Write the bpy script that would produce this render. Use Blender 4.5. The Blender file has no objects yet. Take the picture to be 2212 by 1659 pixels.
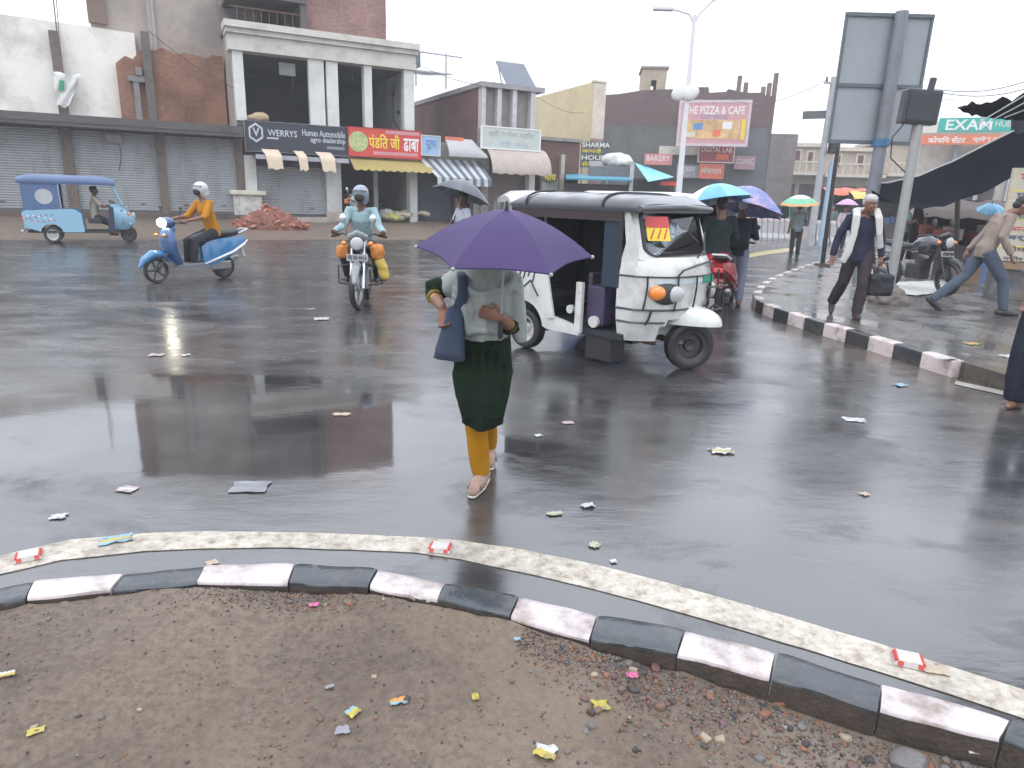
import bpy, bmesh, math, random
from mathutils import Vector as V, Matrix, noise, Euler
random.seed(7)
SC=bpy.context.scene; COL=SC.collection
R=math.radians
# ---------------------------------------------------------------- camera maths (photo pixels are on a 2212 x 1659 grid)
FPX=1480.0; PITCH=R(15.3); ROLL=R(1.8); EYE=1.65
def _basis():
    f=V((0,math.cos(PITCH),-math.sin(PITCH))); r=V((1,0,0)); u=V((0,math.sin(PITCH),math.cos(PITCH)))
    c,s=math.cos(ROLL),math.sin(ROLL)
    return r*c+u*s, u*c-r*s, f
CR,CU,CF=_basis()
def ray(px,py): return CF+CR*((px-1106)/FPX)-CU*((py-829.5)/FPX)
def G(px,py,z=0.0):
    d=ray(px,py); t=(z-EYE)/d.z
    return V((d.x*t,d.y*t,z))
def P(px,py,Y):
    d=ray(px,py); t=Y/d.y
    return V((d.x*t,Y,EYE+d.z*t))
# ---------------------------------------------------------------- object helpers
def tag(o,label=None,cat=None,group=None,kind=None):
    if label: o['label']=label
    if cat: o['category']=cat
    if group: o['group']=group
    if kind: o['kind']=kind
    return o
def thing(name,label,cat,loc=(0,0,0),rz=0,group=None):
    o=bpy.data.objects.new(name,None); COL.objects.link(o); o.empty_display_size=.1
    o.location=loc; o.rotation_euler=(0,0,rz)
    return tag(o,label,cat,group)
def kids(o): return [c for c in bpy.data.objects if c.parent==o]
def dup(o,loc=None,rz=None,label=None,parent=None):
    c=o.copy(); COL.objects.link(c)
    if parent: c.parent=parent
    if loc is not None: c.location=loc
    if rz is not None: c.rotation_euler=(0,0,rz)
    if label: c['label']=label
    for k in kids(o): dup(k,parent=c)
    return c
class MB:
    def __init__(s,M=None): s.bm=bmesh.new(); s.M=M or Matrix(); s.mi=0
    def _v(s,p): return s.bm.verts.new(s.M@V(p))
    def _f(s,vs):
        try: f=s.bm.faces.new(vs); f.material_index=s.mi; return f
        except ValueError: return None
    def box(s,c,d,rz=0,rx=0,ry=0,bev=0):
        m=Matrix.Translation(V(c))@Euler((rx,ry,rz)).to_matrix().to_4x4()@Matrix.Diagonal((d[0],d[1],d[2],1))
        r=bmesh.ops.create_cube(s.bm,size=1,matrix=s.M@m)
        fs=set(f for v in r['verts'] for f in v.link_faces)
        for f in fs: f.material_index=s.mi
        if bev>0:
            es=list(set(e for v in r['verts'] for e in v.link_edges))
            q=bmesh.ops.bevel(s.bm,geom=es,offset=bev,segments=2,affect='EDGES',profile=.6)
            for f in q['faces']: f.material_index=s.mi
        return s
    def span(s,lo,hi,bev=0):
        lo,hi=V(lo),V(hi); return s.box((lo+hi)/2,hi-lo,bev=bev)
    def loft(s,rings,closed=True,cap=True):
        rs=[[s._v(p) for p in r] for r in rings]; n=len(rs[0])
        for a,b in zip(rs,rs[1:]):
            for i in range(n if closed else n-1):
                j=(i+1)%n; s._f((a[i],a[j],b[j],b[i]))
        if cap and closed:
            s._f(rs[0][::-1]); s._f(rs[-1])
        return s
    def tube(s,pts,r,n=8,flat=1.0,side=None,cap=True,round_=0):
        pts=[V(p) for p in pts]; k=len(pts)
        rr=list(r) if isinstance(r,(list,tuple)) else [r]*k
        if round_:
            t0=(pts[0]-pts[1]).normalized(); t1=(pts[-1]-pts[-2]).normalized()
            a=[];b=[]
            for q in (.97,.75,.42):
                w=math.sqrt(1-q*q); a.append((pts[0]+t0*rr[0]*q*round_,rr[0]*w))
            for q in (.42,.75,.97):
                w=math.sqrt(1-q*q); b.append((pts[-1]+t1*rr[-1]*q*round_,rr[-1]*w))
            pts=[x[0] for x in a]+pts+[x[0] for x in b]; rr=[x[1] for x in a]+rr+[x[1] for x in b]; k=len(pts)
        rings=[]; up=None
        for i in range(k):
            t=(pts[min(i+1,k-1)]-pts[max(i-1,0)]); 
            if t.length<1e-9: t=V((0,0,1))
            t.normalize()
            if up is None:
                s0=V(side) if side is not None else (V((1,0,0)) if abs(t.x)<.9 else V((0,1,0)))
                up=(s0-t*s0.dot(t)).normalized()
            else: up=(up-t*up.dot(t)).normalized()
            o=t.cross(up)
            rings.append([pts[i]+up*(math.cos(2*math.pi*j/n)*rr[i])+o*(math.sin(2*math.pi*j/n)*rr[i]*flat) for j in range(n)])
        return s.loft(rings,cap=cap)
    def ell(s,c,r,rot=None,n=12,m=8):
        if not isinstance(r,(tuple,list)): r=(r,r,r)
        Rm=(rot.to_matrix() if rot is not None else Matrix.Identity(3))
        c=V(c); top=s._v(c+Rm@V((0,0,r[2]))); bot=s._v(c+Rm@V((0,0,-r[2]))); rg=[]
        for i in range(1,m):
            a=math.pi*i/m
            rg.append([s._v(c+Rm@V((r[0]*math.sin(a)*math.cos(2*math.pi*j/n),r[1]*math.sin(a)*math.sin(2*math.pi*j/n),r[2]*math.cos(a)))) for j in range(n)])
        for j in range(n):
            k=(j+1)%n; s._f((top,rg[0][j],rg[0][k])); s._f((bot,rg[-1][k],rg[-1][j]))
            for a,b in zip(rg,rg[1:]): s._f((a[j],b[j],b[k],a[k]))
        return s
    def prism(s,poly,a,b,axis='y'):
        f={'y':lambda p,t:(p[0],t,p[1]),'x':lambda p,t:(t,p[0],p[1]),'z':lambda p,t:(p[0],p[1],t)}[axis]
        return s.loft([[f(p,a) for p in poly],[f(p,b) for p in poly]])
    def ring(s,outer,inner,a,b,axis='y'):
        f={'y':lambda p,t:(p[0],t,p[1]),'x':lambda p,t:(t,p[0],p[1]),'z':lambda p,t:(p[0],p[1],t)}[axis]
        n=len(outer); L=[[s._v(f(p,t)) for p in q] for q in (outer,inner) for t in (a,b)]
        oa,ob,ia,ib=L
        for i in range(n):
            j=(i+1)%n
            s._f((oa[i],oa[j],ia[j],ia[i])); s._f((ob[i],ib[i],ib[j],ob[j])); s._f((oa[i],ob[i],ob[j],oa[j])); s._f((ia[i],ia[j],ib[j],ib[i]))
        return s
    def lathe(s,prof,c=(0,0,0),axis='z',n=24):
        c=V(c); rings=[]
        for r,t in prof:
            q=[]
            for j in range(n):
                a=2*math.pi*j/n; x,y=r*math.cos(a),r*math.sin(a)
                q.append(c+(V((x,y,t)) if axis=='z' else V((x,t,y)) if axis=='y' else V((t,x,y))))
            rings.append(q)
        return s.loft(rings,cap=False)
    def sheet(s,grid,th=.004,d=(0,0,-1)):
        """grid of points -> closed thin sheet"""
        d=V(d)*th; A=[[s._v(p) for p in r] for r in grid]; B=[[s._v(V(p)+d) for p in r] for r in grid]
        m,n=len(A),len(A[0])
        for i in range(m-1):
            for j in range(n-1):
                s._f((A[i][j],A[i+1][j],A[i+1][j+1],A[i][j+1])); s._f((B[i][j],B[i][j+1],B[i+1][j+1],B[i+1][j]))
        for i in range(m-1):
            s._f((A[i][0],B[i][0],B[i+1][0],A[i+1][0])); s._f((A[i][-1],A[i+1][-1],B[i+1][-1],B[i][-1]))
        for j in range(n-1):
            s._f((A[0][j],A[0][j+1],B[0][j+1],B[0][j])); s._f((A[-1][j],B[-1][j],B[-1][j+1],A[-1][j+1]))
        return s
    def build(s,name,mat,parent=None,loc=None,rz=0,smooth=None,label=None):
        bm=s.bm; bmesh.ops.recalc_face_normals(bm,faces=bm.faces)
        me=bpy.data.meshes.new(name); bm.to_mesh(me); bm.free()
        for m in (mat if isinstance(mat,(list,tuple)) else [mat]): me.materials.append(m)
        if smooth is not None:
            me.polygons.foreach_set('use_smooth',[True]*len(me.polygons)); me.set_sharp_from_angle(angle=R(smooth))
        o=bpy.data.objects.new(name,me); COL.objects.link(o)
        if parent: o.parent=parent
        if loc is not None: o.location=loc
        if rz: o.rotation_euler=(0,0,rz)
        if label: o['label']=label
        return o
    def organic(s,name,mat,parent=None,vox=.012,it=4,amp=0,sc=6,st=(1,1,1),label=None):
        """voxel remesh of the overlapping closed shells into one smooth continuous surface"""
        bm=s.bm; bmesh.ops.recalc_face_normals(bm,faces=bm.faces)
        me=bpy.data.meshes.new('t'); bm.to_mesh(me); bm.free()
        t=bpy.data.objects.new('t',me); COL.objects.link(t)
        r=t.modifiers.new('r','REMESH'); r.mode='VOXEL'; r.voxel_size=vox
        q=t.modifiers.new('s','SMOOTH'); q.factor=.5; q.iterations=it
        dg=bpy.context.evaluated_depsgraph_get(); dg.update()
        m2=bpy.data.meshes.new_from_object(t.evaluated_get(dg)); bpy.data.objects.remove(t); bpy.data.meshes.remove(me)
        m2.name=name; m2.materials.clear(); m2.materials.append(mat)
        if amp:
            nn=[v.normal.copy() for v in m2.vertices]
            for v,n_ in zip(m2.vertices,nn):
                p=V((v.co.x*st[0],v.co.y*st[1],v.co.z*st[2]))*sc
                v.co=v.co+n_*(noise.fractal(p,1,2,3)*amp)
        m2.polygons.foreach_set('use_smooth',[True]*len(m2.polygons))
        o=bpy.data.objects.new(name,m2); COL.objects.link(o)
        if parent: o.parent=parent
        if label: o['label']=label
        return o
def text(s,box,y,mat,parent,name='lettering',depth=.006,shear=0,bold=.0):
    """upright text facing local -y, fitted to box (x0,z0,x1,z1)"""
    c=bpy.data.curves.new(name,'FONT'); c.body=s; c.extrude=.02; c.shear=shear; c.offset=bold; c.resolution_u=2
    t=bpy.data.objects.new('t',c); COL.objects.link(t)
    dg=bpy.context.evaluated_depsgraph_get(); dg.update()
    me=bpy.data.meshes.new_from_object(t.evaluated_get(dg)); bpy.data.objects.remove(t); bpy.data.curves.remove(c)
    xs=[v.co.x for v in me.vertices]; ys=[v.co.y for v in me.vertices]
    x0,x1,y0,y1=min(xs),max(xs),min(ys),max(ys); X0,Z0,X1,Z1=box
    for v in me.vertices:
        v.co=V((X0+(v.co.x-x0)/(x1-x0)*(X1-X0), y-(v.co.z+.02)/.04*depth, Z0+(v.co.y-y0)/(y1-y0)*(Z1-Z0)))
    me.name=name; me.materials.clear(); me.materials.append(mat)
    o=bpy.data.objects.new(name,me); COL.objects.link(o); o.parent=parent
    return o
class Fr:
    """vertical facade frame: local x along the wall, local -y out of it"""
    def __init__(s,o,deg): s.o=V((o[0],o[1],0)); s.a=R(deg); s.Mi=(Matrix.Translation(s.o)@Matrix.Rotation(s.a,4,'Z')).inverted()
    def uz(s,px,py,y=0.0):
        o=s.Mi@V((0,0,EYE)); d=s.Mi.to_3x3()@ray(px,py); t=(y-o.y)/d.y
        return o.x+d.x*t, o.z+d.z*t
    def u(s,px,y=0.0,py=380): return s.uz(px,py,y)[0]
    def w(s,u,y,z): return s.Mi.inverted()@V((u,y,z))
    def thing(s,name,label,cat,u=0,y=0,z=0,group=None): return thing(name,label,cat,s.w(u,y,z),s.a,group)
# ---------------------------------------------------------------- materials
_mats={}
def _new(name):
    m=bpy.data.materials.new(name); m.use_nodes=True; nt=m.node_tree
    return m,nt,nt.nodes,nt.links,nt.nodes['Principled BSDF']
def ramp(N,stops):
    r=N.new('ShaderNodeValToRGB'); e=r.color_ramp.elements
    while len(e)<len(stops): e.new(.5)
    for k,(p,c) in zip(e,stops): k.position=p; k.color=(c if isinstance(c,tuple) else (c,c,c))[:3]+(1,)
    return r
def mixc(N,L,fac,a,b,bt='MIX'):
    m=N.new('ShaderNodeMix'); m.data_type='RGBA'; m.blend_type=bt
    for i,v in ((0,fac),(6,a),(7,b)):
        if isinstance(v,bpy.types.NodeSocket): L.new(v,m.inputs[i])
        elif i==0: m.inputs[0].default_value=v
        else: m.inputs[i].default_value=tuple(v)[:3]+(1,)
    return m.outputs[2]
def M(name,col,rough=.6,metal=0,var=.18,scale=3,bump=0,bscale=60,coat=0,dirt=None,dscale=1.2,damt=.5,stretch=(1,1,1),sheen=0,alpha=1,ior=1.5):
    if name in _mats: return _mats[name]
    m,nt,N,L,b=_new(name)
    tc=N.new('ShaderNodeTexCoord'); mp=N.new('ShaderNodeMapping'); L.new(tc.outputs['Object'],mp.inputs[0]); mp.inputs['Scale'].default_value=stretch
    n=N.new('ShaderNodeTexNoise'); n.inputs['Scale'].default_value=scale; n.inputs['Detail'].default_value=6; n.inputs['Roughness'].default_value=.65; L.new(mp.outputs[0],n.inputs['Vector'])
    r=ramp(N,[(.25,tuple(c*(1-var) for c in col)),(.75,tuple(min(1,c*(1+var)) for c in col))]); L.new(n.outputs['Fac'],r.inputs[0]); c=r.outputs[0]
    if dirt:
        d=N.new('ShaderNodeTexNoise'); d.inputs['Scale'].default_value=dscale; d.inputs['Detail'].default_value=8; d.inputs['Roughness'].default_value=.7; L.new(mp.outputs[0],d.inputs['Vector'])
        rr=ramp(N,[(.48,0),(.66,damt)]); L.new(d.outputs['Fac'],rr.inputs[0]); c=mixc(N,L,rr.outputs[0],c,dirt)
    L.new(c,b.inputs['Base Color']); b.inputs['Roughness'].default_value=rough; b.inputs['Metallic'].default_value=metal; b.inputs['IOR'].default_value=ior
    if coat: b.inputs['Coat Weight'].default_value=coat; b.inputs['Coat Roughness'].default_value=.08
    if sheen: b.inputs['Sheen Weight'].default_value=sheen
    if bump:
        k=N.new('ShaderNodeTexNoise'); k.inputs['Scale'].default_value=bscale; k.inputs['Detail'].default_value=4; L.new(mp.outputs[0],k.inputs['Vector'])
        bb=N.new('ShaderNodeBump'); bb.inputs['Strength'].default_value=bump; bb.inputs['Distance'].default_value=.01; L.new(k.outputs['Fac'],bb.inputs['Height']); L.new(bb.outputs[0],b.inputs['Normal'])
    _mats[name]=m; return m
def Mbrick(name,c1,c2,mortar,w=.23,h=.075,msize=.012,rough=.85,damp=None,xyz=False,bias=0):
    if name in _mats: return _mats[name]
    m,nt,N,L,b=_new(name)
    tc=N.new('ShaderNodeTexCoord'); sp=N.new('ShaderNodeSeparateXYZ'); L.new(tc.outputs['Object'],sp.inputs[0]); cb=N.new('ShaderNodeCombineXYZ')
    if xyz: L.new(sp.outputs[0],cb.inputs[0]); L.new(sp.outputs[1],cb.inputs[1])
    else:
        ad=N.new('ShaderNodeMath'); L.new(sp.outputs[0],ad.inputs[0]); L.new(sp.outputs[1],ad.inputs[1]); L.new(ad.outputs[0],cb.inputs[0]); L.new(sp.outputs[2],cb.inputs[1])
    t=N.new('ShaderNodeTexBrick'); L.new(cb.outputs[0],t.inputs['Vector'])
    t.inputs['Scale'].default_value=1; t.inputs['Brick Width'].default_value=w; t.inputs['Row Height'].default_value=h; t.inputs['Mortar Size'].default_value=msize; t.inputs['Bias'].default_value=bias
    t.inputs['Color1'].default_value=c1+(1,); t.inputs['Color2'].default_value=c2+(1,); t.inputs['Mortar'].default_value=mortar+(1,)
    n=N.new('ShaderNodeTexNoise'); n.inputs['Scale'].default_value=.9; n.inputs['Detail'].default_value=7; L.new(tc.outputs['Object'],n.inputs['Vector'])
    rr=ramp(N,[(.4,0),(.68,.75)]); L.new(n.outputs['Fac'],rr.inputs[0]); c=mixc(N,L,rr.outputs[0],t.outputs['Color'],damp or tuple(x*.55 for x in c1))
    n2=N.new('ShaderNodeTexNoise'); n2.inputs['Scale'].default_value=11; n2.inputs['Detail'].default_value=4; L.new(tc.outputs['Object'],n2.inputs['Vector'])
    r2=ramp(N,[(.3,.8),(.7,1.15)]); L.new(n2.outputs['Fac'],r2.inputs[0]); c=mixc(N,L,1.0,c,r2.outputs[0],'MULTIPLY')
    L.new(c,b.inputs['Base Color']); b.inputs['Roughness'].default_value=rough
    bb=N.new('ShaderNodeBump'); bb.inputs['Strength'].default_value=.5; bb.inputs['Distance'].default_value=.01; bb.invert=True; L.new(t.outputs['Fac'],bb.inputs['Height']); L.new(bb.outputs[0],b.inputs['Normal'])
    _mats[name]=m; return m
def Mglass(name,tint=(.6,.66,.68),refl=.04):
    if name in _mats: return _mats[name]
    m=bpy.data.materials.new(name); m.use_nodes=True; N=m.node_tree.nodes; L=m.node_tree.links; N.clear()
    o=N.new('ShaderNodeOutputMaterial'); t=N.new('ShaderNodeBsdfTransparent'); t.inputs[0].default_value=tint+(1,)
    g=N.new('ShaderNodeBsdfGlossy'); g.inputs['Roughness'].default_value=.05; f=N.new('ShaderNodeFresnel'); f.inputs[0].default_value=1.5
    n=N.new('ShaderNodeTexNoise'); n.inputs['Scale'].default_value=70
    tc=N.new('ShaderNodeTexCoord'); L.new(tc.outputs['Object'],n.inputs['Vector'])
    b=N.new('ShaderNodeBump'); b.inputs['Strength'].default_value=.12; b.inputs['Distance'].default_value=.004; L.new(n.outputs[0],b.inputs['Height']); L.new(b.outputs[0],g.inputs['Normal'])
    x=N.new('ShaderNodeMixShader'); L.new(f.outputs[0],x.inputs[0]); L.new(t.outputs[0],x.inputs[1]); L.new(g.outputs[0],x.inputs[2]); L.new(x.outputs[0],o.inputs[0])
    _mats[name]=m; return m
def Memit(name,col,st):
    if name in _mats: return _mats[name]
    m,nt,N,L,b=_new(name); b.inputs['Base Color'].default_value=col+(1,); b.inputs['Emission Color'].default_value=col+(1,); b.inputs['Emission Strength'].default_value=st
    _mats[name]=m; return m
black_rub=M('black_rubber',(.018,.018,.02),.45,var=.3,scale=20,bump=.2)
black_pl=M('black_plastic',(.02,.021,.024),.3,var=.2,coat=.3)
chrome=M('wet_chrome',(.6,.61,.63),.18,1,var=.1)
steel=M('galvanised_steel',(.36,.38,.4),.4,.6,var=.15,dirt=(.2,.17,.14),damt=.3)
white_pt=M('wet_white_paint',(.66,.67,.65),.25,var=.06,coat=.6,dirt=(.35,.32,.28),dscale=2.5,damt=.35)
dark_in=M('dark_interior',(.02,.022,.028),.7)
skin=M('brown_skin',(.2,.095,.06),.5,var=.12,scale=12)
skin_d=M('dark_brown_skin',(.12,.055,.035),.5,var=.12,scale=12)
hair_m=M('black_hair',(.012,.011,.011),.5,bump=.4,bscale=90)
# ---------------------------------------------------------------- camera, sky, light
cam=bpy.data.cameras.new('camera'); co=bpy.data.objects.new('camera',cam); COL.objects.link(co); SC.camera=co
cam.sensor_width=36; cam.lens=FPX/2212*36; cam.clip_start=.05; cam.clip_end=2000
mw=Matrix((CR,CU,-CF)).transposed().to_4x4(); mw.translation=V((0,0,EYE)); co.matrix_world=mw
SUN_EL,SUN_AZ=R(58),R(200)
W=bpy.data.worlds.new('World'); SC.world=W; W.use_nodes=True; N=W.node_tree.nodes; L=W.node_tree.links
bg=N['Background']; sky=N.new('ShaderNodeTexSky'); sky.sky_type='NISHITA'; sky.sun_disc=False; sky.sun_elevation=SUN_EL; sky.sun_rotation=SUN_AZ; sky.air_density=1; sky.dust_density=6
bg.inputs['Strength'].default_value=.1
tc=N.new('ShaderNodeTexCoord'); sp=N.new('ShaderNodeSeparateXYZ'); L.new(tc.outputs['Generated'],sp.inputs[0])
# overcast cloud deck: brighter overhead than at the horizon, very faint mottling
rp=ramp(N,[(0,(12,12.3,12.9)),(.28,(18.4,19.3,21.2)),(.5,(23,24.2,26.8)),(1,(24,25.2,27.4))]); L.new(sp.outputs[2],rp.inputs[0])
nz=N.new('ShaderNodeTexNoise'); nz.inputs['Scale'].default_value=2.2; nz.inputs['Detail'].default_value=5; L.new(tc.outputs['Generated'],nz.inputs['Vector'])
r2=ramp(N,[(.3,.9),(.7,1.1)]); L.new(nz.outputs[0],r2.inputs[0])
deck=mixc(N,L,1.0,rp.outputs[0],r2.outputs[0],'MULTIPLY')
L.new(mixc(N,L,.9,sky.outputs[0],deck),bg.inputs['Color'])
sl=bpy.data.lights.new('sun','SUN'); sl.energy=.6; sl.angle=R(30); sl.color=(1,.97,.93); so=bpy.data.objects.new('sun',sl); COL.objects.link(so)
d=V((math.sin(SUN_AZ)*math.cos(SUN_EL),math.cos(SUN_AZ)*math.cos(SUN_EL),math.sin(SUN_EL))); so.rotation_euler=d.to_track_quat('Z','Y').to_euler(); so.location=(0,-10,30)
SC.view_settings.view_transform='Standard'; SC.view_settings.look='None'; SC.view_settings.exposure=0; SC.view_settings.gamma=1
SC.cycles.max_bounces=6; SC.cycles.use_denoising=True
# ---------------------------------------------------------------- wet road material
def road_material():
    m,nt,N,L,b=_new('wet_asphalt')
    tc=N.new('ShaderNodeTexCoord'); mp=N.new('ShaderNodeMapping'); L.new(tc.outputs['Object'],mp.inputs[0]); mp.inputs['Scale'].default_value=(.55,1.15,1); mp.inputs['Rotation'].default_value=(0,0,R(-12))
    def ns(sc,det=5,src=mp,rg=.6,dist=0):
        n=N.new('ShaderNodeTexNoise'); n.inputs['Scale'].default_value=sc; n.inputs['Detail'].default_value=det; n.inputs['Roughness'].default_value=rg; n.inputs['Distortion'].default_value=dist; L.new(src.outputs[0],n.inputs['Vector']); return n.outputs['Fac']
    def mth(op,a,b_=None,c=None,cl=False):
        k=N.new('ShaderNodeMath'); k.operation=op; k.use_clamp=cl
        for i,v in enumerate((a,b_,c)):
            if v is None: continue
            if isinstance(v,bpy.types.NodeSocket): L.new(v,k.inputs[i])
            else: k.inputs[i].default_value=v
        return k.outputs[0]
    big=ns(.55,6,dist=.5)
    # standing water lies in the hollow in front of the island, and in patches elsewhere
    vm=N.new('ShaderNodeVectorMath'); vm.operation='SUBTRACT'; L.new(tc.outputs['Object'],vm.inputs[0]); vm.inputs[1].default_value=(-2.3,4.75,0)
    vs=N.new('ShaderNodeVectorMath'); vs.operation='MULTIPLY'; L.new(vm.outputs[0],vs.inputs[0]); vs.inputs[1].default_value=(.36,.72,0)
    ln=N.new('ShaderNodeVectorMath'); ln.operation='LENGTH'; L.new(vs.outputs[0],ln.inputs[0])
    hol=mth('SUBTRACT',1.12,ln.outputs['Value'])
    w=mth('ADD',mth('MULTIPLY',mth('SUBTRACT',big,.53),5.6),mth('MULTIPLY',mth('MAXIMUM',hol,-.3),1.9))
    wet=mth('MULTIPLY',mth('ADD',w,.05),1.5,cl=True)         # 1 = standing water
    streak=ns(1.6,7,rg=.7)
    ro=N.new('ShaderNodeMapRange'); L.new(streak,ro.inputs[0]); ro.inputs[1].default_value=.3; ro.inputs[2].default_value=.72; ro.inputs[3].default_value=.11; ro.inputs[4].default_value=.34
    rm=N.new('ShaderNodeMix'); L.new(wet,rm.inputs[0]); L.new(ro.outputs[0],rm.inputs[2]); rm.inputs[3].default_value=.05
    mpt=N.new('ShaderNodeMapping'); L.new(tc.outputs['Object'],mpt.inputs[0]); mpt.inputs['Scale'].default_value=(.75,1.25,1); mpt.inputs['Rotation'].default_value=(0,0,R(18))
    film=ramp(N,[(.30,0),(.47,1)]); L.new(ns(.95,9,mpt,.68,.6),film.inputs[0]); fw=mth('MAXIMUM',film.outputs[0],wet)
    r3=N.new('ShaderNodeMix'); L.new(fw,r3.inputs[0]); r3.inputs[2].default_value=.40; L.new(rm.outputs[0],r3.inputs[3])
    L.new(r3.outputs[0],b.inputs['Roughness'])
    io=N.new('ShaderNodeMix'); L.new(fw,io.inputs[0]); io.inputs[2].default_value=1.36; io.inputs[3].default_value=2.15; L.new(io.outputs[0],b.inputs['IOR'])
    r=ramp(N,[(.3,(.026,.026,.028)),(.52,(.048,.047,.048)),(.72,(.085,.08,.076))]); L.new(ns(.8,8,rg=.7),r.inputs[0])
    mud=ramp(N,[(.56,0),(.72,.55)]); L.new(ns(.33,6),mud.inputs[0])
    fine=ramp(N,[(.35,.75),(.65,1.3)]); L.new(ns(130,2,tc),fine.inputs[0])
    c=mixc(N,L,mud.outputs[0],r.outputs[0],(.085,.068,.052))
    vm2=N.new('ShaderNodeVectorMath'); vm2.operation='SUBTRACT'; L.new(tc.outputs['Object'],vm2.inputs[0]); vm2.inputs[1].default_value=(4.7,8.3,0)
    vs2=N.new('ShaderNodeVectorMath'); vs2.operation='MULTIPLY'; L.new(vm2.outputs[0],vs2.inputs[0]); vs2.inputs[1].default_value=(.55,.27,0)
    ln2=N.new('ShaderNodeVectorMath'); ln2.operation='LENGTH'; L.new(vs2.outputs[0],ln2.inputs[0])
    silt=mth('MULTIPLY',mth('ADD',mth('SUBTRACT',.75,ln2.outputs['Value']),mth('MULTIPLY',mth('SUBTRACT',ns(1.1,7,tc,.65),.5),2.6)),1.6,cl=True)
    c=mixc(N,L,mth('MULTIPLY',silt,.85),c,(.088,.066,.05)); c=mixc(N,L,1.0,c,fine.outputs[0],'MULTIPLY')
    L.new(c,b.inputs['Base Color'])
    gr=ns(95,3,tc); rip=ns(3.2,4); 
    b1=N.new('ShaderNodeBump'); b1.inputs['Distance'].default_value=.004; L.new(gr,b1.inputs['Height'])
    st=mth('MULTIPLY',mth('SUBTRACT',1,wet),.5); L.new(mth('ADD',st,.012),b1.inputs['Strength'])
    b2=N.new('ShaderNodeBump'); b2.inputs['Distance'].default_value=.02; L.new(rip,b2.inputs['Height']); L.new(mth('ADD',mth('MULTIPLY',st,.35),.035),b2.inputs['Strength']); L.new(b1.outputs[0],b2.inputs['Normal'])
    L.new(b2.outputs[0],b.inputs['Normal'])
    return m
m_road=road_material()
m_earth=M('wet_earth',(.16,.125,.095),.6,var=.3,scale=1.5,bump=.6,bscale=25,dirt=(.07,.058,.048))
tag(MB().span((-400,-400,-1.0),(400,600,-.03)).build('ground',m_earth),kind='structure')
tag(MB().span((-70,-6,-.028),(90,160,0)).build('road',m_road),kind='structure')
# ---------------------------------------------------------------- muddy island, its kerb blocks and the white edge line
JO=[(-290,1330),(-75,1282),(75,1250),(270,1235),(443,1217),(637,1213),(818,1224),(962,1254),(1122,1283),(1293,1321),(1480,1354),(1680,1400),(1905,1470),(2185,1550),(2420,1640),(2680,1760)]
JI=[(-340,1375),(-85,1318),(55,1292),(238,1272),(425,1256),(622,1258),(795,1262),(945,1290),(1103,1328),(1275,1375),(1462,1407),(1665,1457),(1900,1530),(2165,1597),(2410,1700),(2700,1850)]
HD=[.10,.10,.105,.105,.10,.075,.085,.10,.10,.075,.04,.03,.028,.025,.025,.025]
KZ=.12
JOw=[G(*p,KZ) for p in JO]; JIw=[G(*p,KZ) for p in JI]
def kerb_mats(tagn,wcol,bcol):
    w=M('kerb_white_'+tagn,wcol,.45,var=.08,scale=9,dirt=(.16,.11,.075),dscale=5,damt=.75,bump=.35,bscale=45,coat=.2)
    k=M('kerb_black_'+tagn,bcol,.3,var=.3,scale=6,dirt=(.13,.12,.105),dscale=7,damt=.4,bump=.4,bscale=45,coat=.25)
    return w,k
KW,KB=kerb_mats('near',(.53,.475,.48),(.038,.045,.052))
def kerb_block(o0,o1,i0,i1,z0,name,mat,seed,label,drop=.03,wob=.006,group=None,n=9,z1=-.12):
    """one cast block between two joints: rounded section swept along, with worn edges"""
    rings=[]; L_=(o1-o0).length; g=.003/max(L_,.1)
    for k in range(n):
        t=g+(1-2*g)*k/(n-1); o=o0.lerp(o1,t); i=i0.lerp(i1,t); c=(o+i)/2; e=.007 if k in (0,n-1) else 0
        o=o+(c-o)*(e*.6/.08); i=i+(c-i)*(e*.6/.08)
        def q(p,z,a):
            nn=noise.noise_vector(V((p.x*7,p.y*7,z*9+seed*3.1)))*a
            chip=max(0,noise.noise(V((p.x*11,p.y*11,seed*1.7)))-.38)*.05 if a>wob*.9 else 0
            return V((p.x,p.y,z-chip))+nn
        zt=z0-e*.25; r=.011
        io=(o-i).normalized()
        ring=[q(o,z1,0),q(o,zt-drop-r,wob*.5),q(o-io*r*.15,zt-drop*.6-r*.4,wob),q(o-io*r*.9,zt-drop*.35,wob*.8)]
        ring+=[q(i.lerp(o,.72),zt-drop*.15,wob*.6),q(i.lerp(o,.5),zt,wob*.6),q(i.lerp(o,.28),zt,wob*.6)]
        ring+=[q(i+io*r*.8,zt-.001,wob),q(i+io*r*.1,zt-r*.55,wob*1.3),q(i,zt-r*1.6,wob),q(i,z1,0)]
        rings.append(ring)
    m=MB().loft(rings)
    o=m.build(name,[mat,M('kerb_foot_shade_mud',(.055,.042,.034),.6,var=.4,scale=14,bump=.5)],smooth=50)
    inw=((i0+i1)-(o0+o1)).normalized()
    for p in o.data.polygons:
        if p.normal.dot(inw)>.75 and p.center.z<z0-.02: p.material_index=1  # inner face coloured dark: painted-in shadow below the top edge, plus mud
    return tag(o,label,'kerb block',group)
ordn=['first','second','third','fourth','fifth','sixth','seventh','eighth','ninth','tenth','eleventh','twelfth','thirteenth','fourteenth','fifteenth','sixteenth','seventeenth','eighteenth','nineteenth','twentieth','twenty first','twenty second','twenty third','twenty fourth','twenty fifth','twenty sixth']
extra={4:'clean bright face',6:'tapered left end',8:'chipped hole at its right end',10:'crack across its right third',12:'brown speckled face',2:'half buried in mud'}
nw=nb=0
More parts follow.
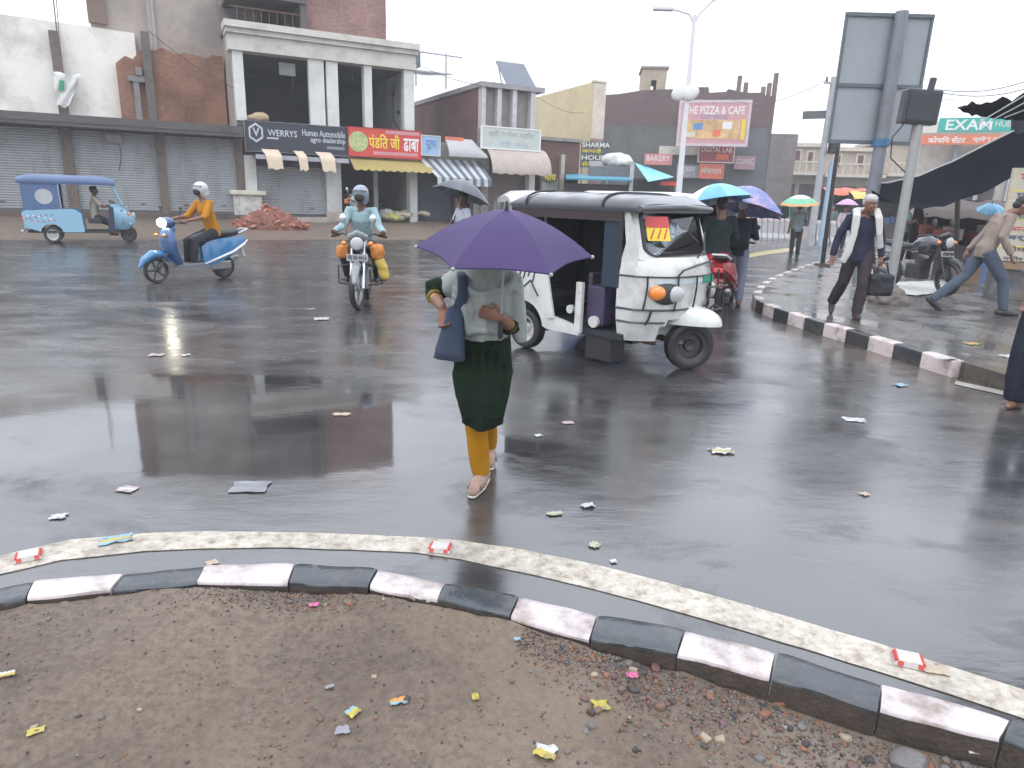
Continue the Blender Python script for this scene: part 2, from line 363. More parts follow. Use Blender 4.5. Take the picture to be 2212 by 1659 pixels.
for k in range(15):
    wh=(k%2==0)
    if wh: nw+=1
    else: nb+=1
    lab=f"{ordn[(nw if wh else nb)-1]} {'white' if wh else 'black'} kerb block from the left round the muddy island"
    if k in extra: lab=f"{ordn[(nw if wh else nb)-1]} {'white' if wh else 'black'} kerb block round the muddy island, "+extra[k]
    jz=random.uniform(-.008,.008)
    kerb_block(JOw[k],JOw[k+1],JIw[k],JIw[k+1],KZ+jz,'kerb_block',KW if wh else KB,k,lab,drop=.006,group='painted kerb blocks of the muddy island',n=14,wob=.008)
# the island's mud: a grid running from the kerb back past the camera
def poly_at(pts,t):
    k=min(int(t),len(pts)-2); f=t-k
    return pts[k].lerp(pts[k+1],f) if isinstance(pts[0],V) else pts[k]*(1-f)+pts[k+1]*f
mb=MB(); NU,NV=330,190; grid=[]
for a in range(NU):
    t=a/(NU-1)*(len(JIw)-1); e=poly_at(JIw,t); h=poly_at(HD,t); oo=poly_at(JOw,t)
    e=e.lerp(oo,.25)
    far=V((e.x*.75,-2.2,0)); row=[]
    for b in range(NV):
        f=(b/(NV-1))**1.35; p=e.lerp(far,f)
        z=h+(.03-h)*min(1,f*2.2)
        z+=noise.fractal(V((p.x*1.3,p.y*1.3,1)),1,2,4)*.022+noise.fractal(V((p.x*9,p.y*9,3)),1,2,3)*.007
        z+=max(0,noise.fractal(V((p.x*22,p.y*22,7)),1,2,2)-.25)*.014
        z=max(z,.007)
        if f<.01: z=h-.02
        row.append(mb._v((p.x,p.y,z)))
    grid.append(row)
for a in range(NU-1):
    for b in range(NV-1): mb._f((grid[a][b],grid[a+1][b],grid[a+1][b+1],grid[a][b+1]))
def mud_material():
    m,nt,N,L,b=_new('wet_sandy_mud'); b.inputs['IOR'].default_value=1.36; tc=N.new('ShaderNodeTexCoord')
    def ns(sc,det=6,rg=.62):
        n=N.new('ShaderNodeTexNoise'); n.inputs['Scale'].default_value=sc; n.inputs['Detail'].default_value=det; n.inputs['Roughness'].default_value=rg; L.new(tc.outputs['Object'],n.inputs['Vector']); return n.outputs['Fac']
    r=ramp(N,[(.3,(.088,.066,.052)),(.5,(.14,.108,.082)),(.7,(.19,.150,.11))]); L.new(ns(1.1,8),r.inputs[0])
    g=ramp(N,[(.34,.62),(.6,1.1)]); L.new(ns(34,5,.75),g.inputs[0])
    c=mixc(N,L,1.0,r.outputs[0],g.outputs[0],'MULTIPLY')
    v=N.new('ShaderNodeTexVoronoi'); v.inputs['Scale'].default_value=26; L.new(tc.outputs['Object'],v.inputs['Vector'])
    vr=ramp(N,[(.10,.45),(.25,0)]); L.new(v.outputs['Distance'],vr.inputs[0]); sel=ramp(N,[(.5,0),(.6,1)]); L.new(ns(2.2,4),sel.inputs[0])
    mm=N.new('ShaderNodeMath'); mm.operation='MULTIPLY'; L.new(vr.outputs[0],mm.inputs[0]); L.new(sel.outputs[0],mm.inputs[1])
    c=mixc(N,L,mm.outputs[0],c,(.055,.045,.04)); L.new(c,b.inputs['Base Color'])
    wr=ramp(N,[(.45,.62),(.62,.2)]); L.new(ns(.9,5),wr.inputs[0])
    # muddy water standing in the low corner by the right-hand kerb, and sandy patches
    pc=G(1840,1600,.03); vm=N.new('ShaderNodeVectorMath'); vm.operation='DISTANCE'; L.new(tc.outputs['Object'],vm.inputs[0]); vm.inputs[1].default_value=pc
    ad=N.new('ShaderNodeMath'); ad.operation='MULTIPLY_ADD'; L.new(ns(3.5,5),ad.inputs[0]); ad.inputs[1].default_value=.9; L.new(vm.outputs['Value'],ad.inputs[2])
    pr=ramp(N,[(.70,1),(.80,0)]); L.new(ad.outputs[0],pr.inputs[0])
    rx=N.new('ShaderNodeMix'); L.new(pr.outputs[0],rx.inputs[0]); L.new(wr.outputs[0],rx.inputs[2]); rx.inputs[3].default_value=.07; L.new(rx.outputs[0],b.inputs['Roughness'])
    c=mixc(N,L,pr.outputs[0],c,(.17,.14,.11))
    sd=ramp(N,[(.48,0),(.62,.6)]); L.new(ns(.75,6,.55),sd.inputs[0]); c=mixc(N,L,sd.outputs[0],c,(.20,.155,.112)); L.new(c,b.inputs['Base Color'])
    bb=N.new('ShaderNodeBump'); bb.inputs['Strength'].default_value=.7; bb.inputs['Distance'].default_value=.008; L.new(ns(70,4,.7),bb.inputs['Height']); L.new(bb.outputs[0],b.inputs['Normal'])
    return m
m_mud=mud_material()
island=tag(mb.build('island_mud',m_mud,smooth=60),kind='structure')
# white edge line
LU=[(-260,1270),(-90,1225),(0,1200),(150,1166),(330,1150),(460,1147),(600,1149),(760,1153),(900,1160),(1000,1168),(1100,1182),(1200,1201),(1300,1222),(1500,1275),(1700,1331),(1900,1390),(2212,1490),(2500,1600)]
LL=[(-260,1310),(-90,1267),(0,1240),(130,1210),(310,1190),(450,1184),(590,1182),(750,1186),(895,1193),(995,1207),(1095,1229),(1195,1251),(1293,1274),(1490,1327),(1690,1386),(1890,1447),(2195,1545),(2470,1650)]
def worn_paint():
    m,nt,N,L,b=_new('worn_line_paint'); tc=N.new('ShaderNodeTexCoord')
    def ns(sc,det=6,rg=.7):
        n=N.new('ShaderNodeTexNoise'); n.inputs['Scale'].default_value=sc; n.inputs['Detail'].default_value=det; n.inputs['Roughness'].default_value=rg; L.new(tc.outputs['Object'],n.inputs['Vector']); return n.outputs['Fac']
    r=ramp(N,[(.36,(.56,.53,.47)),(.50,(.44,.40,.33)),(.60,(.30,.25,.2)),(.70,(.1,.085,.07))]); L.new(ns(15,9,.78),r.inputs[0]); 
    r2=ramp(N,[(.46,1.0),(.7,.6)]); L.new(ns(2.3,5),r2.inputs[0]); L.new(mixc(N,L,1.0,r.outputs[0],r2.outputs[0],'MULTIPLY'),b.inputs['Base Color'])
    b.inputs['Roughness'].default_value=.35
    bb=N.new('ShaderNodeBump'); bb.inputs['Strength'].default_value=.5; bb.inputs['Distance'].default_value=.004; L.new(ns(60,4),bb.inputs['Height']); L.new(bb.outputs[0],b.inputs['Normal'])
    return m
m_line=worn_paint()
def strip(up,lo,z,mat,name,nsub=7,jit=.006):
    g=[]
    U=[G(*p,z) for p in up]; Lo=[G(*p,z) for p in lo]
    for k in range((len(U)-1)*nsub+1):
        t=k/nsub; a=poly_at(U,min(t,len(U)-1.0001)); c=poly_at(Lo,min(t,len(U)-1.0001))
        a=a+V((0,noise.noise(a*6)*jit,0)); c=c+V((0,noise.noise(c*6+V((9,0,0)))*jit,0))
        g.append([a,a.lerp(c,.5),c])
    return tag(MB().sheet(g,.003).build(name,mat),kind='structure')
strip(LU,LL,.005,m_line,'road_edge_line')
# ---------------------------------------------------------------- brick pavement on the right, its kerb
PZ=.16
edge=[(1790,560),(1735,573),(1669,597),(1640,614),(1625,634),(1630,646),(1658,661),(1682,669),(1731,685),(1771,697),(1801,705),(1860,722),(1903,736),(1960,752),(2010,768),(2073,786),(2140,806),(2230,832)]
EW=[G(*p,PZ) for p in edge]
def resample(pts,step):
    out=[pts[0].copy()]; acc=0
    for a,b in zip(pts,pts[1:]):
        d=(b-a).length; t=step-acc
        while t<=d: out.append(a.lerp(b,t/d)); t+=step
        acc=(acc+d)%step if d+acc>=step else acc+d
    return out
ES=resample(EW,.43); NK=len(resample(EW[:-2]+[G(2092,792,PZ)],.43))-1
def off(pts,k,w):
    a=pts[max(k-1,0)]; b=pts[min(k+1,len(pts)-1)]; t=(b-a).normalized(); return pts[k]+V((-t.y,t.x,0))*w
KW2,KB2=kerb_mats('far',(.6,.52,.5),(.03,.033,.038))
cw=cb_=0
for k in range(min(NK,len(ES)-1)):
    wh=k%2==0
    if wh: cw+=1
    else: cb_+=1
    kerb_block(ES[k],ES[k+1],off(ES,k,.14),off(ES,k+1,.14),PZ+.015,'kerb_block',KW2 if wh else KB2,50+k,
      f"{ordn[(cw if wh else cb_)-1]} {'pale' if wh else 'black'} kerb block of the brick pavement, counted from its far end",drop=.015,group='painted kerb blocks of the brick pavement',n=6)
def paver():
    m,nt,N,L,b=_new('wet_brick_pavers'); tc=N.new('ShaderNodeTexCoord'); mp=N.new('ShaderNodeMapping'); mp.inputs['Rotation'].default_value=(0,0,R(38)); L.new(tc.outputs['Object'],mp.inputs[0])
    t=N.new('ShaderNodeTexBrick'); L.new(mp.outputs[0],t.inputs['Vector']); t.inputs['Scale'].default_value=1; t.inputs['Brick Width'].default_value=.42; t.inputs['Row Height'].default_value=.2; t.inputs['Mortar Size'].default_value=.012
    t.inputs['Color1'].default_value=(.085,.08,.078,1); t.inputs['Color2'].default_value=(.125,.115,.11,1); t.inputs['Mortar'].default_value=(.03,.026,.024,1)
    n=N.new('ShaderNodeTexNoise'); n.inputs['Scale'].default_value=.7; n.inputs['Detail'].default_value=7; L.new(tc.outputs['Object'],n.inputs['Vector'])
    rr=ramp(N,[(.5,0),(.66,.85)]); L.new(n.outputs['Fac'],rr.inputs[0]); L.new(mixc(N,L,rr.outputs[0],t.outputs['Color'],(.075,.058,.045)),b.inputs['Base Color']); b.inputs['IOR'].default_value=1.8
    n2=N.new('ShaderNodeTexNoise'); n2.inputs['Scale'].default_value=1.7; n2.inputs['Detail'].default_value=5; L.new(tc.outputs['Object'],n2.inputs['Vector'])
    r3=ramp(N,[(.4,.38),(.62,.1)]); L.new(n2.outputs['Fac'],r3.inputs[0]); L.new(r3.outputs[0],b.inputs['Roughness'])
    bb=N.new('ShaderNodeBump'); bb.inputs['Strength'].default_value=.4; bb.inputs['Distance'].default_value=.008; bb.invert=True; L.new(t.outputs['Fac'],bb.inputs['Height'])
    b3=N.new('ShaderNodeBump'); b3.inputs['Strength'].default_value=.15; b3.inputs['Distance'].default_value=.006
    n4=N.new('ShaderNodeTexNoise'); n4.inputs['Scale'].default_value=14; L.new(tc.outputs['Object'],n4.inputs['Vector']); L.new(n4.outputs[0],b3.inputs['Height']); L.new(bb.outputs[0],b3.inputs['Normal']); L.new(b3.outputs[0],b.inputs['Normal'])
    return m
mb=MB()
inn=[off(ES,k,.1) for k in range(len(ES))]
poly=[V((p.x,p.y,PZ)) for p in inn]+[V((30,inn[-1].y-1.2,PZ)),V((60,inn[-1].y,PZ)),V((60,60,PZ)),V((21,44,PZ)),V((13.5,26,PZ))]
mb.loft([[V((p.x,p.y,-.05)) for p in poly],poly]); 
pv=mb.build('pavement',paver()); tag(pv,kind='structure')
strip([(2065,822),(2120,834),(2190,848)],[(2062,829),(2118,842),(2186,857)],.009,M('faded_line',(.4,.38,.34),.3,dirt=(.1,.09,.08),dscale=9),'faded_road_line',3)
# yellow line on the side road
strip([(1590,553),(1660,541),(1725,533)],[(1592,561),(1662,549),(1727,540)],.005,M('faded_yellow_line',(.42,.33,.12),.3,dirt=(.12,.11,.09),dscale=4),'yellow_road_line',4)
# ================================================================ buildings along the left and far side of the junction
FA=Fr(P(0,460,23.5)[:2],27.3)
plaster_b=M('beige_plaster',(.37,.32,.285),.8,var=.12,scale=.8,dirt=(.2,.18,.165),dscale=.5,damt=.7,bump=.2,bscale=30)
plaster_w=M('limewashed_wall',(.78,.76,.71),.85,var=.1,scale=.7,dirt=(.42,.39,.35),dscale=.6,damt=.7,bump=.2,bscale=30)
plaster_l=M('pale_grey_plaster',(.62,.63,.6),.7,var=.07,scale=1.2,dirt=(.36,.36,.34),dscale=.9,damt=.5)
concrete=M('stained_concrete',(.28,.26,.24),.8,var=.2,scale=1,dirt=(.1,.09,.08),dscale=1.1,damt=.8,bump=.3,bscale=25)
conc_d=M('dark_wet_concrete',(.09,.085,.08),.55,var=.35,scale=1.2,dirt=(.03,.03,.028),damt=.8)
br_old=Mbrick('old_red_brick',(.30,.125,.075),(.36,.17,.105),(.24,.17,.13),damp=(.13,.062,.045))
br_dk=Mbrick('dark_red_brick',(.15,.068,.06),(.185,.085,.072),(.12,.08,.072),damp=(.085,.05,.048))
br_up=Mbrick('washed_red_brick',(.30,.16,.145),(.36,.2,.175),(.26,.19,.17),damp=(.2,.11,.1))
shut_m=M('galvanised_shutter',(.34,.355,.37),.42,.25,var=.12,scale=.8,dirt=(.16,.15,.14),dscale=1.5,damt=.5,stretch=(1,1,.3))
def shutter(par,u0,u1,z0,z1,y,mat=None,handle=True):
    n=max(8,int((z1-z0)/.085)); pts=[]
    for k in range(n):
        z=z0+(z1-z0)*k/n; h=(z1-z0)/n
        pts+=[(y-.002,z+h*.02),(y-.022,z+h*.2),(y-.026,z+h*.5),(y-.022,z+h*.8)]
    pts+=[(y-.002,z1),(y+.03,z1),(y+.03,z0)]
    s=MB().prism(pts,u0,u1,'x').build('shutter',mat or shut_m,par)
    MB().span((u0,y-.04,z0-.0),(u1,y+.02,z0+.09)).build('bottom_bar',M('shutter_bar',(.13,.13,.13),.5,.5),s)
    if handle:
        c=(u0+u1)/2
        for e in (-.5,.5): MB().box((c+e*(u1-u0)*.55,y-.05,z0+.32),(.14,.03,.035),bev=.008).build('handle',M('shutter_bar',(.13,.13,.13)),s)
    return s
# ---- verge of earth in front of the shops
mb=MB(); g=[]
for a in range(120):
    u=-9+a*.42; row=[]
    for b in range(16):
        f=b/15; y=-4.6+4.9*f; p=FA.w(u,y,0)
        z=-.035+.52*min(1,max(0,f*1.25-.1))**.8+noise.fractal(V((p.x*.7,p.y*.7,2)),1,2,4)*.07*(.3+f)
        row.append((p.x,p.y,z))
    g.append(row)
A=[[mb._v(p) for p in r] for r in g]
for a in range(len(A)-1):
    for b in range(15): mb._f((A[a][b],A[a+1][b],A[a+1][b+1],A[a][b+1]))
tag(mb.build('earth_verge',M('trampled_wet_earth',(.17,.13,.1),.5,var=.35,scale=1.2,dirt=(.08,.065,.055),bump=.6,bscale=14),smooth=70),kind='structure')
# ---- row of closed shops
U=lambda px,y=0.0,py=380:FA.uz(px,py,y)[0]
ZP=.66; ZS=3.42
sr=FA.thing('shop_row','low row of closed shops with grey roller shutters under a dark concrete slab','building')
posts=[(-68,-48),(140,164),(342,362),(512,528)]
pm=M('brown_stained_pillar',(.16,.125,.105),.7,var=.3,scale=2,dirt=(.05,.045,.04),dscale=2,damt=.8)
for a,b in posts: MB().span((U(a),-.06,0),(U(b),.45,ZS)).build('pillar',pm,sr)
for (a,b),(c,d) in zip(posts,posts[1:]): shutter(sr,U(b),U(c),ZP,ZS-.02,.12)
shutter(sr,U(-68)-3.1,U(-68),ZP,ZS-.02,.12)
uL,uR=U(-68)-3.3,U(524)
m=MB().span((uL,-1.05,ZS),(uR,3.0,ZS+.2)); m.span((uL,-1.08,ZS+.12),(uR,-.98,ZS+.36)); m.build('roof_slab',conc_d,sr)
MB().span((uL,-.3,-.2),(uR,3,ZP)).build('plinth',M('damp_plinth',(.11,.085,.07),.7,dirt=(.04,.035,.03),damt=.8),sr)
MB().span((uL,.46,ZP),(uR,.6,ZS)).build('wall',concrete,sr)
# rubble and growth on the slab
random.seed(3); m=MB()
for k in range(60):
    u=random.uniform(uL+1,uR-.5); m.box((u,random.uniform(.3,2.6),ZS+.22+random.uniform(0,.12)),(random.uniform(.1,.5),.25,random.uniform(.06,.22)),rz=random.random()*3,rx=random.random()*.4)
tag(m.build('rubble',M('roof_rubble',(.14,.1,.075),.9,var=.5,scale=4),sr),kind='stuff')
# ---- limewashed wall behind
zt=8.1
lw=FA.thing('white_wall_building','tall limewashed blank wall rising behind the shuttered shops','building',0,0,0)
z_l=FA.uz(0,22,3)[1]; z_r=FA.uz(320,75,3)[1]
m=MB(); u0,u1=U(-120,3)-6,U(322,3)
m.loft([[(u0,3,3.4),(u1,3,3.4),(u1,3,z_r),((u0+u1)/2,3,(z_l+z_r)/2+.05),(u0,3,z_l+.1)],[(u0,3.45,3.4),(u1,3.45,3.4),(u1,3.45,z_r),((u0+u1)/2,3.45,(z_l+z_r)/2+.05),(u0,3.45,z_l+.1)]]).build('wall',plaster_w,lw)
for px0,px1,zz in ((118,134,.6),):
    a=U(px0,2.9,150); MB().span((a-.03,2.72,3.6),(a+.27,3.0,z_l-.5)).build('pilaster',M('brown_stained_pillar',(.16,.125,.105)),lw)
m=MB(); m.tube([(U(122,2.9,60),2.85,z_l-.5),(U(120,2.9,20),2.85,z_l+1.7)],.02); m.tube([(U(118,2.9,60)+.12,2.85,z_l-.5),(U(118,2.9,20)+.12,2.85,z_l+1.1)],.014); m.build('rebar',M('rusty_bar',(.12,.07,.05),.8),lw)
MB().span((u0,2.98,z_r-.0),(u0+.1,3.47,z_r+.1)).build('coping',concrete,lw)
# cloth banner tied to the pilaster
bn=FA.thing('cloth_banner','torn white cloth banner with a green mark tied to a brown pilaster','banner',U(150,2.6,200),2.6,4.0)
zb0=FA.uz(150,232,2.6)[1]-4; zb1=FA.uz(150,160,2.6)[1]-4
g=[[(-.45+.9*i/8*(.45+.55*(1-j/10)) ,-.05+.06*math.sin(i*1.3+j*.8)-.1*(j/10),zb1+(zb0-zb1)*j/10+.05*math.sin(i)) for i in range(9)] for j in range(11)]
MB().sheet(g,.006,(0,1,0)).build('cloth',M('white_cloth',(.6,.6,.58),.8,dirt=(.4,.4,.36)),bn,smooth=80)
MB().box((-.2,-.16,(zb0+zb1)/2+.15),(.16,.01,.34),ry=.2).build('printed_mark',M('green_print',(.05,.3,.16),.7),bn)
# ---- tall beige and brick building with the open colonnade
cb=FA.thing('colonnade_building','tall half finished beige and brick building with an open pillared first floor over shops','building')
ZF=FA.uz(700,272,0)[1]; ZB0=FA.uz(700,130,0)[1]; ZB1=FA.uz(700,72,0)[1]
uc0,uc1=U(507,0,180),U(895,0,200)
HT=12.6
# beige tower behind the shutters' roof, with its lower brick wall
ut0=U(192,3.6,20)
m=MB().span((ut0,3.5,3.4),(uc0+.05,9.5,HT-1.3)); m.span((U(320,3.5,60),3.2,3.4),(uc0+.02,3.5,HT)); m.build('plaster_wall',plaster_b,cb)
m=MB().span((ut0-.05,3.3,7.4),(ut0+.55,3.5,HT-1)); m.build('corner_pier',M('brown_render',(.2,.14,.115),.85,dirt=(.1,.08,.07)),cb)
zbt=FA.uz(400,115,2.6)[1]
pl=[(U(277,2.6),3.5),(U(500,2.6),3.5),(U(500,2.6),zbt+.05)]
for k in range(14): pl.append((U(500,2.6)+(U(290,2.6)-U(500,2.6))*(k+.5)/14,zbt+random.uniform(-.12,.12)-(.35 if k>11 else 0)))
pl.append((U(277,2.6),zbt-.6))
MB().prism(pl,2.6,3.0,'y').build('brick_wall',br_old,cb)
m=MB(); ud=U(322,2.5,180); m.span((ud-.13,2.38,3.6),(ud+.16,2.6,FA.uz(320,70,2.5)[1])); m.build('brick_pier',M('dark_render',(.13,.115,.11),.8,dirt=(.06,.055,.05)),cb)
m=MB(); ud=U(296,2.5,200); m.span((ud-.1,2.4,3.6),(ud+.1,2.55,zbt-1.0)); m.span((ud-.26,2.36,zbt-1.2),(ud+.3,2.55,zbt-1.0)); m.span((ud+.02,2.3,zbt-.98),(ud+.24,2.55,zbt-.7)); m.build('drain_box',M('grey_cast',(.2,.19,.19),.7),cb)
m=MB(); m.tube([(U(330,3,20),3.15,HT-2),(U(330,3,20),3.15,zbt)],.06); m.build('drain_pipe',M('grey_pipe',(.33,.33,.33),.5),cb)
# ground floor and first floor shell
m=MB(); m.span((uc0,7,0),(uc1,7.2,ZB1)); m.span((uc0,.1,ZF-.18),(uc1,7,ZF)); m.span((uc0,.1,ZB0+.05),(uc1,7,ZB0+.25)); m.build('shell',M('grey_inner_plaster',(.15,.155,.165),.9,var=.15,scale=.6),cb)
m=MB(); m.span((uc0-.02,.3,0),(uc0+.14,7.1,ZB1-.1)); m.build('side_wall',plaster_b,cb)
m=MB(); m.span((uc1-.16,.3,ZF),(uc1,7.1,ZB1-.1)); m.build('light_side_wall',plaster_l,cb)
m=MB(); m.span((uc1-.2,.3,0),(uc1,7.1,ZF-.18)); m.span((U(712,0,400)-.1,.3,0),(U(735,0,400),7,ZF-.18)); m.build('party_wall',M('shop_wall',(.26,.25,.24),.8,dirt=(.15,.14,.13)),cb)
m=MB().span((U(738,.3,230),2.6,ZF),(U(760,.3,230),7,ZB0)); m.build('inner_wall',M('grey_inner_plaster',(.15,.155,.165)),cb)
for a,b in ((507,529),(668,701),(706,731),(787,804),(873,895)):
    d=.5 if a!=668 else .35
    MB().span((U(a,0,190),-.0,ZF-.02),(U(b,0,190),d*.8,ZB0),bev=.015).build('column',plaster_l,cb)
m=MB().span((uc0-.15,-.1,ZB0),(uc1+.05,.6,ZB0+.55)); m.span((uc0-.2,-.22,ZB0+.55),(uc1+.1,.7,ZB0+.72)); m.span((uc0-.25,-.34,ZB0+.72),(uc1+.14,.75,ZB1)); m.build('beam',M('cream_beam',(.56,.54,.49),.7,var=.08,dirt=(.33,.31,.28),dscale=1.4,damt=.6),cb)
MB().span((uc0,.3,ZB1-.1),(uc1,7.2,ZB1+.02)).build('roof_slab',concrete,cb)
# upper storeys
ub0,ub1=U(661,.9,40),U(833,.9,40)
MB().span((ub0,.85,ZB1),(ub1,6.5,11.0)).build('upper_brick_block',br_up,cb)
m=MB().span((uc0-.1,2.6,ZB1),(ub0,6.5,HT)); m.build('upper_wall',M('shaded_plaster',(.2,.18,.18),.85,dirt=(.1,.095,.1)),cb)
zr=FA.uz(580,30,.6)[1]
m=MB(); m.span((uc0,.3,zr+.45),(ub0-.1,2.6,zr+.62)); m.span((ub0-.3,.4,ZB1),(ub0-.06,2.6,HT)); m.build('balcony_slab',conc_d,cb)
m=MB(); 
for k in range(9): m.tube([(uc0+.3+k*(ub0-uc0-.6)/8,.5,ZB1),(uc0+.3+k*(ub0-uc0-.6)/8,.5,zr+.1)],.018,6)
m.tube([(uc0+.1,.5,zr+.08),(ub0-.2,.5,zr+.08)],.03,6); m.build('railing',M('rusty_bar',(.12,.07,.05),.8),cb)
MB().span((ub0-1.5,2.52,ZB1),(ub0-.5,2.6,zr+.5)).build('door_opening',dark_in,cb)
m=MB(); m.ell((U(560,.2,247),.15,ZF+.13),(.36,.3,.2)); m.ell((U(545,.2,247),.25,ZF+.1),(.3,.25,.14)); m.organic('sandbag',M('tan_sacking',(.42,.32,.2),.9),cb,vox=.03,amp=.03,sc=5)
# conduit and cable on the light wall
m=MB(); uu=uc1-.2
m.tube([(uu,2,ZF+2.2),(uu,2.3,ZF+1.6),(uu,2.2,ZF+.6),(uu,1.2,ZF+.1),(uu,.3,ZF-.1)],.02,6); m.box((uu,2.2,ZF+1.7),(.06,.2,.2)); m.box((uu,1.5,ZF+.9),(.06,.16,.14)); m.build('cable',black_pl,cb)
# ground-floor fronts
zb=.62
for a,b,c,d in ((531,556,-.05,2.85),(705,737,-.08,2.8),(885,901,-.05,3.0)): MB().span((U(a,0,410),c,.3),(U(b,0,410),.4,d)).build('shop_pillar',plaster_l,cb)
m=MB(); m.box(((U(705,0,420)+U(737,0,420))/2,-.18,.55),(.75,.3,.55),bev=.06); m.span((U(620,0,450),-.4,.2),(U(705,0,450),-.05,.62)); m.build('plinth_step',M('cream_step',(.42,.37,.32),.7,dirt=(.25,.2,.16)),cb)
shutter(cb,U(556,.2,400),U(705,.2,400),zb,2.55,.2)
m=MB().span((U(531),.1,2.5),(U(738),.5,ZF-.18)); m.build('lintel',M('dark_lintel',(.07,.068,.072),.7),cb)
m=MB().span((U(740),.45,2.75),(U(900),.7,ZF-.18)); m.span((U(806,.3,400),.2,.4),(U(815,.3,400),.32,2.9)); m.build('shop_frame',M('grey_frame',(.22,.22,.23),.6),cb)
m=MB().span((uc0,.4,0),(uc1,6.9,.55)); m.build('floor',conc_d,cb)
m=MB()
for k in range(26): m.box((random.uniform(U(745),U(890)),random.uniform(2,5),.55+random.uniform(.1,1.1)),(random.uniform(.2,.6),.4,random.uniform(.2,.5)),rz=random.random())
tag(m.build('shop_stock',M('shop_stock_mix',(.07,.055,.05),.7,var=.8,scale=2),cb),kind='stuff')
# awning plank with cream cloths, and yellow awning
aw=MB(); a0,a1=U(552,-1,340),U(752,-1,340); za=FA.uz(650,343,-1)[1]
aw.box(((a0+a1)/2,-1.05,za),(a1-a0,.06,.16),ry=.0); aw.span((a0,-1.0,za-.02),(a1,0.1,za+.04)); pk=aw.build('canopy_board',M('grey_board',(.33,.33,.36),.5),cb)
for px,wd in ((590,.62),(652,.36),(706,.6)):
    c=U(px,-1.1,335); g=[]
    for j in range(10):
        f=j/9; row=[]
        for i in range(7):
            s=i/6-.5; y=-.55-.58*min(1,f*2); z=za+.3-.22*min(1,f*2)-max(0,f-.5)*1.0
            row.append((c+s*wd*(1-.15*f)+(f-.3)*.1,y-.02*math.sin(i*2.1)-max(0,f-.5)*.1,z+.04*math.sin(i*1.7+px)*(f)))
        g.append(row)
    MB().sheet(g,.01,(0,1,.2)).build('cream_cloth',M('cream_cloth',(.6,.5,.38),.9,var=.08),pk,smooth=80)
y0,y1=U(752,0,345),U(907,0,345); zy=FA.uz(830,342,-.1)[1]; zy2=FA.uz(840,364,-1.2)[1]
g=[]
for j in range(8):
    f=j/7
    g.append([(y0-.1*f+(y1-y0+.35*f)*i/40,-.1-1.15*f,zy+(zy2-zy)*f-(.05+.07*abs(math.sin(i*.9)) if j==7 else 0)) for i in range(41)])
MB().sheet(g,.012,(0,0,-1)).build('yellow_awning',M('yellow_awning',(.34,.27,.09),.7,var=.25,scale=6,dirt=(.16,.13,.06),dscale=3,stretch=(4,1,1)),cb,smooth=40)
# ---- shop signs
def board(fr,name,label,px,y,mat,frame=None,lines=(),th=.12,cat='shop sign',py_at=None,rims=.03):
    x0,t,x1,b=px; um=(x0+x1)/2
    u0=fr.uz(x0,(t+b)/2,y)[0]; u1=fr.uz(x1,(t+b)/2,y)[0]; z1=fr.uz(um,t,y)[1]; z0=fr.uz(um,b,y)[1]
    o=fr.thing(name,label,cat,u0,y,z0); w,h=u1-u0,z1-z0
    MB().span((0,0,0),(w,th,h)).build('panel',mat,o)
    if frame:
        m=MB(); r=rims
        for lo,hi in (((-r,-.02,-r),(w+r,th,0)),((-r,-.02,h),(w+r,th,h+r)),((-r,-.02,0),(0,th,h)),((w,-.02,0),(w+r,th,h))): m.span(lo,hi)
        m.build('frame',frame,o)
    for s,bx,mt,*k in lines:
        text(s,(bx[0]*w,bx[1]*h,bx[2]*w,bx[3]*h),-.004,mt,o,bold=(k[0] if k else 0))
    return o,w,h
P_W=M('sign_white',(.75,.75,.74),.5,var=.04); P_G=M('sign_grey_letters',(.5,.54,.6),.5,var=.1); P_Y=M('sign_yellow',(.75,.6,.05),.5,var=.05); P_R=M('sign_red',(.55,.06,.045),.45,var=.08); P_K=M('sign_black',(.02,.02,.024),.4,var=.2)
P_B=M('sign_blue',(.1,.25,.5),.5,var=.15); P_GR=M('sign_green',(.04,.36,.27),.5,var=.08); P_O=M('sign_orange',(.7,.17,.07),.5,var=.08); P_P=M('sign_pink',(.55,.25,.27),.5,var=.1); P_C=M('sign_cream',(.62,.6,.52),.5,var=.06); P_N=M('sign_navy',(.05,.06,.16),.5,var=.1); P_V=M('sign_violet',(.2,.06,.25),.5)
o,w,h=board(FA,'shop_sign','long black shop sign with a hexagon emblem and grey lettering',(530,268,752,331),-.35,M('black_signboard',(.028,.032,.045),.5,var=.2),M('grey_frame',(.22,.22,.23)),
  [('WERRYS',(.21,.54,.49,.76),P_G,.01),('Human Automobile',(.54,.62,.97,.84),P_G,.01),('agro dealership',(.62,.36,.97,.6),P_G,.01)],rims=.02)
hx=[(.1*w+.44*h*.62*math.cos(R(60*k+30)),.62*h+.33*h*math.sin(R(60*k+30))) for k in range(6)]; hi=[(.1*w+(p[0]-.1*w)*.78,.62*h+(p[1]-.62*h)*.78) for p in hx]
MB().ring(hx,hi,-.02,.0).build('hexagon_emblem',P_G,o)
text('V',(.07*w,.5*h,.135*w,.78*h),-.004,P_G,o,'emblem_letter',bold=.02)
MB().span((.2*w,-.012,.44*h),(.31*w,0,.49*h)).build('underline',P_G,o); MB().span((.78*w,-.012,.2*h),(.96*w,0,.3*h)).build('phone_strip',M('dim_strip',(.2,.22,.26),.5),o)
o,w,h=board(FA,'shop_sign','red shop sign with yellow and white Hindi lettering beside a round green emblem',(753,279,909,340),-.42,P_R,M('dark_red_frame',(.3,.03,.03),.5),
  [('पंडित जी',(.27,.3,.7,.82),P_Y,.02),('ढाबा',(.75,.26,.97,.72),P_W,.02)],rims=.02)
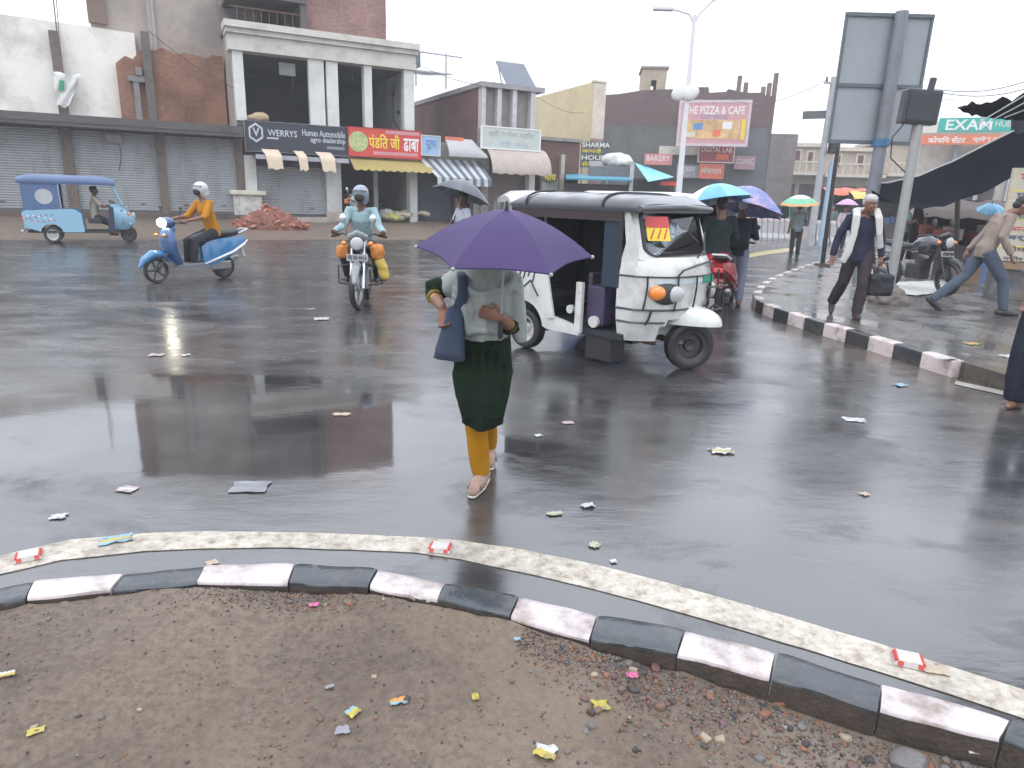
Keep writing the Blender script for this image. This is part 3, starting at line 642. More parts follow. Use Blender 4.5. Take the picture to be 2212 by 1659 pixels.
MB().lathe([(.001,-.01),(.36*h,-.01),(.36*h,.01),(.001,.01)],(.13*w,-.012,.5*h),'y',20).build('round_emblem',M('emblem_green',(.4,.45,.2),.5,var=.4,scale=6),o)
MB().span((.33*w,-.012,.08*h),(.95*w,0,.2*h)).build('white_strip',P_P,o); MB().span((.5*w,-.012,.84*h),(.98*w,0,.96*h)).build('top_strip',P_P,o)
# ---- low shop between, with its signs and striped awning
um0,um1=U(909,0,400),U(1041,0,400)
ls=FA.thing('small_shop','single storey shop with a striped grey awning and dark interior','building')
zl=FA.uz(970,345,0)[1]
m=MB(); m.span((um0,4,0),(um1,4.2,zl+.6)); m.span((um0,0.1,zl-.1),(um1,4,zl+.7)); m.build('shell',M('shop_wall',(.26,.25,.24)),ls)
MB().span((um0,.5,0),(um1,4,.5)).build('floor',conc_d,ls)
m=MB(); m.span((U(984,0,420),0,0),(U(992,0,420),.15,zl)); m.build('door_post',M('maroon_post',(.2,.07,.07),.5),ls)
MB().span((U(912,0,420),.5,.4),(U(984,0,420),.6,zl-.2)).build('shop_front',M('blue_grey_front',(.045,.055,.075),.5),ls)
m=MB(); m.span((U(1027,0,420)-.1,-.05,0),(um1,.4,zl)); m.build('pillar',concrete,ls)
za0=FA.uz(970,345,-.1)[1]; za1=FA.uz(1000,385,-1.7)[1]; m=MB(); g=[]
a0,a1=U(905,-.1,345),U(1035,-.1,345); b0,b1=U(945,-1.7,385),U(1062,-1.7,385)
for k in range(14):
    A0=V((a0+(a1-a0)*k/14,-.1,za0)); A1=V((a0+(a1-a0)*(k+1)/14,-.1,za0)); B0=V((b0+(b1-b0)*k/14,-1.7,za1)); B1=V((b0+(b1-b0)*(k+1)/14,-1.7,za1)); m.mi=k%2
    m.sheet([[A0,A1],[B0,B1]],.02); m.sheet([[B0,B1],[B0+V((0,-.03,-.3)),B1+V((0,-.03,-.3))]],.02,(0,1,0))
m.build('striped_awning',[M('awning_pale',(.42,.44,.45),.7),M('awning_dark',(.1,.12,.15),.7)],ls)
g=[]
for j in range(9):
    f=j/8; g.append([(U(960,-.3,330)+(U(1042,-.3,330)-U(960,-.3,330))*i/10,-.35-.5*math.sin(f*1.7),zl+.75*(1-f)+.1-.45*(1-f)*max(0,(i-7)/3)) for i in range(11)])
MB().sheet(g,.03,(0,1,0)).build('tarpaulin_hood',M('grey_tarp',(.4,.4,.4),.6,var=.12,scale=2),ls,smooth=60)
board(FA,'shop_sign','small pale blue shop sign beside the red one',(911,294,950,335),-.45,M('pale_blue_sign',(.3,.42,.6),.5,var=.35,scale=2),P_C,[('दूध',(.2,.3,.8,.8),P_B,.02)],rims=.03)
board(FA,'shop_sign','narrow orange banner strip above the grey tarpaulin hood',(962,296,1001,307),-.45,P_O,None,[('फल',(.1,.1,.5,.9),P_P)],th=.05)
# ================================================================ farther buildings
def wx(o): return o
b2=FA.thing('brick_building','two storey dark red brick building with three white pillared bays above pale shop awning','building')
s0,s1=U(1040,0,190),U(1160,0,205); zt2=FA.uz(1040,180,0)[1]; zs2=FA.uz(1100,282,0)[1]; zbay=FA.uz(1100,300,0)[1]
MB().span((s0,.35,0),(s1-.02,9,zt2-.1)).build('brick_wall',br_dk,b2)
MB().span((s0-.06,-.1,zt2-.12),(s1+.35,9.1,zt2+.08)).build('roof_slab',M('grey_slab',(.3,.29,.3),.8,dirt=(.15,.14,.14)),b2)
for a,b in ((1040,1049),(1074,1083),(1107,1116),(1146,1156)): MB().span((U(a,0,240),-.02,zs2-.1),(U(b,0,240),.35,zt2-.12)).build('column',M('pale_mauve_paint',(.5,.48,.5),.7,dirt=(.3,.29,.3)),b2)
for a,b in ((1049,1074),(1083,1107),(1116,1146)): MB().span((U(a,0,240),.28,zs2-.1),(U(b,0,240),.34,zt2-.15)).build('bay_window',M('dusty_window',(.22,.2,.19),.35,var=.2),b2)
MB().span((s0,-.15,0),(s0+.35,.36,zs2)).build('corner_pillar',concrete,b2)
MB().span((U(1140,0,420),-.1,0),(s1,.36,zs2-.8)).build('shop_pillar',plaster_l,b2)
g=[]
for j in range(12):
    f=j/11; y=-.15-.95*math.sin(f*1.5); z=zs2-.75+.0-(1.1)*f**1.6
    g.append([(s0+.1+(s1+.2-s0)*i/24,y,z+(.03*math.sin(i*1.5) if j>9 else 0)) for i in range(25)])
MB().sheet(g,.03,(0,.3,-1)).build('awning',M('pinkish_awning',(.42,.36,.32),.7,var=.1,scale=3,dirt=(.25,.2,.18)),b2,smooth=60)
MB().span((s0+.35,.3,.4),(U(1140,0,420),.36,zs2-1.6)).build('shop_shutter',M('maroon_grey_front',(.13,.1,.1),.6),b2)
board(FA,'shop_sign','pale green and white shop sign below the three bays',(1042,278,1166,322),-.5,M('pale_green_sign',(.48,.53,.5),.5,var=.08),P_W,[('श्री गणेश स्टोर',(.1,.5,.9,.88),M('faded_letters',(.36,.4,.36),.5)),('मो 98',(.3,.1,.8,.4),M('faded_blue_letters',(.4,.45,.55),.5))],rims=.05)
# tin shed and tilted solar panel on the roof
sh=FA.thing('roof_shed','open tin roofed shed frame standing on the dark brick building','roof shed',s0-3,3.5,zt2+.08)
MB().box((-.3,1.2,.85),(6.4,3.4,.06),ry=.0,rx=.12).build('tin_roof',M('tin_sheet',(.55,.57,.6),.4,.3,dirt=(.3,.28,.27)),sh)
for k in range(5): MB().tube([(-3.2+k*1.45,-.4,0),(-3.2+k*1.45,-.4,1.5)],.035,6).build('post',steel,sh)
MB().tube([(-3.6,-.4,1.5),(3.4,-.4,1.42)],.035,6).build('rail',steel,sh)
MB().box((.6,-.2,1.1),(1.5,.5,.6)).build('water_box',M('grey_tank',(.14,.15,.17),.6),sh)
so_=FA.thing('solar_panel','tilted dark solar panel on a frame at the roof edge','solar panel',U(1115,2,160),2.0,zt2+.08)
MB().box((0,0,.75),(1.5,.05,1.9),rx=-R(48)).build('panel',M('solar_cells',(.1,.12,.15),.2,.2),so_)
for e in (-.6,.6): MB().tube([(e,.1,0),(e,.65,1.1)],.03,6).build('leg',steel,so_)
# brown wall and low shops beside
lb=FA.thing('low_brown_building','low maroon brick shop with small yellow board, right of the pale awning','building')
l0,l1=U(1168,1,330),U(1252,1,330); zlb=FA.uz(1210,305,1)[1]
MB().span((l0,1,0),(l1,6,zlb)).build('wall',br_dk,lb); MB().span((l0-.1,.9,zlb),(l1+.1,6.1,zlb+.15)).build('coping',concrete,lb)
MB().span((U(1175,.9,400),.9,.3),(U(1205,.9,400),.99,FA.uz(1190,385,.9)[1])).build('door',M('greenish_door',(.3,.33,.3),.5),lb)
for a in (1168,1208): MB().span((U(a,.9,400),.8,0),(U(a+8,.9,400),1.02,zlb-.6)).build('pillar',M('cream_pillar',(.4,.36,.3),.7),lb)
board(FA,'shop_sign','small dark board with yellow lettering above a greenish door',(1172,375,1204,392),.75,M('olive_board',(.1,.1,.05),.6),None,[('चाय',(.1,.15,.9,.9),P_Y,.01)],th=.05)
# cream building
FB=Fr(P(1275,300,40)[:2],27.3)
cr=FB.thing('cream_building','plain cream painted building with a sloping parapet and blank side wall','building')
zc=FB.uz(1275,176,0)[1]; e=FB.uz(1308,200,0)[0]
cream=M('cream_paint',(.60,.50,.30),.8,var=.06,scale=.6,dirt=(.4,.34,.22),dscale=.7,damt=.5)
MB().prism([(0,0),(9,0),(9,zc-1.9),(6.6,zc-.12),(0,zc)],0,e,'x').build('side_wall',cream,cr)
m=MB().span((.02,-.06,FB.uz(1285,300,0)[1]),(e,0,zc-.05)); m.build('front_render',M('pale_cream_paint',(.62,.55,.46),.8,dirt=(.45,.4,.34)),cr)
MB().span((.02,-.08,0),(e,0,FB.uz(1285,303,0)[1])).build('brown_dado',M('mauve_dado',(.27,.18,.19),.8),cr)
MB().span((-.05,-.08,zc),(e+.05,.12,zc+.1)).build('parapet_cap',M('cream_cap',(.66,.6,.5),.7),cr)
# dark brick block, frontal
FC=Fr(P(1300,320,46)[:2],-6)
db=FC.thing('dark_brick_block','long dark unplastered brick building with a cream water tank on its roof','building')
UC=lambda px,py=300,y=0:FC.uz(px,py,y)
z0_=UC(1300,200)[1]; d1=UC(1665)[0]
gr_wall=M('grey_cement_wall',(.145,.152,.155),.9,var=.15,scale=.5,dirt=(.08,.08,.085),dscale=.4,damt=.7)
MB().span((-1,0,0),(d1,9,z0_-1.9)).build('cement_wall',gr_wall,db)
br_mv=Mbrick('mauve_brick',(.15,.1,.105),(.185,.12,.12),(.13,.105,.105),damp=(.115,.095,.1))
tp=[(-1,z0_-1.9)]
for px,zz in ((1296,205),(1330,203),(1385,194),(1455,192),(1457,188),(1520,188),(1522,200),(1560,198),(1562,192),(1600,200),(1640,200),(1642,206),(1665,208)): tp.append((UC(px)[0],UC(px,zz)[1]))
tp.append((d1,z0_-1.9)); MB().prism(tp,0,.5,'y').build('brick_parapet',br_mv,db)
for px in (1585,1600,1638,1650,1662): MB().span((UC(px)[0]-.1,.1,z0_-.5),(UC(px)[0]+.12,.4,z0_+.5+random.random())).build('column_stub',M('brown_render',(.2,.14,.115)),db)
tk=FC.thing('water_tank','cream concrete water tank room on the roof of the dark brick block','water tank',UC(1387,170,1)[0],1,UC(1420,195,1)[1]-.3)
w_=UC(1440,170,1)[0]-UC(1387,170,1)[0]; h_=UC(1420,148,1)[1]-UC(1420,195,1)[1]+.3
MB().span((0,0,.9),(w_,2.6,h_)).build('tank',M('tan_cement',(.40,.34,.26),.8,dirt=(.25,.21,.17)),tk); MB().span((-.1,-.1,h_),(w_+.1,2.7,h_+.12)).build('lid',concrete,tk)
for a in (0,w_*.6): MB().span((a,0,0),(a+w_*.38,2.6,.9)).build('support',M('tan_cement',(.40,.34,.26)),tk)
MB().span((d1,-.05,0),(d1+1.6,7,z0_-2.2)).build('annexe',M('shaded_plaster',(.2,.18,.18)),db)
def sboard(*a,**k): return board(FC,*a,**k)
o,w,h=board(Fr(P(1466,300,44.0)[:2],-14),'hoarding','large pink hoarding for pizza and cafe with yellow side strips',(1470,222,1614,310),-.1,M('hoarding_pink',(.55,.3,.32),.5,var=.15,scale=2),M('pink_frame',(.55,.47,.5),.5),
  [('THE PIZZA & CAFE',(.05,.72,.95,.92),P_W,.015),('FAST FOOD',(.3,.6,.7,.69),P_B)],rims=.16)
MB().span((.06*w,-.012,.12*h),(.9*w,-.002,.58*h)).build('food_picture',M('food_picture_mix',(.6,.4,.2),.5,var=.5,scale=1.3),o)
for a,b,c,d,mt in ((.02,.06,.1,.5,P_Y),(.92,.98,.1,.6,P_Y),(.2,.34,.34,.5,P_B),(.64,.78,.36,.54,P_W),(.1,.24,.16,.28,P_C),(.5,.62,.18,.34,P_O)): MB().span((a*w,-.02,c*h),(b*w,-.013,d*h)).build('printed_panel',mt,o)
o,w,h=sboard('shop_sign','dark red shop sign with white lettering directly under the large hoarding',(1510,312,1585,350),-.6,M('maroon_sign',(.33,.08,.1),.5,var=.2),P_W,[('DIGITAL LAB',(.06,.55,.94,.85),P_W,.01)],rims=.05)
MB().span((.5*w,-.012,.15*h),(.85*w,0,.45*h)).build('printed_panel',P_O,o)
sboard('shop_sign','orange red shop banner, lowest of the stack under the hoarding',(1510,354,1564,386),-.8,M('orange_red_sign',(.62,.16,.1),.5,var=.2),None,[('मोबाइल',(.08,.3,.9,.8),P_C,.01)])
sboard('shop_sign','mauve shop sign to the right of the dark red one',(1586,337,1632,366),-.5,M('mauve_sign',(.36,.22,.27),.5,var=.2),None,[('CLINIC',(.1,.4,.9,.8),P_C)])
o,w,h=sboard('shop_sign','pink and red shop sign left of the tall lamp post',(1392,332,1452,356),-.7,M('pink_red_sign',(.6,.25,.26),.5,var=.15),None,[('BAKERY',(.08,.35,.92,.85),P_W,.01)])
sboard('shop_sign','cream box sign behind the lamp post with green lower edge',(1424,316,1508,334),-.3,P_C,None,[('SALON',(.25,.2,.75,.8),M('pale_green_letters',(.3,.5,.42),.5))],th=.5)
sboard('shop_sign','grey mauve shop front board at the foot of the lamp post',(1462,356,1510,384),-.5,M('grey_mauve_sign',(.33,.32,.38),.5,var=.1),None,[('दुकान',(.2,.3,.8,.8),P_W)])
o,w,h=board(Fr(P(1252,330,38)[:2],-6),'shop_sign','dark frame board of white and yellow lettering rows before the cement wall',(1254,306,1319,362),0,M('dark_lettered_board',(.1,.11,.12),.6,var=.2),None,[('SHARMA',(.04,.78,.96,.97),P_W,.02),('कपड़े',(.04,.54,.7,.74),P_Y,.02),('HOUSE',(.04,.29,.96,.48),P_W,.02),('सेल सेल',(.04,.04,.96,.24),P_Y,.02)])
for e in (.1,w-.1): MB().tube([(e,.1,-4.6),(e,.1,0)],.05,6).build('post',steel,o)
# low stalls with blue sheets
FD=Fr(P(1222,385,33)[:2],-4); UD=lambda px,py=385,y=0:FD.uz(px,py,y)
st=FD.thing('market_stall','dark wooden stall roofed with a long blue sheet beneath the lettered board','market stall')
a,b=UD(1222)[0],UD(1365)[0]; zt=UD(1300,378)[1]
MB().span((a,.1,0),(b,3,zt-.4)).build('dark_body',M('dark_stall',(.035,.03,.035),.7,var=.4),st)
MB().box(((a+b)/2,.9,zt-.08),(b-a,2.6,.08),rx=.1).build('blue_roof',M('blue_sheet',(.08,.3,.42),.45,var=.2),st)
MB().box(((a+b)/2+.6,2.2,zt+.35),(b-a-1,2.2,.5),rx=.16).build('tin_roof',M('grey_tin_roof',(.17,.17,.17),.6,var=.2),st)
m=MB(); m.ell((UD(1335,360)[0],1.6,zt+.75),(.75,.4,.35)); m.ell((UD(1350,365)[0],1.5,zt+.65),(.5,.4,.25)); m.organic('white_bundle',M('white_cloth',(.6,.6,.58)),st,vox=.06,amp=.05,sc=4)
MB().span((UD(1360)[0],-.1,0),(UD(1368)[0],.1,zt+.6)).build('post',M('pale_grey_post',(.4,.4,.4),.6),st)
s2=FD.thing('market_stall','open stall under a bright sky blue tarpaulin beside the lamp post','market stall')
a,b=UD(1368)[0],UD(1462)[0]
MB().span((a,.6,0),(b,3,UD(1400,385)[1])).build('dark_body',M('dark_stall',(.035,.03,.035)),s2)
q=[FD.Mi@P(*p,Y) for p,Y in (((1372,352),34),((1392,358),33.5),((1455,382),32.5),((1400,392),32))]
q0,q1,q2,q3=q; g=[[q0.lerp(q3,i/8).lerp(q1.lerp(q2,i/8),j/6)+V((0,0,-.12*math.sin(j/6*3.14)*math.sin(i/8*3.14))) for i in range(9)] for j in range(7)]
MB().sheet(g,.02).build('sky_blue_tarpaulin',M('sky_blue_tarp',(.18,.5,.66),.4,var=.08),s2,smooth=60)
MB().span((UD(1428)[0],-.1,UD(1428,400)[1]),(UD(1462)[0],0,UD(1428,392)[1])).build('red_strip',P_R,s2)
for px in (1374,1452): MB().tube([(UD(px)[0],.2,0),(UD(px)[0],.2,UD(px,385)[1])],.05,6).build('post',M('dark_wood',(.06,.045,.035),.7),s2)
# beige buildings far down the side road
FE=Fr(P(1640,400,62)[:2],-8); UE=lambda px,py=380,y=0:FE.uz(px,py,y)
beige=M('far_beige_render',(.42,.36,.29),.85,var=.12,scale=.5,dirt=(.27,.22,.19),dscale=.5,damt=.7)
def oldhouse(label,x0,x1,top,wins,balc):
    o=FE.thing('old_house',label,'building'); a,b=UE(x0)[0],UE(x1)[0]; z=UE((x0+x1)/2,top)[1]
    MB().span((a,.4,0),(b,8,z)).build('wall',beige,o); MB().span((a-.2,.1,z-.3),(b+.2,8.1,z)).build('cornice',M('pale_cornice',(.52,.47,.4),.8),o)
    zb=UE((x0+x1)/2,balc)[1]; MB().span((a,-1.0,zb),(b,.5,zb+.25)).build('balcony_slab',M('pale_cornice',(.52,.47,.4)),o)
    for k in range(int((b-a)/.55)): MB().span((a+.2+k*.55,-.95,zb+.25),(a+.32+k*.55,-.85,zb+1.0)).build('baluster',M('pale_cornice',(.52,.47,.4)),o)
    MB().span((a,-1.0,zb+1.0),(b,-.8,zb+1.12)).build('rail',M('pale_cornice',(.52,.47,.4)),o)
    for wx0,wx1,t,bt in wins:
        f=MB().span((UE(wx0)[0]-.15,.3,UE(wx0,bt)[1]),(UE(wx1)[0]+.15,.42,UE(wx0,t)[1]+.15)).build('window',M('pale_cornice',(.52,.47,.4)),o)
        MB().span((UE(wx0)[0],.26,UE(wx0,bt)[1]+.02),(UE(wx1)[0],.31,UE(wx0,t)[1])).build('pane',M('brown_pane',(.1,.05,.045),.4),f)
    for k in range(3):
        c=a+(b-a)*(k+.5)/3; MB().span((c-(b-a)*.13,.3,.3),(c+(b-a)*.13,.42,zb-.7)).build('shop_front',M('dim_shop_front',(.07,.06,.065),.7,var=.5,scale=.6),o)
    return o
oldhouse('old beige two storey house with balcony behind the street signal pole',1640,1772,308,[(1667,1675,332,352),(1712,1724,325,345),(1742,1752,328,350)],378)
oldhouse('wide weathered beige house seen between the black pole and big sign post',1776,1905,318,[(1800,1812,335,358),(1850,1862,335,358)],384)
oldhouse('pale house partly hidden by the orange and green signboards',1908,2120,300,[(1960,1975,322,345),(2030,2045,322,345)],384)
o,w,h=board(FE,'shop_sign','small green and white sign standing out from the far beige house',(1642,328,1668,360),-1.6,P_GR,P_W,[('PCO',(.15,.35,.85,.65),P_W,.01)],rims=.5)
tag(MB().box((UE(1672)[0],-1.6,UE(1672,318)[1]),(1.6,.2,1.1)).build('lamp_sign',M('pale_yellow_box',(.6,.52,.3),.5),None,loc=FE.w(0,0,0),rz=FE.a),'small pale yellow box sign over the green and white sign','shop sign')
# white tent roof far off
mk=thing('white_canopy','white tent canopy roof showing above the far beige house','canopy',P(1700,300,75)); 
MB().loft([[(-4.2,-2,-1.2),(4.4,-2,-1.2),(4.4,2,-1.2),(-4.2,2,-1.2)],[(-3.6,-1.5,.4),(4,-1.5,.3),(4,1.5,.3),(-3.6,1.5,.4)],[(-1,-.5,1.4),(.4,-.5,1.4),(.4,.5,1.4),(-1,.5,1.4)]]).build('roof',M('white_canvas',(.78,.78,.77),.6),mk)
# exam sign row on the right
FX=Fr(P(1985,380,36)[:2],-24); UX=lambda px,py=380,y=0:FX.uz(px,py,y)
xb=FX.thing('coaching_building','pale building behind the black tarpaulin, carrying green and orange signs','building')
MB().span((UX(1980)[0],.4,0),(UX(2330)[0],6,UX(2100,262)[1])).build('wall',M('pale_pinkish_wall',(.46,.42,.38),.8,dirt=(.3,.26,.24),dscale=.6,damt=.6),xb)
for px in (2052,2112,2180): MB().span((UX(px)[0],.1,0),(UX(px+8)[0],.45,UX(px,300)[1])).build('pillar',M('grey_blue_pillar',(.36,.39,.43),.7),xb)
for k in range(4): MB().span((UX(1990+k*45)[0],.3,.3),(UX(2022+k*45)[0],.41,UX(2000,400)[1])).build('shop_front',M('dim_shop_front',(.07,.06,.065)),xb)
board(FX,'shop_sign','teal green signboard reading exam in white capitals',(2028,254,2190,284),-.6,M('teal_sign',(.04,.4,.34),.5,var=.06),None,[('EXAM',(.1,.12,.72,.88),P_W,.02),('HUB',(.76,.3,.97,.75),P_C,.01)])
board(FX,'shop_sign','orange signboard with white Hindi lettering under the teal sign',(1990,291,2186,312),-.6,M('orange_red_sign2',(.66,.2,.1),.5,var=.08),None,[('कोचिंग सेंटर',(.08,.15,.5,.85),P_W,.02),('प्रवेश जारी',(.58,.15,.94,.85),P_W,.02)])
board(FX,'shop_sign','blank white panel left of the teal exam sign',(1990,262,2026,287),-.6,P_C,None,[])
# ================================================================ poles, sign post, tarpaulin stall, small street things
# tall double arm street lamp
lp=G(1462,470); Yl=26.0; lpb=P(1460,480,Yl); lpb.z=0; top=P(1493,32,Yl)
lm=thing('street_lamp','tall slim double armed street lamp with two round speaker heads halfway up','street lamp',lpb)
Ht=top.z; lamp_m=M('pale_lamp_paint',(.66,.66,.68),.5,var=.05)
MB().tube([(0,0,0),(0,0,Ht*.45),(0,0,Ht)],[.13,.1,.06],12).build('pole',lamp_m,lm,smooth=60)
MB().span((-.25,-.25,0),(.25,.25,.35),bev=.04).build('base',concrete,lm)
for sg in (-1,1):
    e=P(1432 if sg<0 else 1556,26 if sg<0 else 0,Yl); ex=(e.x-lpb.x)*1.0; ez=e.z-Ht
    a=MB().tube([(0,0,Ht-.25),(ex*.15,0,Ht+.02),(ex*.6,0,Ht+ez*.6+.1),(ex,0,Ht+ez+.12)],[.05,.045,.035,.03],8).build('arm',lamp_m,lm,smooth=60)
    MB().box((ex,0,Ht+ez+.1),(.7,.25,.12),bev=.04).build('lamp_head',lamp_m,a)
for px in (1466,1491):
    c=P(px,202,Yl); m=MB(); m.ell((c.x-lpb.x,-.12,c.z),(.3,.1,.24),rot=Euler((0,R(-35),0))); m.build('round_head',M('pale_round_head',(.66,.65,.62),.5),lm,smooth=60)
# signal pole with blue white lower half
Ys=30; b=P(1758,470,Ys); b.z=0; sp_=thing('signal_pole','grey utility pole with insulators, a dark signal head and pale blue lower sleeve','pole',b); zt=P(1775,165,Ys).z
MB().tube([(0,0,0),(.0,0,zt)],[.16,.1],10).build('pole',M('weathered_pole',(.36,.37,.38),.6),sp_,smooth=60)
MB().tube([(.42,0,0),(.42,0,P(1765,350,Ys).z)],.09,10).build('blue_sleeve',M('pale_blue_paint',(.3,.43,.55),.5),sp_,smooth=60)
zs=P(1770,290,Ys).z; MB().box((.35,-.15,zs),(.36,.4,1.5),bev=.05).build('signal_head',black_pl,sp_); MB().box((.6,-.2,zs+1.35),(.55,.4,.35),bev=.05,ry=.3).build('camera_box',black_pl,sp_)
MB().box((0,0,zt-.25),(.9,.08,.08),rz=.4).build('crossarm',steel,sp_)
for e in (-.35,0,.35): MB().lathe([(.001,0),(.05,0),(.06,.06),(.03,.1),(.05,.16),(.001,.18)],(e*math.cos(.4),e*math.sin(.4),zt-.2),'z',10).build('insulator',M('brown_porcelain',(.1,.05,.03),.3),sp_,smooth=50)
MB().box((-.5,.1,zs+.75),(.98,.1,.30),ry=-.06).build('side_board',M('dark_side_board',(.12,.12,.13),.6),sp_)
# big rectangular sign seen from behind
Yb=15.2; b=P(1862,560,Yb); b.z=PZ; ang=R(8)
bs=thing('road_sign','big grey back of a rectangular road sign clamped to a thick post','road sign',b)
pt=P(1920,18,Yb); T=lambda px,py:(P(px,py,Yb)-b)
m_bk=M('sign_back_grey',(.33,.36,.385),.42,.35,var=.07,scale=.8,dirt=(.27,.28,.29),dscale=1,damt=.5)
zt=T(1920,24).z; MB().tube([(0,0,0),(0,0,zt)],[.135,.125],16).build('post',M('post_blue_grey',(.2,.225,.255),.5,.2,var=.15,dirt=(.15,.1,.08),dscale=1.1,damt=.6),bs,smooth=60)
q=[T(1794,315),T(1986,307),T(2026,14),T(1830,35)]; xl=(q[0].x+q[3].x)/2; xr=(q[1].x+q[2].x)/2; zb=(q[0].z+q[1].z)/2; zt=(q[2].z+q[3].z)/2; zm=zb+(zt-zb)*.455
for lo,hi in (((xl,-.012+.16,zb),(xr,.16,zm-.012)),((xl,-.012+.16,zm+.012),(xr,.16,zt))): MB().span(lo,hi).build('sign_panel',m_bk,bs)
for z,l,r_ in ((zm,-1,1),(zb+.04,-1,1),(zt-.04,-1,1)): MB().span((xl+.02,.1,z-.035),(xr-.02,.147,z+.035)).build('rail',M('rail_dark',(.13,.15,.165),.5,.3),bs)
for e in (xl+.02,xr-.07): MB().span((e,.115,zb+.08),(e+.04,.147,zt-.08)).build('edge_rail',M('rail_dark',(.13,.15,.165)),bs)
MB().tube([(0,0,zb-.05),(0,0,zb+.1)],.165,14).build('blue_tape',M('blue_tape',(.05,.15,.28),.5),bs)
# small dark box on a leaning pole with a concrete foot
Yp=12.3; b=G(1915,655,PZ); dtop=P(1984,268,b.y+.2)-b
sb=thing('signal_pole','grey leaning pole with a black square box on top and a lumpy concrete foot','pole',b)
MB().tube([(0,0,0),dtop],[.075,.07],14).build('pole',M('pole_grey',(.3,.31,.3),.5,.2,var=.12,dirt=(.2,.16,.13),dscale=3),sb,smooth=60)
m=MB(); m.ell((0,0,.06),(.3,.27,.24)); m.ell((.1,-.08,.02),(.28,.22,.15)); m.organic('concrete_foot',M('rough_concrete_foot',(.15,.13,.115),.7,var=.3,scale=8,bump=.6),sb,vox=.025,amp=.05,sc=7)
c=P(1986,232,b.y+.2)-b
MB().box(c,(.55,.2,.50),bev=.03,ry=.04).build('black_box',black_pl,sb)
MB().box(c+V((0,-.105,0)),(.46,.02,.41),bev=.008,ry=.04).build('back_cover',M('box_cover',(.03,.035,.042),.5),sb)
MB().tube([c+V((.12,0,.25)),c+V((.14,0,.42))],.05,8).build('cap',black_pl,sb)
MB().tube([c+V((-.2,0,-.25)),c+V((-.34,0,-.45)),c+V((-.3,.02,-.75)),dtop*.72],.012,6).build('cable',black_pl,sb)
# thin black pole
b=G(1776,574,PZ); tp_=P(1810,318,b.y)-b
bp=thing('black_pole','thin black pole standing at the far corner of the brick pavement','pole',b)
MB().tube([(0,0,0),tp_],[.06,.05],10).build('pole',black_pl,bp,smooth=60); MB().box((0,0,.02),(.3,.3,.08),bev=.02).build('base_plate',M('brown_base',(.09,.06,.05),.7),bp)
# overhead cables
for k,(a,c_,lab) in enumerate((((2012,192,16),(2330,130,14),'upper thin overhead cable running right from the sign post'),((2012,197,16),(2330,152,14),'lower thin overhead cable running right from the sign post'))):
    A,B=P(*a),P(*c_); pts=[A.lerp(B,i/12)+V((0,0,-.5*math.sin(i/12*math.pi)*.5)) for i in range(13)]
    tag(MB().tube(pts,.008,5).build('overhead_cable',black_pl),lab,'cable')
# black tarpaulin of the stall on the right
tw=thing('tarpaulin_stall','stall under a sagging black tarpaulin tied to a tall dark post at the right edge','market stall',P(2205,600,12.5)*V((1,1,0)).x if False else (P(2205,560,12.2).x,12.2,PZ))
o0=V(tw.location)
def TL(px,py,Y): return P(px,py,Y)-o0
top=[(1872,398,15.6),(1915,395,15.2),(1985,380,14.8),(2060,348,14.4),(2130,312,14.1),(2215,270,13.8),(2320,225,13.5)]
bot=[(1878,408,15.2),(1918,432,14.4),(1985,450,13.9),(2040,445,13.7),(2120,415,13.5),(2215,368,13.2),(2320,340,12.9)]
g=[]
for j in range(11):
    f=j/10; row=[]
    for i in range(37):
        t=i/6*.999; a=poly_at([TL(*p) for p in top],t); c=poly_at([TL(*p) for p in bot],t)
        p=a.lerp(c,f)+V((0,0,-.22*math.sin(f*math.pi)*(1-.3*f)))+V((0,0,noise.noise(V((i*.22,j*.3,0)))*.05))
        row.append(p)
    g.append(row)
MB().sheet(g,.012).build('tarpaulin',M('black_tarpaulin',(.009,.010,.016),.9,ior=1.2,var=.3,scale=2,bump=.25,bscale=7,dirt=(.016,.016,.02)),tw,smooth=60)
a=[TL(*p) for p in top]; MB().tube(a,.018,6).build('rope',M('pale_rope',(.5,.5,.5),.7),tw)
MB().tube([TL(2205,600,13.9)*V((1,1,0)),TL(2207,222,13.9)],.16,10).build('post',M('dark_post',(.03,.032,.042),.6),tw)
a=TL(1884,640,15.2); MB().tube([(a.x,a.y,0),TL(1878,396,15.2)],.035,8).build('front_post',M('dark_wood',(.06,.045,.035)),tw)
a=TL(2072,560,15.0); MB().tube([(a.x,a.y,0),TL(2072,345,15.0)],.05,8).build('rear_post',M('dark_wood',(.06,.045,.035)),tw)
q=[TL(2068,232,14),TL(2225,203,12.4),TL(2260,262,12.4),TL(2100,250,14)]; g=[[q[0].lerp(q[3],j/5).lerp(q[1].lerp(q[2],j/5),i/14)+V((0,0,noise.noise(V((i*.5,j*.8,4)))*.1)) for i in range(15)] for j in range(6)]
MB().sheet(g,.012).build('upper_tarpaulin',M('black_tarpaulin',(.03,.035,.05)),tw,smooth=50)
for k in range(3): MB().tube([TL(2110+k*30,268-k*7,13),TL(2215,205+k*16,12.3)],.012,5).build('rope',M('pale_rope',(.5,.5,.5)),tw)
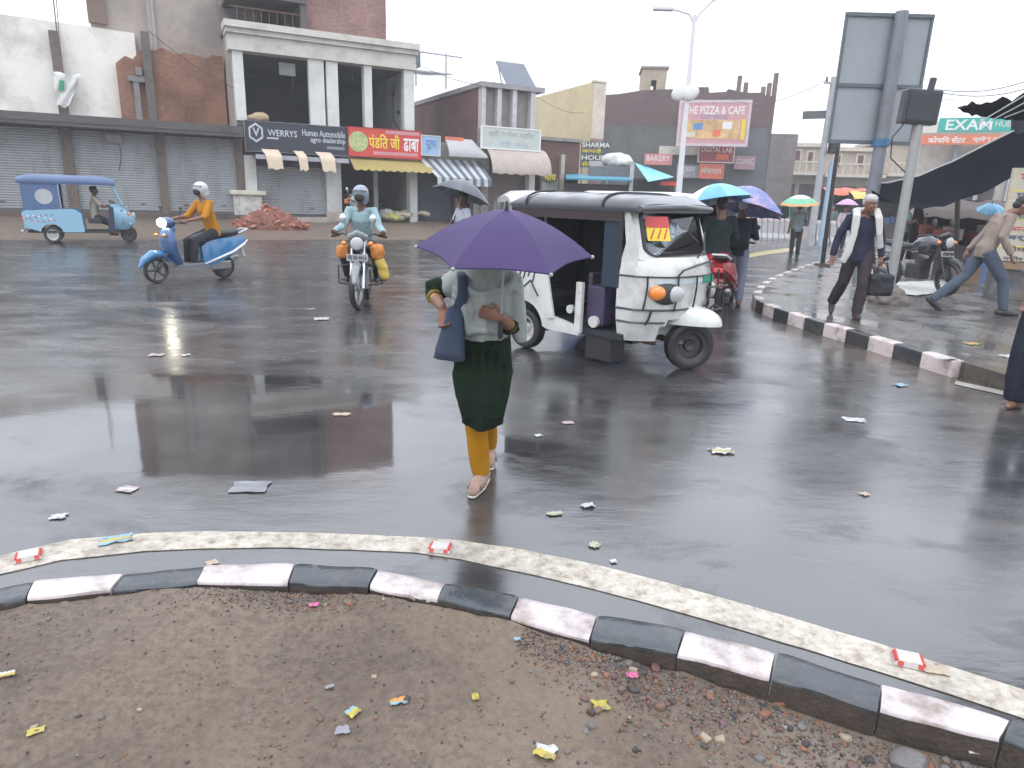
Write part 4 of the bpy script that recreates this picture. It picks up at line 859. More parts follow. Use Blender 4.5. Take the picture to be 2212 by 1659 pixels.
# painted price wall
FW=Fr(P(2140,600,12.3)[:2],-22); pw=FW.thing('painted_board','cream painted board with rows of coloured Hindi price lettering at the right edge','sign board',0,0,PZ)
ub=FW.uz(2300,500,0)[0]; zt=FW.uz(2150,362,0)[1]-PZ; zb=FW.uz(2150,562,0)[1]-PZ
MB().span((0,0,zb),(ub,.12,zt)).build('board',M('cream_board',(.50,.46,.36),.6,var=.08,scale=3,dirt=(.33,.3,.22),dscale=2),pw)
MB().span((.02,.02,0),(ub,.4,zb)).build('counter_base',M('counter_base_mix',(.12,.12,.13),.6,var=.7,scale=5,dirt=(.2,.15,.05),dscale=3),pw)
MB().span((0,-.06,zb-.14),(ub,.0,zb-.02)).build('shelf_edge',M('brown_wood',(.26,.17,.1),.6),pw)
rows=[('चाट',P_R,.15),('पानी पूरी',P_N,.1),('समोसा 10',P_V,.08),('टिक्की 30',M('dk_green_letters',(.08,.2,.13),.6),.08),('चाउमीन 40',P_R,.07),('बर्गर 30',P_N,.08),('मोमोज 40',M('dk_brown_letters',(.1,.06,.06),.6),.08),('पनीर टिक्का',P_N,.07)]
h=zt-zb; z=zt-.06*h
for s,mt,hh in rows:
    k=.55; text(s,(.12,z-hh*h*.8,min(ub-.05,1.5),z),-.004,mt,pw,bold=.008); z-=hh*h+.035*h
for k in range(7): 
    zz=zt-(.24+.1*k)*h; MB().span((.02,-.004,zz-.012),(ub-.02,.0,zz+.004)).build('painted_stripe',[P_Y,P_C,M('mint_stripe',(.42,.5,.42),.6)][k%3],pw)
# goods by the stall
def at(px,py,z=PZ): return G(px,py,z)
fr=thing('fridge_box','big pale grey square cabinet standing on a wooden crate under the tarpaulin','cabinet',at(1995,548)); fr.rotation_euler.z=R(-12); S=(fr.location.y)/1480
MB().box((0,0,.78),(.72,.55,.62),bev=.02).build('cabinet',M('pale_cabinet',(.42,.42,.39),.5,var=.05,dirt=(.3,.28,.24)),fr); MB().box((0,0,.45),(.74,.57,.05)).build('base_frame',black_pl,fr); MB().box((-.2,-.28,.86),(.22,.02,.24)).build('label_panel',M('label_mix',(.3,.3,.3),.5,var=.5,scale=8),fr)
MB().box((-.1,.02,.2),(.55,.45,.38),bev=.01).build('crate',M('tan_crate',(.25,.18,.11),.7,var=.2),fr)
for (px,py,lab,colr,hh,rr) in ((2062,545,'red plastic drum with a blue cup on its lid','red',.62,.2),(2030,548,'white and green plastic bag of goods leaning on the red drum','wg',.3,.17)):
    o=thing('drum' if colr=='red' else 'goods_bag',lab,'drum' if colr=='red' else 'bag',at(px,py))
    if colr=='red':
        MB().lathe([(.001,0),(.17,0),(.2,.05),(.2,.28),(.21,.3),(.2,.33),(.2,.58),(.18,.62),(.001,.62)],(0,0,0),'z',20).build('drum_body',M('red_plastic',(.5,.03,.03),.35,var=.1),o,smooth=40)
        MB().lathe([(.001,.62),(.05,.62),(.07,.74),(.06,.74),(.001,.66)],(.03,0,0),'z',14).build('blue_cup',M('blue_plastic',(.05,.1,.5),.4),o,smooth=40)
        MB().box((0,-.2,.34),(.26,.03,.14),bev=.01).build('pale_label',M('pale_pink_label',(.5,.3,.28),.5),o)
    else:
        m=MB(); m.ell((0,0,.15),(.18,.15,.15)); m.ell((.03,0,.24),(.12,.1,.1)); m.organic('sack',M('milky_bag',(.5,.55,.52),.4),o,vox=.02,amp=.03,sc=9); MB().ell((-.02,-.02,.33),(.07,.06,.05)).build('green_knot',M('green_plastic',(.05,.3,.1),.4),o)
# white sheets on the pavement
for k,(pts,lab) in enumerate((([(1862,612),(1905,607),(1912,628),(1868,640)],'crumpled white plastic sheet lying left of the leaning pole'),([(1925,612),(1985,610),(2078,605),(2062,628),(1990,640),(1935,638)],'large torn white plastic sheet lying right of the leaning pole'))):
    c=sum((G(*p,PZ) for p in pts),V())/len(pts); m=MB(); ring=[G(*p,PZ)-c for p in pts]; n=len(ring); rows=[]
    for j in range(9):
        row=[]
        for i in range(n*6+1):
            t=(i/6)%n; a=ring[int(t)].lerp(ring[(int(t)+1)%n],t%1); p=a*(j/8)*(1+.1*noise.noise(V((i*.9,k,1)))); row.append((p.x,p.y,.02+.05*abs(noise.noise(V((p.x*4,p.y*4,k*5))))*(1-j/9)+.004))
        rows.append(row)
    m.sheet(rows,.003); tag(m.build('plastic_sheet',M('white_plastic_sheet',(.66,.67,.65),.35,var=.1,dirt=(.35,.3,.25),dscale=4,damt=.5),loc=c,smooth=60),lab,'plastic sheet')
# meter cabinet, bricks, rubbish on the verge
def verge(px,py):
    """point on the sloping verge in front of the shops"""
    for k in range(40):
        y=-4.5+k*.12; u,z=FA.uz(px,py,y); f=(y+4.6)/4.9; zz=-.035+.52*min(1,max(0,f*1.25-.1))**.8
        if z<=zz+.02: return FA.w(u,y,zz),y
    return FA.w(u,y,zz),y
c,_=verge(536,462); c.z-=.1; mc=thing('meter_cabinet','mottled white concrete meter cabinet with an overhanging cap before the shutters','meter cabinet',c,FA.a)
sc_=c.y/1480; MB().span((-.52,-.35,0),(.5,.35,1.02)).build('body',M('mottled_white',(.55,.54,.51),.7,var=.15,scale=3,dirt=(.24,.22,.22),dscale=4,damt=.85),mc); MB().box((0,0,1.1),(1.3,.95,.17),bev=.04).build('cap',M('cream_cap2',(.6,.57,.48),.7,dirt=(.4,.37,.3)),mc); MB().span((-.6,-.4,0),(.58,.4,.08)).build('foot',concrete,mc)
random.seed(11); brick_mats=[M('loose_brick_a',(.36,.13,.085),.7,var=.25,scale=10,bump=.3),M('loose_brick_b',(.29,.095,.065),.7,var=.25,scale=10,bump=.3),M('loose_brick_c',(.42,.2,.15),.75,var=.2,scale=10)]
bc,_=verge(577,492); bme=[]
for mt in brick_mats:
    o=MB().box((0,0,0),(.23,.11,.075),bev=.006).build('loose_brick',mt); bme.append(o)
n=0
for k in range(150):
    a=random.random()*6.283; rr=random.random()**.6; hgt=(1-rr)*.78
    p=bc+V((math.cos(a)*rr*1.35,math.sin(a)*rr*.8+.3,random.uniform(max(.0,hgt-.18),hgt+.05)+.05))
    o=bme[k%3] if k<3 else bme[k%3].copy()
    if k>=3: COL.objects.link(o)
    o.location=p; o.rotation_euler=(random.uniform(-.6,.6),random.uniform(-.6,.6),random.random()*3.14)
    tag(o,'loose red brick in the heap by the meter cabinet','brick','loose bricks in the heap by the meter cabinet')
hp=MB(); hp.ell((0,.3,-.1),(1.3,.75,.72)); tag(hp.organic('brick_rubble',M('brick_rubble_dust',(.2,.085,.06),.85,var=.4,scale=9,bump=.6),vox=.05,amp=.12,sc=4),kind='stuff').location=bc
gb=thing('rubbish_heap','heap of pale and yellow rubbish sacks in front of the open dark shop','rubbish heap',verge(872,470)[0],FA.a)
for k in range(11):
    m=MB(); m.ell((0,0,0),(random.uniform(.18,.4),.25,random.uniform(.1,.2))); m.organic('sack',[M('milky_bag',(.5,.55,.52)),M('cream_cloth',(.6,.5,.38)),M('grey_sack',(.3,.29,.28),.8),M('yellow_sack',(.5,.45,.15),.6)][k%4],gb,vox=.04,amp=.08,sc=4).location=(random.uniform(-.9,.9),random.uniform(-.3,.4),.12+random.random()*.25)
# concrete barriers along the far median
Ym=34; barr=None; k=0
bprof=[(-.3,0),(.3,0),(.3,.12),(.14,.32),(.1,.85),(-.1,.85),(-.14,.32),(-.3,.12)]
xs=[1612+i*12.2 for i in range(8)]+[1752+i*15 for i in range(9)]
for i,px in enumerate(xs):
    loc=P(px,500,Ym-(.0 if i<8 else 2)); loc.z=0
    lab='pale concrete median barrier with a pinkish top and dark gaps beside the road'
    if barr is None:
        barr=thing('median_barrier',lab,'barrier',loc,0,'concrete barriers along the far median')
        MB().prism(bprof,-.11,.13,'x').build('block',M('barrier_concrete',(.42,.41,.41),.6,var=.1,dirt=(.25,.24,.23),dscale=3),barr)
        MB().box((0,0,.93),(.2,.24,.18),bev=.05).build('pink_top',M('pinkish_white',(.6,.52,.52),.5),barr)
    else: dup(barr,loc)
# ================================================================ vehicles (local x forward, y left, origin on the ground under the rear axle)
tyre_m=M('wet_tyre',(.016,.016,.017),.4,var=.3,scale=25,bump=.3,bscale=90)
def wheel(par,c,r,w,rimcol,rz=0,spokes=0,name='wheel'):
    o=bpy.data.objects.new(name,None); COL.objects.link(o); o.parent=par; o.location=c; o.rotation_euler=(0,0,rz); o.empty_display_size=.1
    ri=r*.62 if not spokes else r*.80
    pr=[(ri,-w*.42),(ri*1.06,-w*.5),((r+ri)/2,-w*.56),(r*.94,-w*.48),(r*.985,-w*.3),(r,0),(r*.985,w*.3),(r*.94,w*.48),((r+ri)/2,w*.56),(ri*1.06,w*.5),(ri,w*.42),(ri,-w*.42)]
    MB().lathe(pr,(0,0,0),'y',32).build('tyre',tyre_m,o,smooth=40)
    m=MB()
    if spokes:
        m.lathe([(ri,-w*.3),(ri*1.02,0),(ri,w*.3),(ri*.93,w*.3),(ri*.93,-w*.3),(ri,-w*.3)],(0,0,0),'y',32); m.lathe([(.001,-w*.6),(r*.13,-w*.6),(r*.15,0),(r*.13,w*.6),(.001,w*.6)],(0,0,0),'y',16)
        for k in range(spokes):
            a=2*math.pi*k/spokes; m.tube([(r*.1*math.cos(a),0,r*.1*math.sin(a)),(ri*.95*math.cos(a),0,ri*.95*math.sin(a))],.016 if spokes<12 else .006,5)
    else:
        m.lathe([(.001,-w*.2),(r*.2,-w*.28),(r*.26,-w*.1),(r*.46,-w*.12),(r*.52,-w*.4),(ri*1.03,-w*.46),(ri*1.03,w*.46),(r*.52,w*.4),(r*.3,w*.2),(.001,w*.3)],(0,0,0),'y',28)
    m.build('rim',rimcol,o,smooth=40)
    return o
rim_w=M('pale_rim',(.45,.45,.44),.35,.3,dirt=(.15,.13,.11),dscale=6); rim_k=M('dark_rim',(.05,.05,.055),.4,.4)
ape_white=M('ape_white_paint',(.60,.61,.59),.22,var=.05,coat=.7,dirt=(.3,.27,.23),dscale=2.5,damt=.6)
roof_vinyl=M('grey_black_vinyl',(.07,.075,.085),.28,var=.2,scale=4,coat=.5)
glass=Mglass('wet_glass',(.78,.83,.85))
HD_=R(-44.5); RK=thing('auto_rickshaw','white three wheeled auto rickshaw with a dark soft roof, open dark side and orange indicator','auto rickshaw',(.56,8.03,0),HD_)
ZK=[.30,.46,.53,.66,.85,.98,1.08,1.13]; XF=[1.60,1.66,1.69,1.72,1.735,1.73,1.70,1.67]; HWD=[.55,.59,.605,.615,.62,.62,.615,.605]
def lerp_tab(z,T_):
    for a in range(len(ZK)-1):
        if z<=ZK[a+1] or a==len(ZK)-2:
            f=(z-ZK[a])/(ZK[a+1]-ZK[a]); return T_[a]*(1-f)+T_[a+1]*f
def fs(y,z,d=0):
    hw=lerp_tab(z,HWD); return V((lerp_tab(z,XF)-.30*(abs(y)/hw)**3.0+d,y,z))
rings=[]
for z in ZK:
    hw=lerp_tab(z,HWD); r=[V((1.22,-hw,z)),V((1.30,-hw*1.0,z))]+[fs(-hw*math.cos(math.pi*i/28),z) for i in range(29)]+[V((1.30,hw,z)),V((1.22,hw,z))]
    if z<.5: r=[V((min(p.x,1.36),p.y,p.z)) if abs(p.y)<.30 else p for p in r]     # wheel well
    rings.append(r)
MB().loft(rings).build('front_body',ape_white,RK,smooth=35)
# windscreen: frame, rubber and glass
def wf(y,t,d=0): return V((1.665-.15*t-.24*(abs(y)/.6)**2.6+d,y*(1-.04*t),1.10+.51*t))
def rr(w,t0,t1,rad,n=6):
    pts=[]
    for cx,cy,a0 in ((w-rad,t1-rad*1.6,0),(-w+rad,t1-rad*1.6,90),(-w+rad,t0+rad*1.6,180),(w-rad,t0+rad*1.6,270)):
        for k in range(n+1):
            a=R(a0+90*k/n); pts.append((cx+rad*math.cos(a),cy+rad*1.6*math.sin(a)))
    return pts
def wring(o,i,d0,d1,name,mat):
    m=MB(); n=len(o); L4=[[m._v(wf(p[0],p[1],d)) for p in q] for q in (o,i) for d in (d0,d1)]; oa,ob,ia,ib=L4
    for k in range(n):
        j=(k+1)%n; m._f((oa[k],oa[j],ia[j],ia[k])); m._f((ob[k],ib[k],ib[j],ob[j])); m._f((oa[k],ob[k],ob[j],oa[j])); m._f((ia[k],ia[j],ib[j],ib[k]))
    return m.build(name,mat,RK,smooth=40)
wring(rr(.605,0,1.0,.05),rr(.545,.07,.965,.11),-.05,.0,'windscreen_frame',ape_white)
wring(rr(.553,.06,.975,.115),rr(.530,.09,.945,.10),-.02,.012,'rubber_seal',black_rub)
m=MB(); o=rr(.535,.085,.95,.10); a=[m._v(wf(p[0],p[1],-.008)) for p in o]; b=[m._v(wf(p[0],p[1],-.014)) for p in o]; n=len(a)
ca=m._v(wf(0,.54,-.008)); cb2=m._v(wf(0,.54,-.014))
for k in range(n): j=(k+1)%n; m._f((a[k],a[j],ca)); m._f((b[j],b[k],cb2)); m._f((a[k],b[k],b[j],a[j]))
m.build('windscreen',glass,RK)
st=bpy.data.objects.new('sticker',None)
p0=wf(-.34,.70,.01); m=MB(); g=[[wf(-.51+.21*i/4,.36+.36*j/5,.008) for i in range(5)] for j in range(6)]; m.sheet(g,.004,(-1,0,0)); stk=m.build('sticker',M('sticker_yellow',(.75,.55,.04),.4,var=.1),RK)
g=[[wf(-.51+.21*i/4,.60+.20*j/3,.014) for i in range(5)] for j in range(4)]; MB().sheet(g,.004,(-1,0,0)).build('sticker_top',M('sticker_red',(.5,.05,.05),.4),stk)
for k in range(3): MB().tube([wf(-.49+.06*k,.40,.014),wf(-.45+.06*k,.57,.014)],.007,5).build('scribble',M('sticker_red',(.5,.05,.05)),stk)
# wipers, trim lines, lamps, name plate
MB().tube([wf(.05,.05,.03),wf(.22,.16,.03),wf(.42,.5,.03)],.009,6).build('wiper',black_pl,RK)
MB().tube([fs(-.1,1.05,.03),fs(.12,1.08,.05),fs(.36,1.07,.04)],.009,6).build('wiper_arm',black_pl,RK)
def line(pts,r=.012,name='trim_line'): MB().tube(pts,r,6).build(name,black_pl,RK)
line([V((1.22,-.628,.95))]+[fs(-.62*math.cos(math.pi*i/20),.95,.008) for i in range(21)],.009)
line([V((1.22,-.62,.63))]+[fs(-.612*math.cos(math.pi*i/20),.63,.008) for i in range(21)],.011)
line([V((1.22,-.605,.50))]+[fs(-.597*math.cos(math.pi*i/20),.50,.008) for i in range(7)],.01)
for y in (-.565,-.32,-.05,.25): line([fs(y,z,.03) for z in (.62,.72,.85,.96)],.010,'guard_bar')
line([fs(-.50,z,.012) for z in (.48,.54,.63)],.012)
line([fs(-.32,.96,.02),fs(-.30,1.02,.07),fs(.1,1.09,.09),fs(.42,1.02,.04)],.011,'guard_bar')
for sg in (-1,1): MB().prism([(1.22,1.0),(1.43,1.05),(1.41,1.30),(1.30,1.56),(1.24,1.56),(1.29,1.25)],sg*.60-.015,sg*.60+.015,'y').build('side_pillar',ape_white,RK)
for sg in (-1,1):
    c=fs(sg*.40,.79); rot=Euler((0,0,R(sg*34)))
    h=MB(); h.ell(c,(.05,.155,.105),rot=rot,n=20,m=12); hl=h.build('headlight',M('lamp_housing',(.03,.03,.035),.3),RK,smooth=60)
    c2=fs(sg*.34,.79,.03); MB().ell(c2,(.045,.095,.08),rot=rot,n=18,m=10).build('lens',M('clear_lens',(.42,.43,.43),.1,var=.1,coat=1),hl,smooth=60)
    c3=fs(sg*.49,.80,.02); MB().ell(c3,(.05,.085,.072),rot=Euler((0,0,R(sg*58))),n=16,m=10).build('indicator',M('orange_lens',(.75,.22,.02),.15,var=.1,coat=1),hl,smooth=60)
MB().box(fs(.20,.91,.012),(.02,.2,.07)).build('name_plate',M('name_green',(.03,.25,.16),.4),RK)
g=[[fs(-.50+1.0*i/20,.885+.045*j,.006) for i in range(21)] for j in range(2)]; MB().sheet(g,.004,(-1,0,0)).build('pale_strip',M('pale_bluish',(.5,.56,.57),.3),RK)
# front mudguard and wheel
rings=[]
for k in range(12):
    f=k/11; z=.47+.20*math.sin(f*1.5708*.985); q=math.cos(f*1.5708*.985)**.62
    rings.append([V((-.02+q*(.40 if math.cos(2*math.pi*i/36)>0 else .30)*math.copysign(abs(math.cos(2*math.pi*i/36))**.85,math.cos(2*math.pi*i/36)),q*.19*math.copysign(abs(math.sin(2*math.pi*i/36))**.8,math.sin(2*math.pi*i/36)),z-.05*max(0,math.cos(2*math.pi*i/36))*q*f)) for i in range(36)])
MB().loft(rings).build('front_mudguard',ape_white,RK,loc=(1.63,0,.0),rz=R(22),smooth=60)
wheel(RK,(1.71,0,.25),.25,.14,rim_k,R(50)); wheel(RK,(0,-.58,.235),.235,.12,rim_w); wheel(RK,(0,.58,.235),.235,.12,rim_w)
MB().tube([(1.58,-.05,.5),(1.68,-.1,.26)],.03,8).build('fork',black_pl,RK)
# roof
rings=[]
for k in range(19):
    t=k/18; x=-.24+1.70*t; top=1.71-.09*max(0,(t-.88)/.12)**2-.09*max(0,(.1-t)/.1)**2+.010*math.cos(t*26); hw=.665-.03*max(0,(t-.85)/.15)
    ri=[V((x,-hw*math.cos(math.pi*i/16) if False else hw*(-1 if i<8 else 1)*abs(math.cos(math.pi*i/16))**.45,1.57+(top-1.57)*math.sin(math.pi*i/16)**.8)) for i in range(17)]
    rings.append(ri+[V((x,hw*.97,1.54)),V((x,-hw*.97,1.54))])
MB().loft(rings).build('roof',roof_vinyl,RK,smooth=50)
for x in (.0,1.02): 
    pts=[V((x,.675*(-1 if i<8 else 1)*abs(math.cos(math.pi*i/16))**.45,1.578+.145*math.sin(math.pi*i/16)**.8)) for i in range(17)]
    MB().tube(pts,.012,6).build('roof_strap',black_rub,RK)
MB().tube([(1.44,-.65,1.575),(1.50,0,1.60),(1.44,.65,1.575)],.03,8).build('roof_lip',roof_vinyl,RK,smooth=60)
for sg in (-1,1): MB().span((-.2,sg*.63-.012,1.45),(1.24,sg*.63+.012,1.57)).build('valance',M('dark_maroon_valance',(.035,.02,.022),.6),RK)
# rear body
arch=[(.0+.30*math.cos(R(a)),.25+.30*math.sin(R(a))) for a in range(10,156,10)]
side=[(-.31,.46),(-.31,.93),(.26,.93),(.30,.90),(.40,.44),(.80,.37),(.80,.28),(.37,.28)]+arch
for sg in (-1,1): MB().prism(side,sg*.64-.02,sg*.64+.02,'y').build('side_panel',ape_white,RK)
MB().prism([(.27,.90),(.35,.90),(.47,.42),(.38,.40)],-.68,-.655,'y').build('door_pillar',ape_white,RK)
MB().span((.74,-.665,.30),(.82,-.61,.83),bev=.012).build('door_post',ape_white,RK)
MB().tube([(-.2,-.665,.82),(-.05,-.67,.66),(.1,-.665,.78),(.22,-.665,.62)],.010,6).build('painted_scrawl',black_pl,RK)
m=MB()
for k in range(7): m.tube([(-.26+k*.07,-.664,.88+.01*(k%2)),(-.29+k*.07,-.664,.76+.03*(k%3))],.008,5)
m.build('painted_lettering',black_pl,RK)
MB().span((-.33,-.62,.36),(-.29,.62,.93)).build('rear_panel',ape_white,RK)
MB().span((-.29,-.6,.90),(-.25,.6,1.60)).build('rear_canvas',M('dark_canvas',(.025,.027,.032),.6),RK)
MB().span((-.25,.60,.36),(.62,.625,1.58)).build('side_curtain',M('navy_curtain',(.018,.026,.04),.7),RK)
MB().span((-.28,-.60,.30),(1.3,.60,.36)).build('floor',dark_in,RK)
seat_m=M('dark_seat_vinyl',(.02,.02,.028),.4,var=.2)
m=MB(); m.box((.02,0,.56),(.5,1.12,.16),bev=.04); m.build('bench_seat',seat_m,RK); MB().box((-.2,0,.9),(.12,1.12,.5),bev=.04).build('bench_back',seat_m,RK)
MB().box((.70,.1,.62),(.06,.96,.56),bev=.01).build('partition',M('purple_grey_board',(.05,.04,.07),.5,var=.3),RK); MB().box((.92,.05,.64),(.34,.9,.14),bev=.03).build('driver_seat',seat_m,RK)
MB().box((.93,-.42,.60),(.22,.3,.40),bev=.02).build('speaker_box',M('dark_violet_box',(.05,.035,.08),.5),RK)
for c_,r_ in (((.60,-.56,.52),.045),((.95,-.60,.44),.06)): MB().lathe([(.001,-.02),(r_,-.02),(r_,.02),(.001,.02)],c_,'y',16).build('pale_disc',M('pale_disc',(.5,.5,.48),.5),RK)
MB().span((1.03,-.625,.82),(1.24,-.60,1.52)).build('door_curtain',M('blue_curtain',(.010,.024,.045),.6,var=.25),RK)
for sg in (-1,1):
    MB().tube([(.29,sg*.62,.9),(.25,sg*.63,1.55)],.018,8).build('roof_post',black_pl,RK); MB().tube([(1.23,sg*.61,1.0),(1.23,sg*.63,1.55)],.02,8).build('roof_post',black_pl,RK)
MB().tube([(1.45,0,.9),(1.32,0,1.2)],.03).build('steering_column',black_pl,RK); MB().tube([(1.28,-.3,1.24),(1.32,0,1.2),(1.28,.3,1.24)],.018).build('handlebar',black_pl,RK)
for sg in (-1,1): MB().box((.0,sg*.50,.28),(.5,.08,.10)).build('suspension',black_pl,RK)
MB().box((.6,0,.26),(1.2,.5,.12)).build('chassis',black_pl,RK)
MB().span((.84,-.57,.05),(1.16,-.33,.30)).build('mud_flap',black_rub,RK)
# front crash guard standing off the far side
for y in (.40,.58): MB().tube([fs(y,.40,.10),fs(y,.62,.20),fs(y,.98,.16)],.011,6).build('crash_bar',black_pl,RK)
for z in (.60,.84): MB().tube([fs(.1,z,.06),fs(.40,z,.20),fs(.60,z,.20)],.011,6).build('crash_bar',black_pl,RK)
# ---------------- battery rickshaws
def erick(label,loc,rz,body,canvas,roofc,group=None,deco=True,sticker=False):
    o=thing('battery_rickshaw',label,'battery rickshaw',loc,rz,group)
    wheel(o,(0,-.44,.23),.23,.09,rim_w); wheel(o,(0,.44,.23),.23,.09,rim_w); wheel(o,(1.95,0,.23),.23,.09,rim_k,R(-8))
    arch=[(.29*math.cos(R(a)),.23+.29*math.sin(R(a))) for a in range(15,166,15)]
    side=[(-.62,.42),(-.68,.80),(-.6,.86),(.15,.90),(.62,.92),(.78,.80),(.82,.36),(.8,.30),(.31,.30)]+arch+[(-.31,.33)]
    for sg in (-1,1): MB().prism(side,sg*.50-.03,sg*.50+.03,'y').build('side_panel',body,o)
    MB().span((-.66,-.48,.40),(-.62,.48,.84)).build('rear_panel',body,o)
    MB().span((-.6,-.48,.28),(1.75,.48,.34)).build('floor',dark_in,o)
    # nose
    rg=[]
    for z,xf,hw in ((.36,1.98,.26),(.5,2.12,.34),(.66,2.16,.40),(.82,2.08,.43),(.98,1.92,.44),(1.06,1.84,.43)):
        rg.append([V((1.52+.06*(z>.9),-hw,z))]+[V((xf-.34*abs(math.cos(math.pi*i/12))**2.6,-hw*math.cos(math.pi*i/12),z)) for i in range(13)]+[V((1.52+.06*(z>.9),hw,z))])
    MB().loft(rg).build('nose',body,o,smooth=45)
    MB().tube([(2.0,-.2,.52),(2.14,0,.56),(2.0,.2,.52)],.06,8,round_=1).build('front_mudguard',body,o,smooth=60)
    MB().ell((2.13,0,.74),(.06,.1,.1)).build('headlight',M('clear_lens',(.42,.43,.43)),o,smooth=60)
    for sg in (-1,1): MB().ell((2.0,sg*.27,.8),(.05,.05,.05)).build('indicator',M('orange_lens',(.75,.22,.02)),o,smooth=60)
    # windscreen and posts
    for sg in (-1,1):
        MB().tube([(1.86,sg*.42,1.04),(1.62,sg*.46,1.66)],.035,8).build('front_post',body,o,smooth=60); MB().tube([(.30,sg*.5,.88),(.28,sg*.5,1.64)],.02,8).build('middle_post',steel,o)
        ou=[];inn=[]
        c0,c1=-.14,1.25
        for k in range(24):
            a=2*math.pi*k/24; ca_,sa=math.cos(a),math.sin(a); sc_=1/max(abs(ca_),abs(sa)); ou.append((c0+.45*ca_*sc_-(.06 if sa*sc_>.9 and ca_<0 else 0),c1+.40*sa*sc_)); inn.append((c0+.05+.22*ca_,c1-.02+.2*sa))
        pn=MB().ring(ou,inn,sg*.50-.012,sg*.50+.012).build('side_canvas',canvas,o); MB().prism(inn,sg*.50-.004,sg*.50+.004).build('oval_window',M('milky_window',(.4,.42,.44),.3),pn)
    MB().prism([(-.42,1.06),(.42,1.06),(.44,1.62),(-.44,1.62)],0,.01,'x').build('windscreen',glass,o).matrix_local=Matrix.Translation((1.85,0,0))@Matrix.Shear('XY',4,(0,0))@Matrix(((1,0,-.36,.38),(0,1,0,0),(0,0,1,0),(0,0,0,1)))
    MB().span((-.62,-.5,.85),(-.58,.5,1.64)).build('rear_canvas',canvas,o)
    rg=[]
    for k in range(13):
        t=k/12; x=-.70+2.42*t; top=1.80-.09*max(0,(.15-t)/.15)**2-.06*max(0,(t-.85)/.15)**2
        rg.append([V((x,.55*(-1 if i<6 else 1)*abs(math.cos(math.pi*i/12))**.5,1.60+(top-1.60)*math.sin(math.pi*i/12)**.7)) for i in range(13)]+[V((x,.53,1.55)),V((x,-.53,1.55))])
    MB().loft(rg).build('roof',roofc,o,smooth=50)
    for x in (-.35,.45): MB().box((x,0,.56),(.42,.94,.14),bev=.03).build('seat',seat_m,o)
    for sg in (-1,1): MB().prism([(1.42,.34),(1.60,.34),(1.62,.98),(1.50,1.02)],sg*.43-.012,sg*.43+.012,'y').build('dark_door_panel',M('navy_panel',(.02,.03,.06),.5),o)
    MB().box((1.1,0,.60),(.34,.7,.14),bev=.03).build('driver_seat',seat_m,o); MB().box((-.55,0,.85),(.1,.94,.5),bev=.03).build('seat_back',seat_m,o)
    MB().tube([(1.82,0,.9),(1.6,0,1.12)],.025).build('steering_column',black_pl,o); MB().tube([(1.52,-.3,1.14),(1.6,0,1.12),(1.52,.3,1.14)],.016).build('handlebar',black_pl,o)
    for sg in (-1,1): MB().box((-.66,sg*.42,.72),(.05,.1,.16),bev=.015).build('tail_light',Memit('lit_tail_lamp',(.9,.03,.03),.8) if sticker is False and deco else M('red_lens',(.4,.02,.02),.2),o)
    MB().tube([(-.72,-.46,.34),(-.80,-.3,.28),(-.80,.3,.28),(-.72,.46,.34)],.025,8).build('rear_bumper',chrome,o)
    if deco:
        random.seed(5); pal=[M('deco_red',(.5,.1,.12),.4),M('deco_white',(.65,.65,.65),.4),M('deco_violet',(.2,.12,.3),.4)]
        for k in range(16): 
            x=-.58+k*.045; MB().box((x,-.533,.64+.06*math.sin(k*1.9)+.03*(k%3)),(.05,.006,.035),ry=.5+random.random()*.4).build('painted_flourish',pal[k%3],o)
        for k in range(12):
            z=.55+random.random()*.45; y=-.38+random.random()*.2; MB().box((1.86+.0*z-.34*(abs(y)/.44)**2.6+.16,y-.03,z),(.03,.05,.03),rx=.6).build('painted_flourish',pal[k%3],o)
    if sticker:
        MB().box((1.76,-.28,1.42),(.015,.22,.26),ry=-.37).build('sticker',M('sticker_yellow',(.75,.55,.04)),o); MB().box((1.70,-.28,1.57),(.015,.22,.06),ry=-.37).build('sticker_top',M('sticker_red',(.5,.05,.05)),o)
    return o
lt_blue=M('light_blue_paint',(.22,.42,.56),.25,var=.08,coat=.6,dirt=(.2,.25,.3),dscale=3,damt=.25); dk_canvas=M('dark_blue_canvas',(.07,.12,.24),.6,var=.15,scale=5)
bl=erick('light blue battery rickshaw with dark blue canvas roof passing the shuttered shops',(-13.1,19.75,0),R(29),lt_blue,dk_canvas,M('roof_mid_blue',(.075,.125,.24),.45,coat=.2))
bl.scale=(.95,1,1.03)
er2=erick('pale battery rickshaw with whitish roof half hidden behind the white rickshaw roof',(1.3,20.6,0),R(-60),M('pale_blue_paint2',(.4,.5,.58),.3,coat=.4),M('mid_blue_canvas',(.12,.26,.5),.5),M('whitish_roof',(.6,.63,.66),.35,var=.1),deco=False)
er3=erick('deep blue battery rickshaw with a yellow sticker, close behind the white rickshaw',(1.72,12.9,0),R(-50),M('deep_blue_paint',(.04,.1,.26),.3,coat=.5),M('deep_blue_canvas',(.04,.08,.2),.5),M('milky_plastic_roof',(.55,.6,.64),.3,var=.25,scale=4),deco=False,sticker=True)
